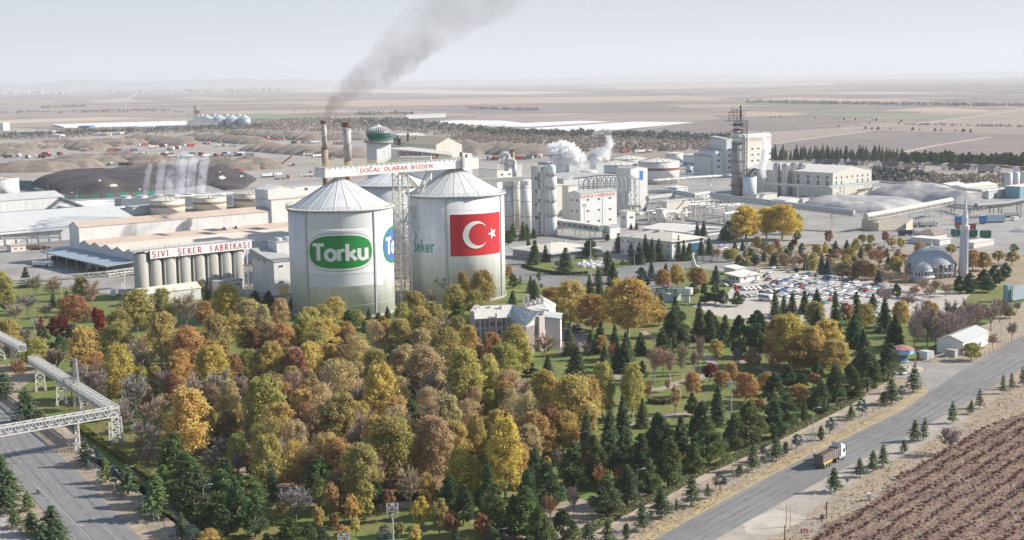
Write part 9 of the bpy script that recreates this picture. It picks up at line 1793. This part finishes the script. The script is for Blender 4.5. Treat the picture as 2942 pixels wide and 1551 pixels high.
PLM=[('the logo silo',Vc((-74,560,0))),('the flag silo',Vc((-25,600,0))),('the lattice trestle',Vc((-50,600,0))),('the pinkish park office',G('S4',1000,1150)),('the pipe bridge corner',G('T2',1220,360)),('the power pylon',b0),('the bottom floodlight mast',G('T4',1578,1560)),('the road lorry',Vc((82,341,0))),('the guard booth',G('R6',590,468)),('the entrance gate',G('G',1680,860)),('the low hipped office',G('G',590,490)),('the head office',G('G',1700,475)),('the mosque dome',G('S3',850,1160)),('the minaret',Vc((222,660,0))),('the gatehouse',G('G',2340,680)),('the minibus',G('R4',340,690)),('the long white shed',G('R6',1600,350)),('the leaf strewn shed',G('S5',900,1110)),('the left floodlight mast',G('T1',376,330)),('the pine wood mast',G('T7',2,1000)),('the scooter',mp),('the rock fountain',G('G',940,525)),('the sail monument',G('G',1905,552)),('the left lamp post',G('T2',555,1290)),('the lawn lamp post',G('T7',718,1130)),('the walk lamp post',G('T2',1318,690)),('the curved park path',G('T5',2050,720)),('the sunny clearing',G('T3',1350,590)),('the gold grove middle',G('T3',1050,1300)),('the long park path',G('T3',20,1100)),('the orchard edge',G('T8',1500,570)),('the white birches',G('T5',1930,740)),('the dark red round tree',G('T1',620,310)),('the bottom path',G('T4',700,960)),('the red flag',q if False else G('G',2283,850)),('the notice boards',G('G',2000,506)),('the wash house',G('S3',900,725)),('the clipped hedge',G('T2',1500,700)),('the straw verge bend',G('T6',2450,830)),('the vivid yellow trees',G('R3',1700,660)),('the blue hoarding',G('H',2470,862)),('the far car row',G('R4',1700,400)),('the bottom pines',G('T6',300,1350)),('the middle pipe bridge leg',fs_(.62))]
hs=sorted(h for _,_,h,_ in TREES);
def hw(h):return 'tall ' if h>13.5 else('low ' if h<6 else 'medium ')
for e in TREES:e[0]['group']='trees of the park and gardens'
place_labels([(e[0],e[1],hw(e[2])+e[3]+',')for e in TREES],PLM,'')
# ---- hedges
def hedge(label,line,wd,h,col,dens=26,leaf=.22):
 P=smooth(line,8);mb=MB();rng=np.random.default_rng(len(label));C_,N_=[],[]
 for a,b2 in zip(P[:-1],P[1:]):
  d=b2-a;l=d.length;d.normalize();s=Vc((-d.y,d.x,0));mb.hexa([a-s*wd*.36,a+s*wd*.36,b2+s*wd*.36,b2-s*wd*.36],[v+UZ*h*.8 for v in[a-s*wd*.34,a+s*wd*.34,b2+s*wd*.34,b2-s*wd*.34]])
  for _ in range(int(dens*l)):
   f=rng.uniform(0,l);e=rng.integers(0,3);u=rng.uniform(-.5,.5);z=rng.uniform(0,1)
   if e==0:C_.append(a+d*f+s*wd*u+UZ*h*rng.uniform(.85,1.03));N_.append(UZ)
   else:sg=1 if e==1 else-1;C_.append(a+d*f+s*wd*.48*sg+UZ*h*z);N_.append(s*sg)
 C=np.array([v[:]for v in C_]);Nn=unit(np.array([v[:]for v in N_])+rng.normal(size=C.shape)*.6);u,v=rand_frame(rng,Nn);sz=leaf*rng.uniform(.5,1.2,len(C))
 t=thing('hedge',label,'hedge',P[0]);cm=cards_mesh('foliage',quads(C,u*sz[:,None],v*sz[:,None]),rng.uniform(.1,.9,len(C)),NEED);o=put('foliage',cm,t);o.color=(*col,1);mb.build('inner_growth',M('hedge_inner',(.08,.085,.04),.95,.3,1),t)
hedge('long clipped hedge curving along the walk beside the left road',[G('T2',*p)for p in((700,60),(900,240),(1130,400),(1300,520),(1520,680),(1850,950),(2150,1200),(2400,1420))],1.7,1.4,(.20,.21,.06),60)
hedge('grey green hedge along the lawn edge beside the right road',[G('T6',*p)for p in((820,1400),(1200,1200),(1600,990),(1900,860),(2250,650),(2562,530))]+[G('T7',1000,810),G('T7',1150,720)],2.4,1.0,(.22,.23,.12),50)
hedge('low dark hedge round the garden before the low hipped office',[G('G',*p)for p in((330,530),(430,565),(560,590),(700,612),(930,600))],2.0,1.3,(.045,.06,.02))
hedge('brown low shrub bed on the sunny lawn',[G('T5',*p)for p in((1720,930),(1850,950),(1960,930))],4.0,1.6,(.14,.10,.05))
hedge('dark clipped hedge under the bottom path trees',[G('T4',*p)for p in((1000,860),(1180,880),(1600,930),(1900,915),(2050,905))],2.2,1.5,(.05,.065,.02))
# ---- grass, straw and fallen leaves as cover
def cover(name,label,polys,n,size,col,mat,up=.25,excl=None):
 rng=np.random.default_rng(len(label)*7);C=[]
 for poly,nn in polys:
  xs=[p.x for p in poly];ys=[p.y for p in poly];got=0
  for _ in range(nn*3):
   p=Vc((rng.uniform(min(xs),max(xs)),rng.uniform(min(ys),max(ys)),0))
   if inside(p,poly):C.append((p.x,p.y,rng.uniform(0,up)));got+=1
   if got>=nn:break
 C=np.array(C);Nn=unit(np.array([0,0,.35])+rng.normal(size=C.shape));u,v=rand_frame(rng,Nn);sz=size*rng.uniform(.4,1.3,len(C));o=put(name,cards_mesh(name,quads(C,u*sz[:,None],v*sz[:,None]*.7),rng.uniform(0,1,len(C)),mat),None,label,'stuff');o.color=(*col,1);return o
strawp=[rl[0]+Vc((-4,3.2,0))]+[p+Vc((-3.6,2.9,0))for p in rl[1:6]]+list(reversed([p+Vc((-.6,.4,0))for p in rl[1:6]]))+[rl[0]]
cover('straw_grass','dry straw coloured grass along the right road',[(strawp,9000)],0,.16,(.50,.39,.22),LEAF)
cover('dry_weeds','dry weeds and tufts between right road and orchard',[([rr[0]+Vc((9,-7,0)),rr[2]+Vc((7,-6,0)),rr[5]+Vc((6,-5,0)),G('T7',2576,560),ob[0],ob[1],ob[2],ob[3],ob[4],ob[5]],9000),],0,.2,(.36,.27,.175),LEAF,.3)
cover('orchard_weeds','dry reddish weeds between the orchard rows',[(ob,15000)],0,.2,(.30,.195,.155),LEAF,.35)
cover('fallen_leaves','fallen leaves scattered over the park lawns',[(und,24000)],0,.22,(.33,.19,.08),LEAF,.05)
# ---- far woods that read as one mass
def woods(name,label,jobs,seed):
 rng=np.random.default_rng(seed);C,S,T=[],[],[]
 for panel,poly,n,h,tn in jobs:
  pl=PG(panel,*poly);xs=[p.x for p in pl];ys=[p.y for p in pl];got=0
  for _ in range(n*8):
   p=Vc((rng.uniform(min(xs),max(xs)),rng.uniform(min(ys),max(ys)),0))
   if not inside(p,pl):continue
   hh=h*rng.uniform(.5,1.3);tt_=np.clip(tn+rng.normal()*.18,0,1);m=34
   d=unit(rng.normal(size=(m,3)))*rng.uniform(.4,1,(m,1));C.append(np.array([p.x,p.y,hh*.55])+d*np.array([hh*.5,hh*.5,hh*.45]));S.append(np.full(m,hh*.12));T.append(np.full(m,tt_)+rng.uniform(-.1,.1,m));got+=1
   if got>=n:break
 C=np.concatenate(C);S=np.concatenate(S);T=np.concatenate(T);Nn=unit(np.array([0,0,.5])+rng.normal(size=C.shape));u,v=rand_frame(rng,Nn)
 return put(name,cards_mesh(name,quads(C,u*S[:,None],v*S[:,None]*.8),T,TWIG),None,label,'stuff')
o=woods('far_scrub','grey brown scrub and young trees behind the beet yard',[('A',((-50,600),(600,560),(1700,535),(2576,505),(2700,560),(2576,600),(1800,585),(1300,600),(500,640),(-50,655)),1300,5.5,.45),('C',((-100,150),(620,130),(1250,140),(2000,205),(2576,265),(2576,440),(2300,360),(1900,310),(1300,250),(700,260),(-100,245)),2300,5.5,.4),('E',((-400,160),(0,90),(800,100),(1500,110),(2250,150),(2200,260),(1500,290),(900,290),(400,300),(0,250),(-300,240)),2300,5.5,.45),('F',((1170,770),(1900,850),(2460,850),(2470,905),(1900,910),(1170,880)),420,5.5,.6)],5);o.color=(.34,.285,.245,1)
o=woods('far_evergreens','dark evergreen saplings sprinkled through the far scrub',[('C',((700,150),(1250,140),(2000,210),(2576,280),(2576,330),(1500,230),(700,200)),420,8,.5),('E',((0,95),(800,105),(1500,120),(2250,160),(2150,200),(900,150),(0,130)),420,9,.5),('A',((-50,620),(900,575),(1750,550),(2576,520),(2576,545),(900,600),(-50,645)),300,8,.5),('F',((1170,790),(1700,850),(1700,890),(1170,880)),130,7,.5)],6);o.color=(.12,.145,.12,1)
o=woods('far_tree_lines','thin dark tree lines between the far fields',[('A',((380,352),(800,340),(800,346),(380,358)),130,9,.4),('A',((0,395),(1500,370),(1700,400),(1500,392),(0,412)),260,8,.5),('C',((900,90),(1400,80),(1450,92),(950,102)),160,8,.4),('C',((1950,36),(2600,50),(2600,60),(1950,44)),160,8,.4),('F',((0,140),(1200,158),(2576,178),(2576,186),(1200,168),(0,150)),420,10,.5),('F',((1400,345),(2576,368),(2576,374),(1400,350)),120,4,.5)],8);o.color=(.34,.30,.285,1)
# distant town on the horizon
rng=np.random.default_rng(4);mb=MB()
for i in range(420):
 x=rng.uniform(-20,2576)**1.0;y=rng.uniform(168,232)-x*.012;p=G('A',x,max(y,150));s=rng.uniform(18,55);mb.box(p,Vc((s,0,0)),Vc((0,s,0)),rng.uniform(10,32))
mb.build('distant_town',M('town_walls',(.52,.48,.44),.9,.3,.01),None,False,'distant town spread along the left horizon','stuff')
o=woods('distant_town_trees','trees among the houses of the distant town',[('A',((-50,165),(1500,158),(2576,140),(2576,152),(1500,190),(-50,235)),500,26,.4)],9);o.color=(.12,.11,.115,1)
# ---- steam, smoke, dust and the autumn haze
def vol_mat(name,col,dens,scale=None,lo=.45,hi=.65,detail=4.0,aniso=.2,fade=None):
 m=bpy.data.materials.new(name);m.use_nodes=True;n=m.node_tree;L=n.links.new;n.nodes.remove(n.nodes['Principled BSDF'])
 v=n.nodes.new('ShaderNodeVolumePrincipled');v.inputs['Color'].default_value=(*col,1);v.inputs['Anisotropy'].default_value=aniso;v.inputs['Density'].default_value=dens
 if scale:
  g=n.nodes.new('ShaderNodeNewGeometry');z=n.nodes.new('ShaderNodeTexNoise');z.inputs['Scale'].default_value=scale;z.inputs['Detail'].default_value=detail;z.inputs['Roughness'].default_value=.6;z.inputs['Distortion'].default_value=.4;L(g.outputs['Position'],z.inputs['Vector'])
  r=n.nodes.new('ShaderNodeMapRange');L(z.outputs[0],r.inputs[0]);r.inputs[1].default_value=lo;r.inputs[2].default_value=hi;r.inputs[3].default_value=0;r.inputs[4].default_value=dens;out=r.outputs[0]
  if fade:
   sp=n.nodes.new('ShaderNodeSeparateXYZ');L(g.outputs['Position'],sp.inputs[0]);f=n.nodes.new('ShaderNodeMapRange');L(sp.outputs[2],f.inputs[0]);f.inputs[1].default_value=fade[0];f.inputs[2].default_value=fade[1];f.inputs[3].default_value=1;f.inputs[4].default_value=fade[2]
   mu=n.nodes.new('ShaderNodeMath');mu.operation='MULTIPLY';L(out,mu.inputs[0]);L(f.outputs[0],mu.inputs[1]);out=mu.outputs[0]
  L(out,v.inputs['Density'])
 L(v.outputs[0],n.nodes['Material Output'].inputs['Volume']);return m
def puff(name,label,balls,mat,voxel=1.0,rough=.25,freq=.25,group=None):
 """one closed cloud surface wrapped round a run of balls (centre, radius)"""
 bm=bmesh.new()
 for c,r in balls:bmesh.ops.create_icosphere(bm,subdivisions=2,radius=r,matrix=Matrix.Translation(c))
 me=bpy.data.meshes.new(name);bm.to_mesh(me);bm.free();o=bpy.data.objects.new(name,me);COL.objects.link(o);md=o.modifiers.new('wrap','REMESH');md.mode='VOXEL';md.voxel_size=voxel
 me2=bpy.data.meshes.new_from_object(o.evaluated_get(bpy.context.evaluated_depsgraph_get()));o.modifiers.clear();o.data=me2;me2.name=name
 sz=sum(r for _,r in balls)/len(balls);me2.calc_loop_triangles()if hasattr(me2,'calc_loop_triangles')else None
 off=R.uniform(0,50);nn=[v.normal.copy()for v in me2.vertices]
 for v,nr in zip(me2.vertices,nn):
  q=v.co*(freq*4/sz)+Vc((off,off,0));v.co+=nr*sz*rough*(noise.noise(q)+.5*abs(noise.noise(q*2.3))+.35*noise.noise(q*4.7))
 me2.materials.clear();me2.materials.append(mat);me2.polygons.foreach_set('use_smooth',[True]*len(me2.polygons));return tag(o,label,'steam' if 'steam' in name else('smoke' if 'smoke' in name else 'dust'),group)
def run(panel,pts,Y,n=4): # pts: (x, y, radius in the same pixels)
 out=[];k=1/PN[panel][2]/FPX
 P=[(AT(panel,x,y,Y if not callable(Y)else Y(x,y)),r)for x,y,r in pts]
 for(a,r0),(b2,r1)in zip(P[:-1],P[1:]):
  for i in range(n):f=i/n;c=a+(b2-a)*f;out.append((c,(r0+(r1-r0)*f)*k*c.y))
 out.append((P[-1][0],P[-1][1]*k*P[-1][0].y));return out
SM=(.97,.97,.98);ST1=vol_mat('white_steam',SM,.5);ST2=vol_mat('thin_steam',SM,.25,.16,.42,.62,4.0);ST3=vol_mat('wispy_steam',SM,.16,.12,.44,.66,4.0)
EY=1108
puff('steam_cloud','big puffy white steam cloud above the middle of the factory',run('E',[(700,450,30),(670,400,50),(690,340,78)],EY,3)+run('E',[(650,275,84),(720,255,72),(770,300,82),(850,345,56)],EY,2),ST1,1.0,.95,.6)
puff('steam_cloud','smaller white steam cloud rising right of the big one',run('E',[(965,400,16),(975,340,26),(1010,280,44),(1080,280,56),(1105,325,36)],EY+6,3)+run('E',[(1110,260,40),(1140,200,34),(1120,150,30)],EY+6,3),vol_mat('soft_steam',SM,.3,.10,.33,.58,3.0),1.0,.8,.6)
puff('steam_wisp','torn steam wisp drifting above the smaller cloud',run('E',[(990,120,26),(1030,85,40),(1090,90,34),(1180,75,16)],EY+20,3),ST3,1.2,.3,.5)
puff('steam_wisp','little steam puff over the pipe deck',run('E',[(740,570,10),(765,530,22),(780,500,16)],1000,3),ST2,.6,.3,.5)
puff('steam_wisp','low steam wisp left of the drum stack',run('E',[(850,430,20),(880,400,36),(850,385,26)],EY-4,3),ST2,.8,.3,.5)
puff('steam_wisp','small steam puff beside the swan neck duct',run('C',[(2225,595,10),(2240,555,22),(2250,515,20)],950,3),ST2,.6,.3,.5)
puff('steam_column','tall white steam column left of the stainless silos',run('S2',[(1340,1050,16),(1345,1010,30),(1325,920,36),(1315,840,42),(1345,740,46),(1350,650,46),(1390,600,44),(1350,540,34),(1340,490,20)],STK.y,3),vol_mat('column_steam',SM,.5,.16,.30,.52,3.0),.8,.8,.6)
puff('steam_wisp','last thin wisp above the tall steam column',run('S2',[(1335,450,16),(1345,425,20),(1350,415,14)],STK.y,2),ST3,.7,.3,.5)
for k,(x,y0,y1,w_)in enumerate(((1345,1195,960,30),(1470,1175,930,38),(1560,1172,950,44),(1660,1170,860,50),(1760,1170,880,44),(1860,1150,900,44))):
 puff('steam_plume',['leftmost','second','third','fourth and tallest','fifth','rightmost'][k]+' of six cooling tower steam plumes before the coal',run('A',[(x,y0,w_*.7),(x+2,y0-60,w_*.95),(x+8,(y0+y1)/2,w_*1.1),(x+22,y1,w_*1.15),(x+45,y1-70,w_*.9)],1118+k*3,3),vol_mat('cooling_steam_%s'%'abcdef'[k],(.95,.96,.99),.22,.10,.34,.64,4.0,fade=(6,48,.35)),.9,.25,.5,'cooling tower plumes')
# dark smoke from the boiler chimney
yy=lambda x,y:CHT.y+max(0,(303-y))*.35
pl=run('W',[(817,306,8),(824,287,10),(838,262,14),(862,236,20),(905,205,30),(955,170,40),(1010,122,50),(1060,75,58),(1115,32,66),(1180,-10,74),(1240,-45,78)],yy,4)
puff('smoke_plume','dark grey smoke plume drifting up and right from the thinner chimney',[(c,r*1.2)for c,r in pl],vol_mat('dark_smoke',(.36,.325,.31),.09,.045,.34,.70,6.0,.0,fade=(80,130,.16)),1.6,.3,.6)
puff('smoke_wisp','first dark gush of smoke at the thinner chimney mouth',run('W',[(816,310,6),(819,299,7),(824,285,9),(832,268,12),(843,252,15)],CHT.y,4),vol_mat('fresh_smoke',(.36,.325,.31),.12,.10,.25,.6,4.0),.8,.3,.6)
puff('smoke_wisp','faint haze of smoke above the thicker chimney',run('W',[(871,306,8),(876,290,12),(886,262,18),(905,230,22)],CHT2.y,3),vol_mat('faint_smoke',(.5,.46,.45),.016,.08,.35,.6,3.0),1.2,.3,.6)
DU=vol_mat('yard_dust',(.85,.80,.74),.012,.03,.36,.62,4.0)
for k,(pn,pts,Y)in enumerate((('F',[(1330,690,30),(1450,665,40),(1560,690,34)],1530),('F',[(1780,715,30),(1850,695,34),(1900,720,26)],1500),('F',[(2180,735,26),(2300,725,36),(2480,735,32)],1440))):
 puff('dust_cloud',['pale dust cloud before the pine belt, left of the three','pale dust cloud before the pine belt, middle of the three','pale dust cloud before the pine belt, right of the three'][k],run(pn,pts,Y,3),DU,2.0,.25,.5,'dust clouds over the lorry road')
# distant hills fading in the haze
def hills(label,Y,x0,x1,hmax,seed,w_=2500):
 n=90;mb=MB();vs=[]
 for i in range(n+1):
  f=i/n;x=x0+(x1-x0)*f;e=math.sin(math.pi*f)**.6;h=hmax*e*(.55+.3*noise.noise(Vc((f*5,seed,0)))+.22*noise.noise(Vc((f*14,seed,3))));vs+=[(x,Y-w_*.5,0),(x,Y,max(h,1)),(x,Y+w_,0)]
 mb.add(vs,[(3*i+j,3*i+3+j,3*i+4+j,3*i+1+j)for i in range(n)for j in(0,1)]);o=mb.build('hills',M('hill_slope',(.30,.26,.22),.95,.2,.001),None,True);o['kind']='structure'
hills('',28500,-17000,-1500,380,1.3);hills('',31500,-11000,15000,230,7.7)
hz=MB();hz.box((-26000,-500,-1.5),Vc((52000,0,0)),Vc((0,37000,0)),703.0)
hm=bpy.data.materials.new('haze_air');hm.use_nodes=True;n=hm.node_tree;n.nodes.remove(n.nodes['Principled BSDF'])
v=n.nodes.new('ShaderNodeVolumePrincipled');v.inputs['Color'].default_value=(.82,.86,.93,1);v.inputs['Density'].default_value=5.2e-5;v.inputs['Anisotropy'].default_value=.1
n.links.new(v.outputs[0],n.nodes['Material Output'].inputs['Volume']);o=hz.build('haze',hm);o['kind']='stuff'
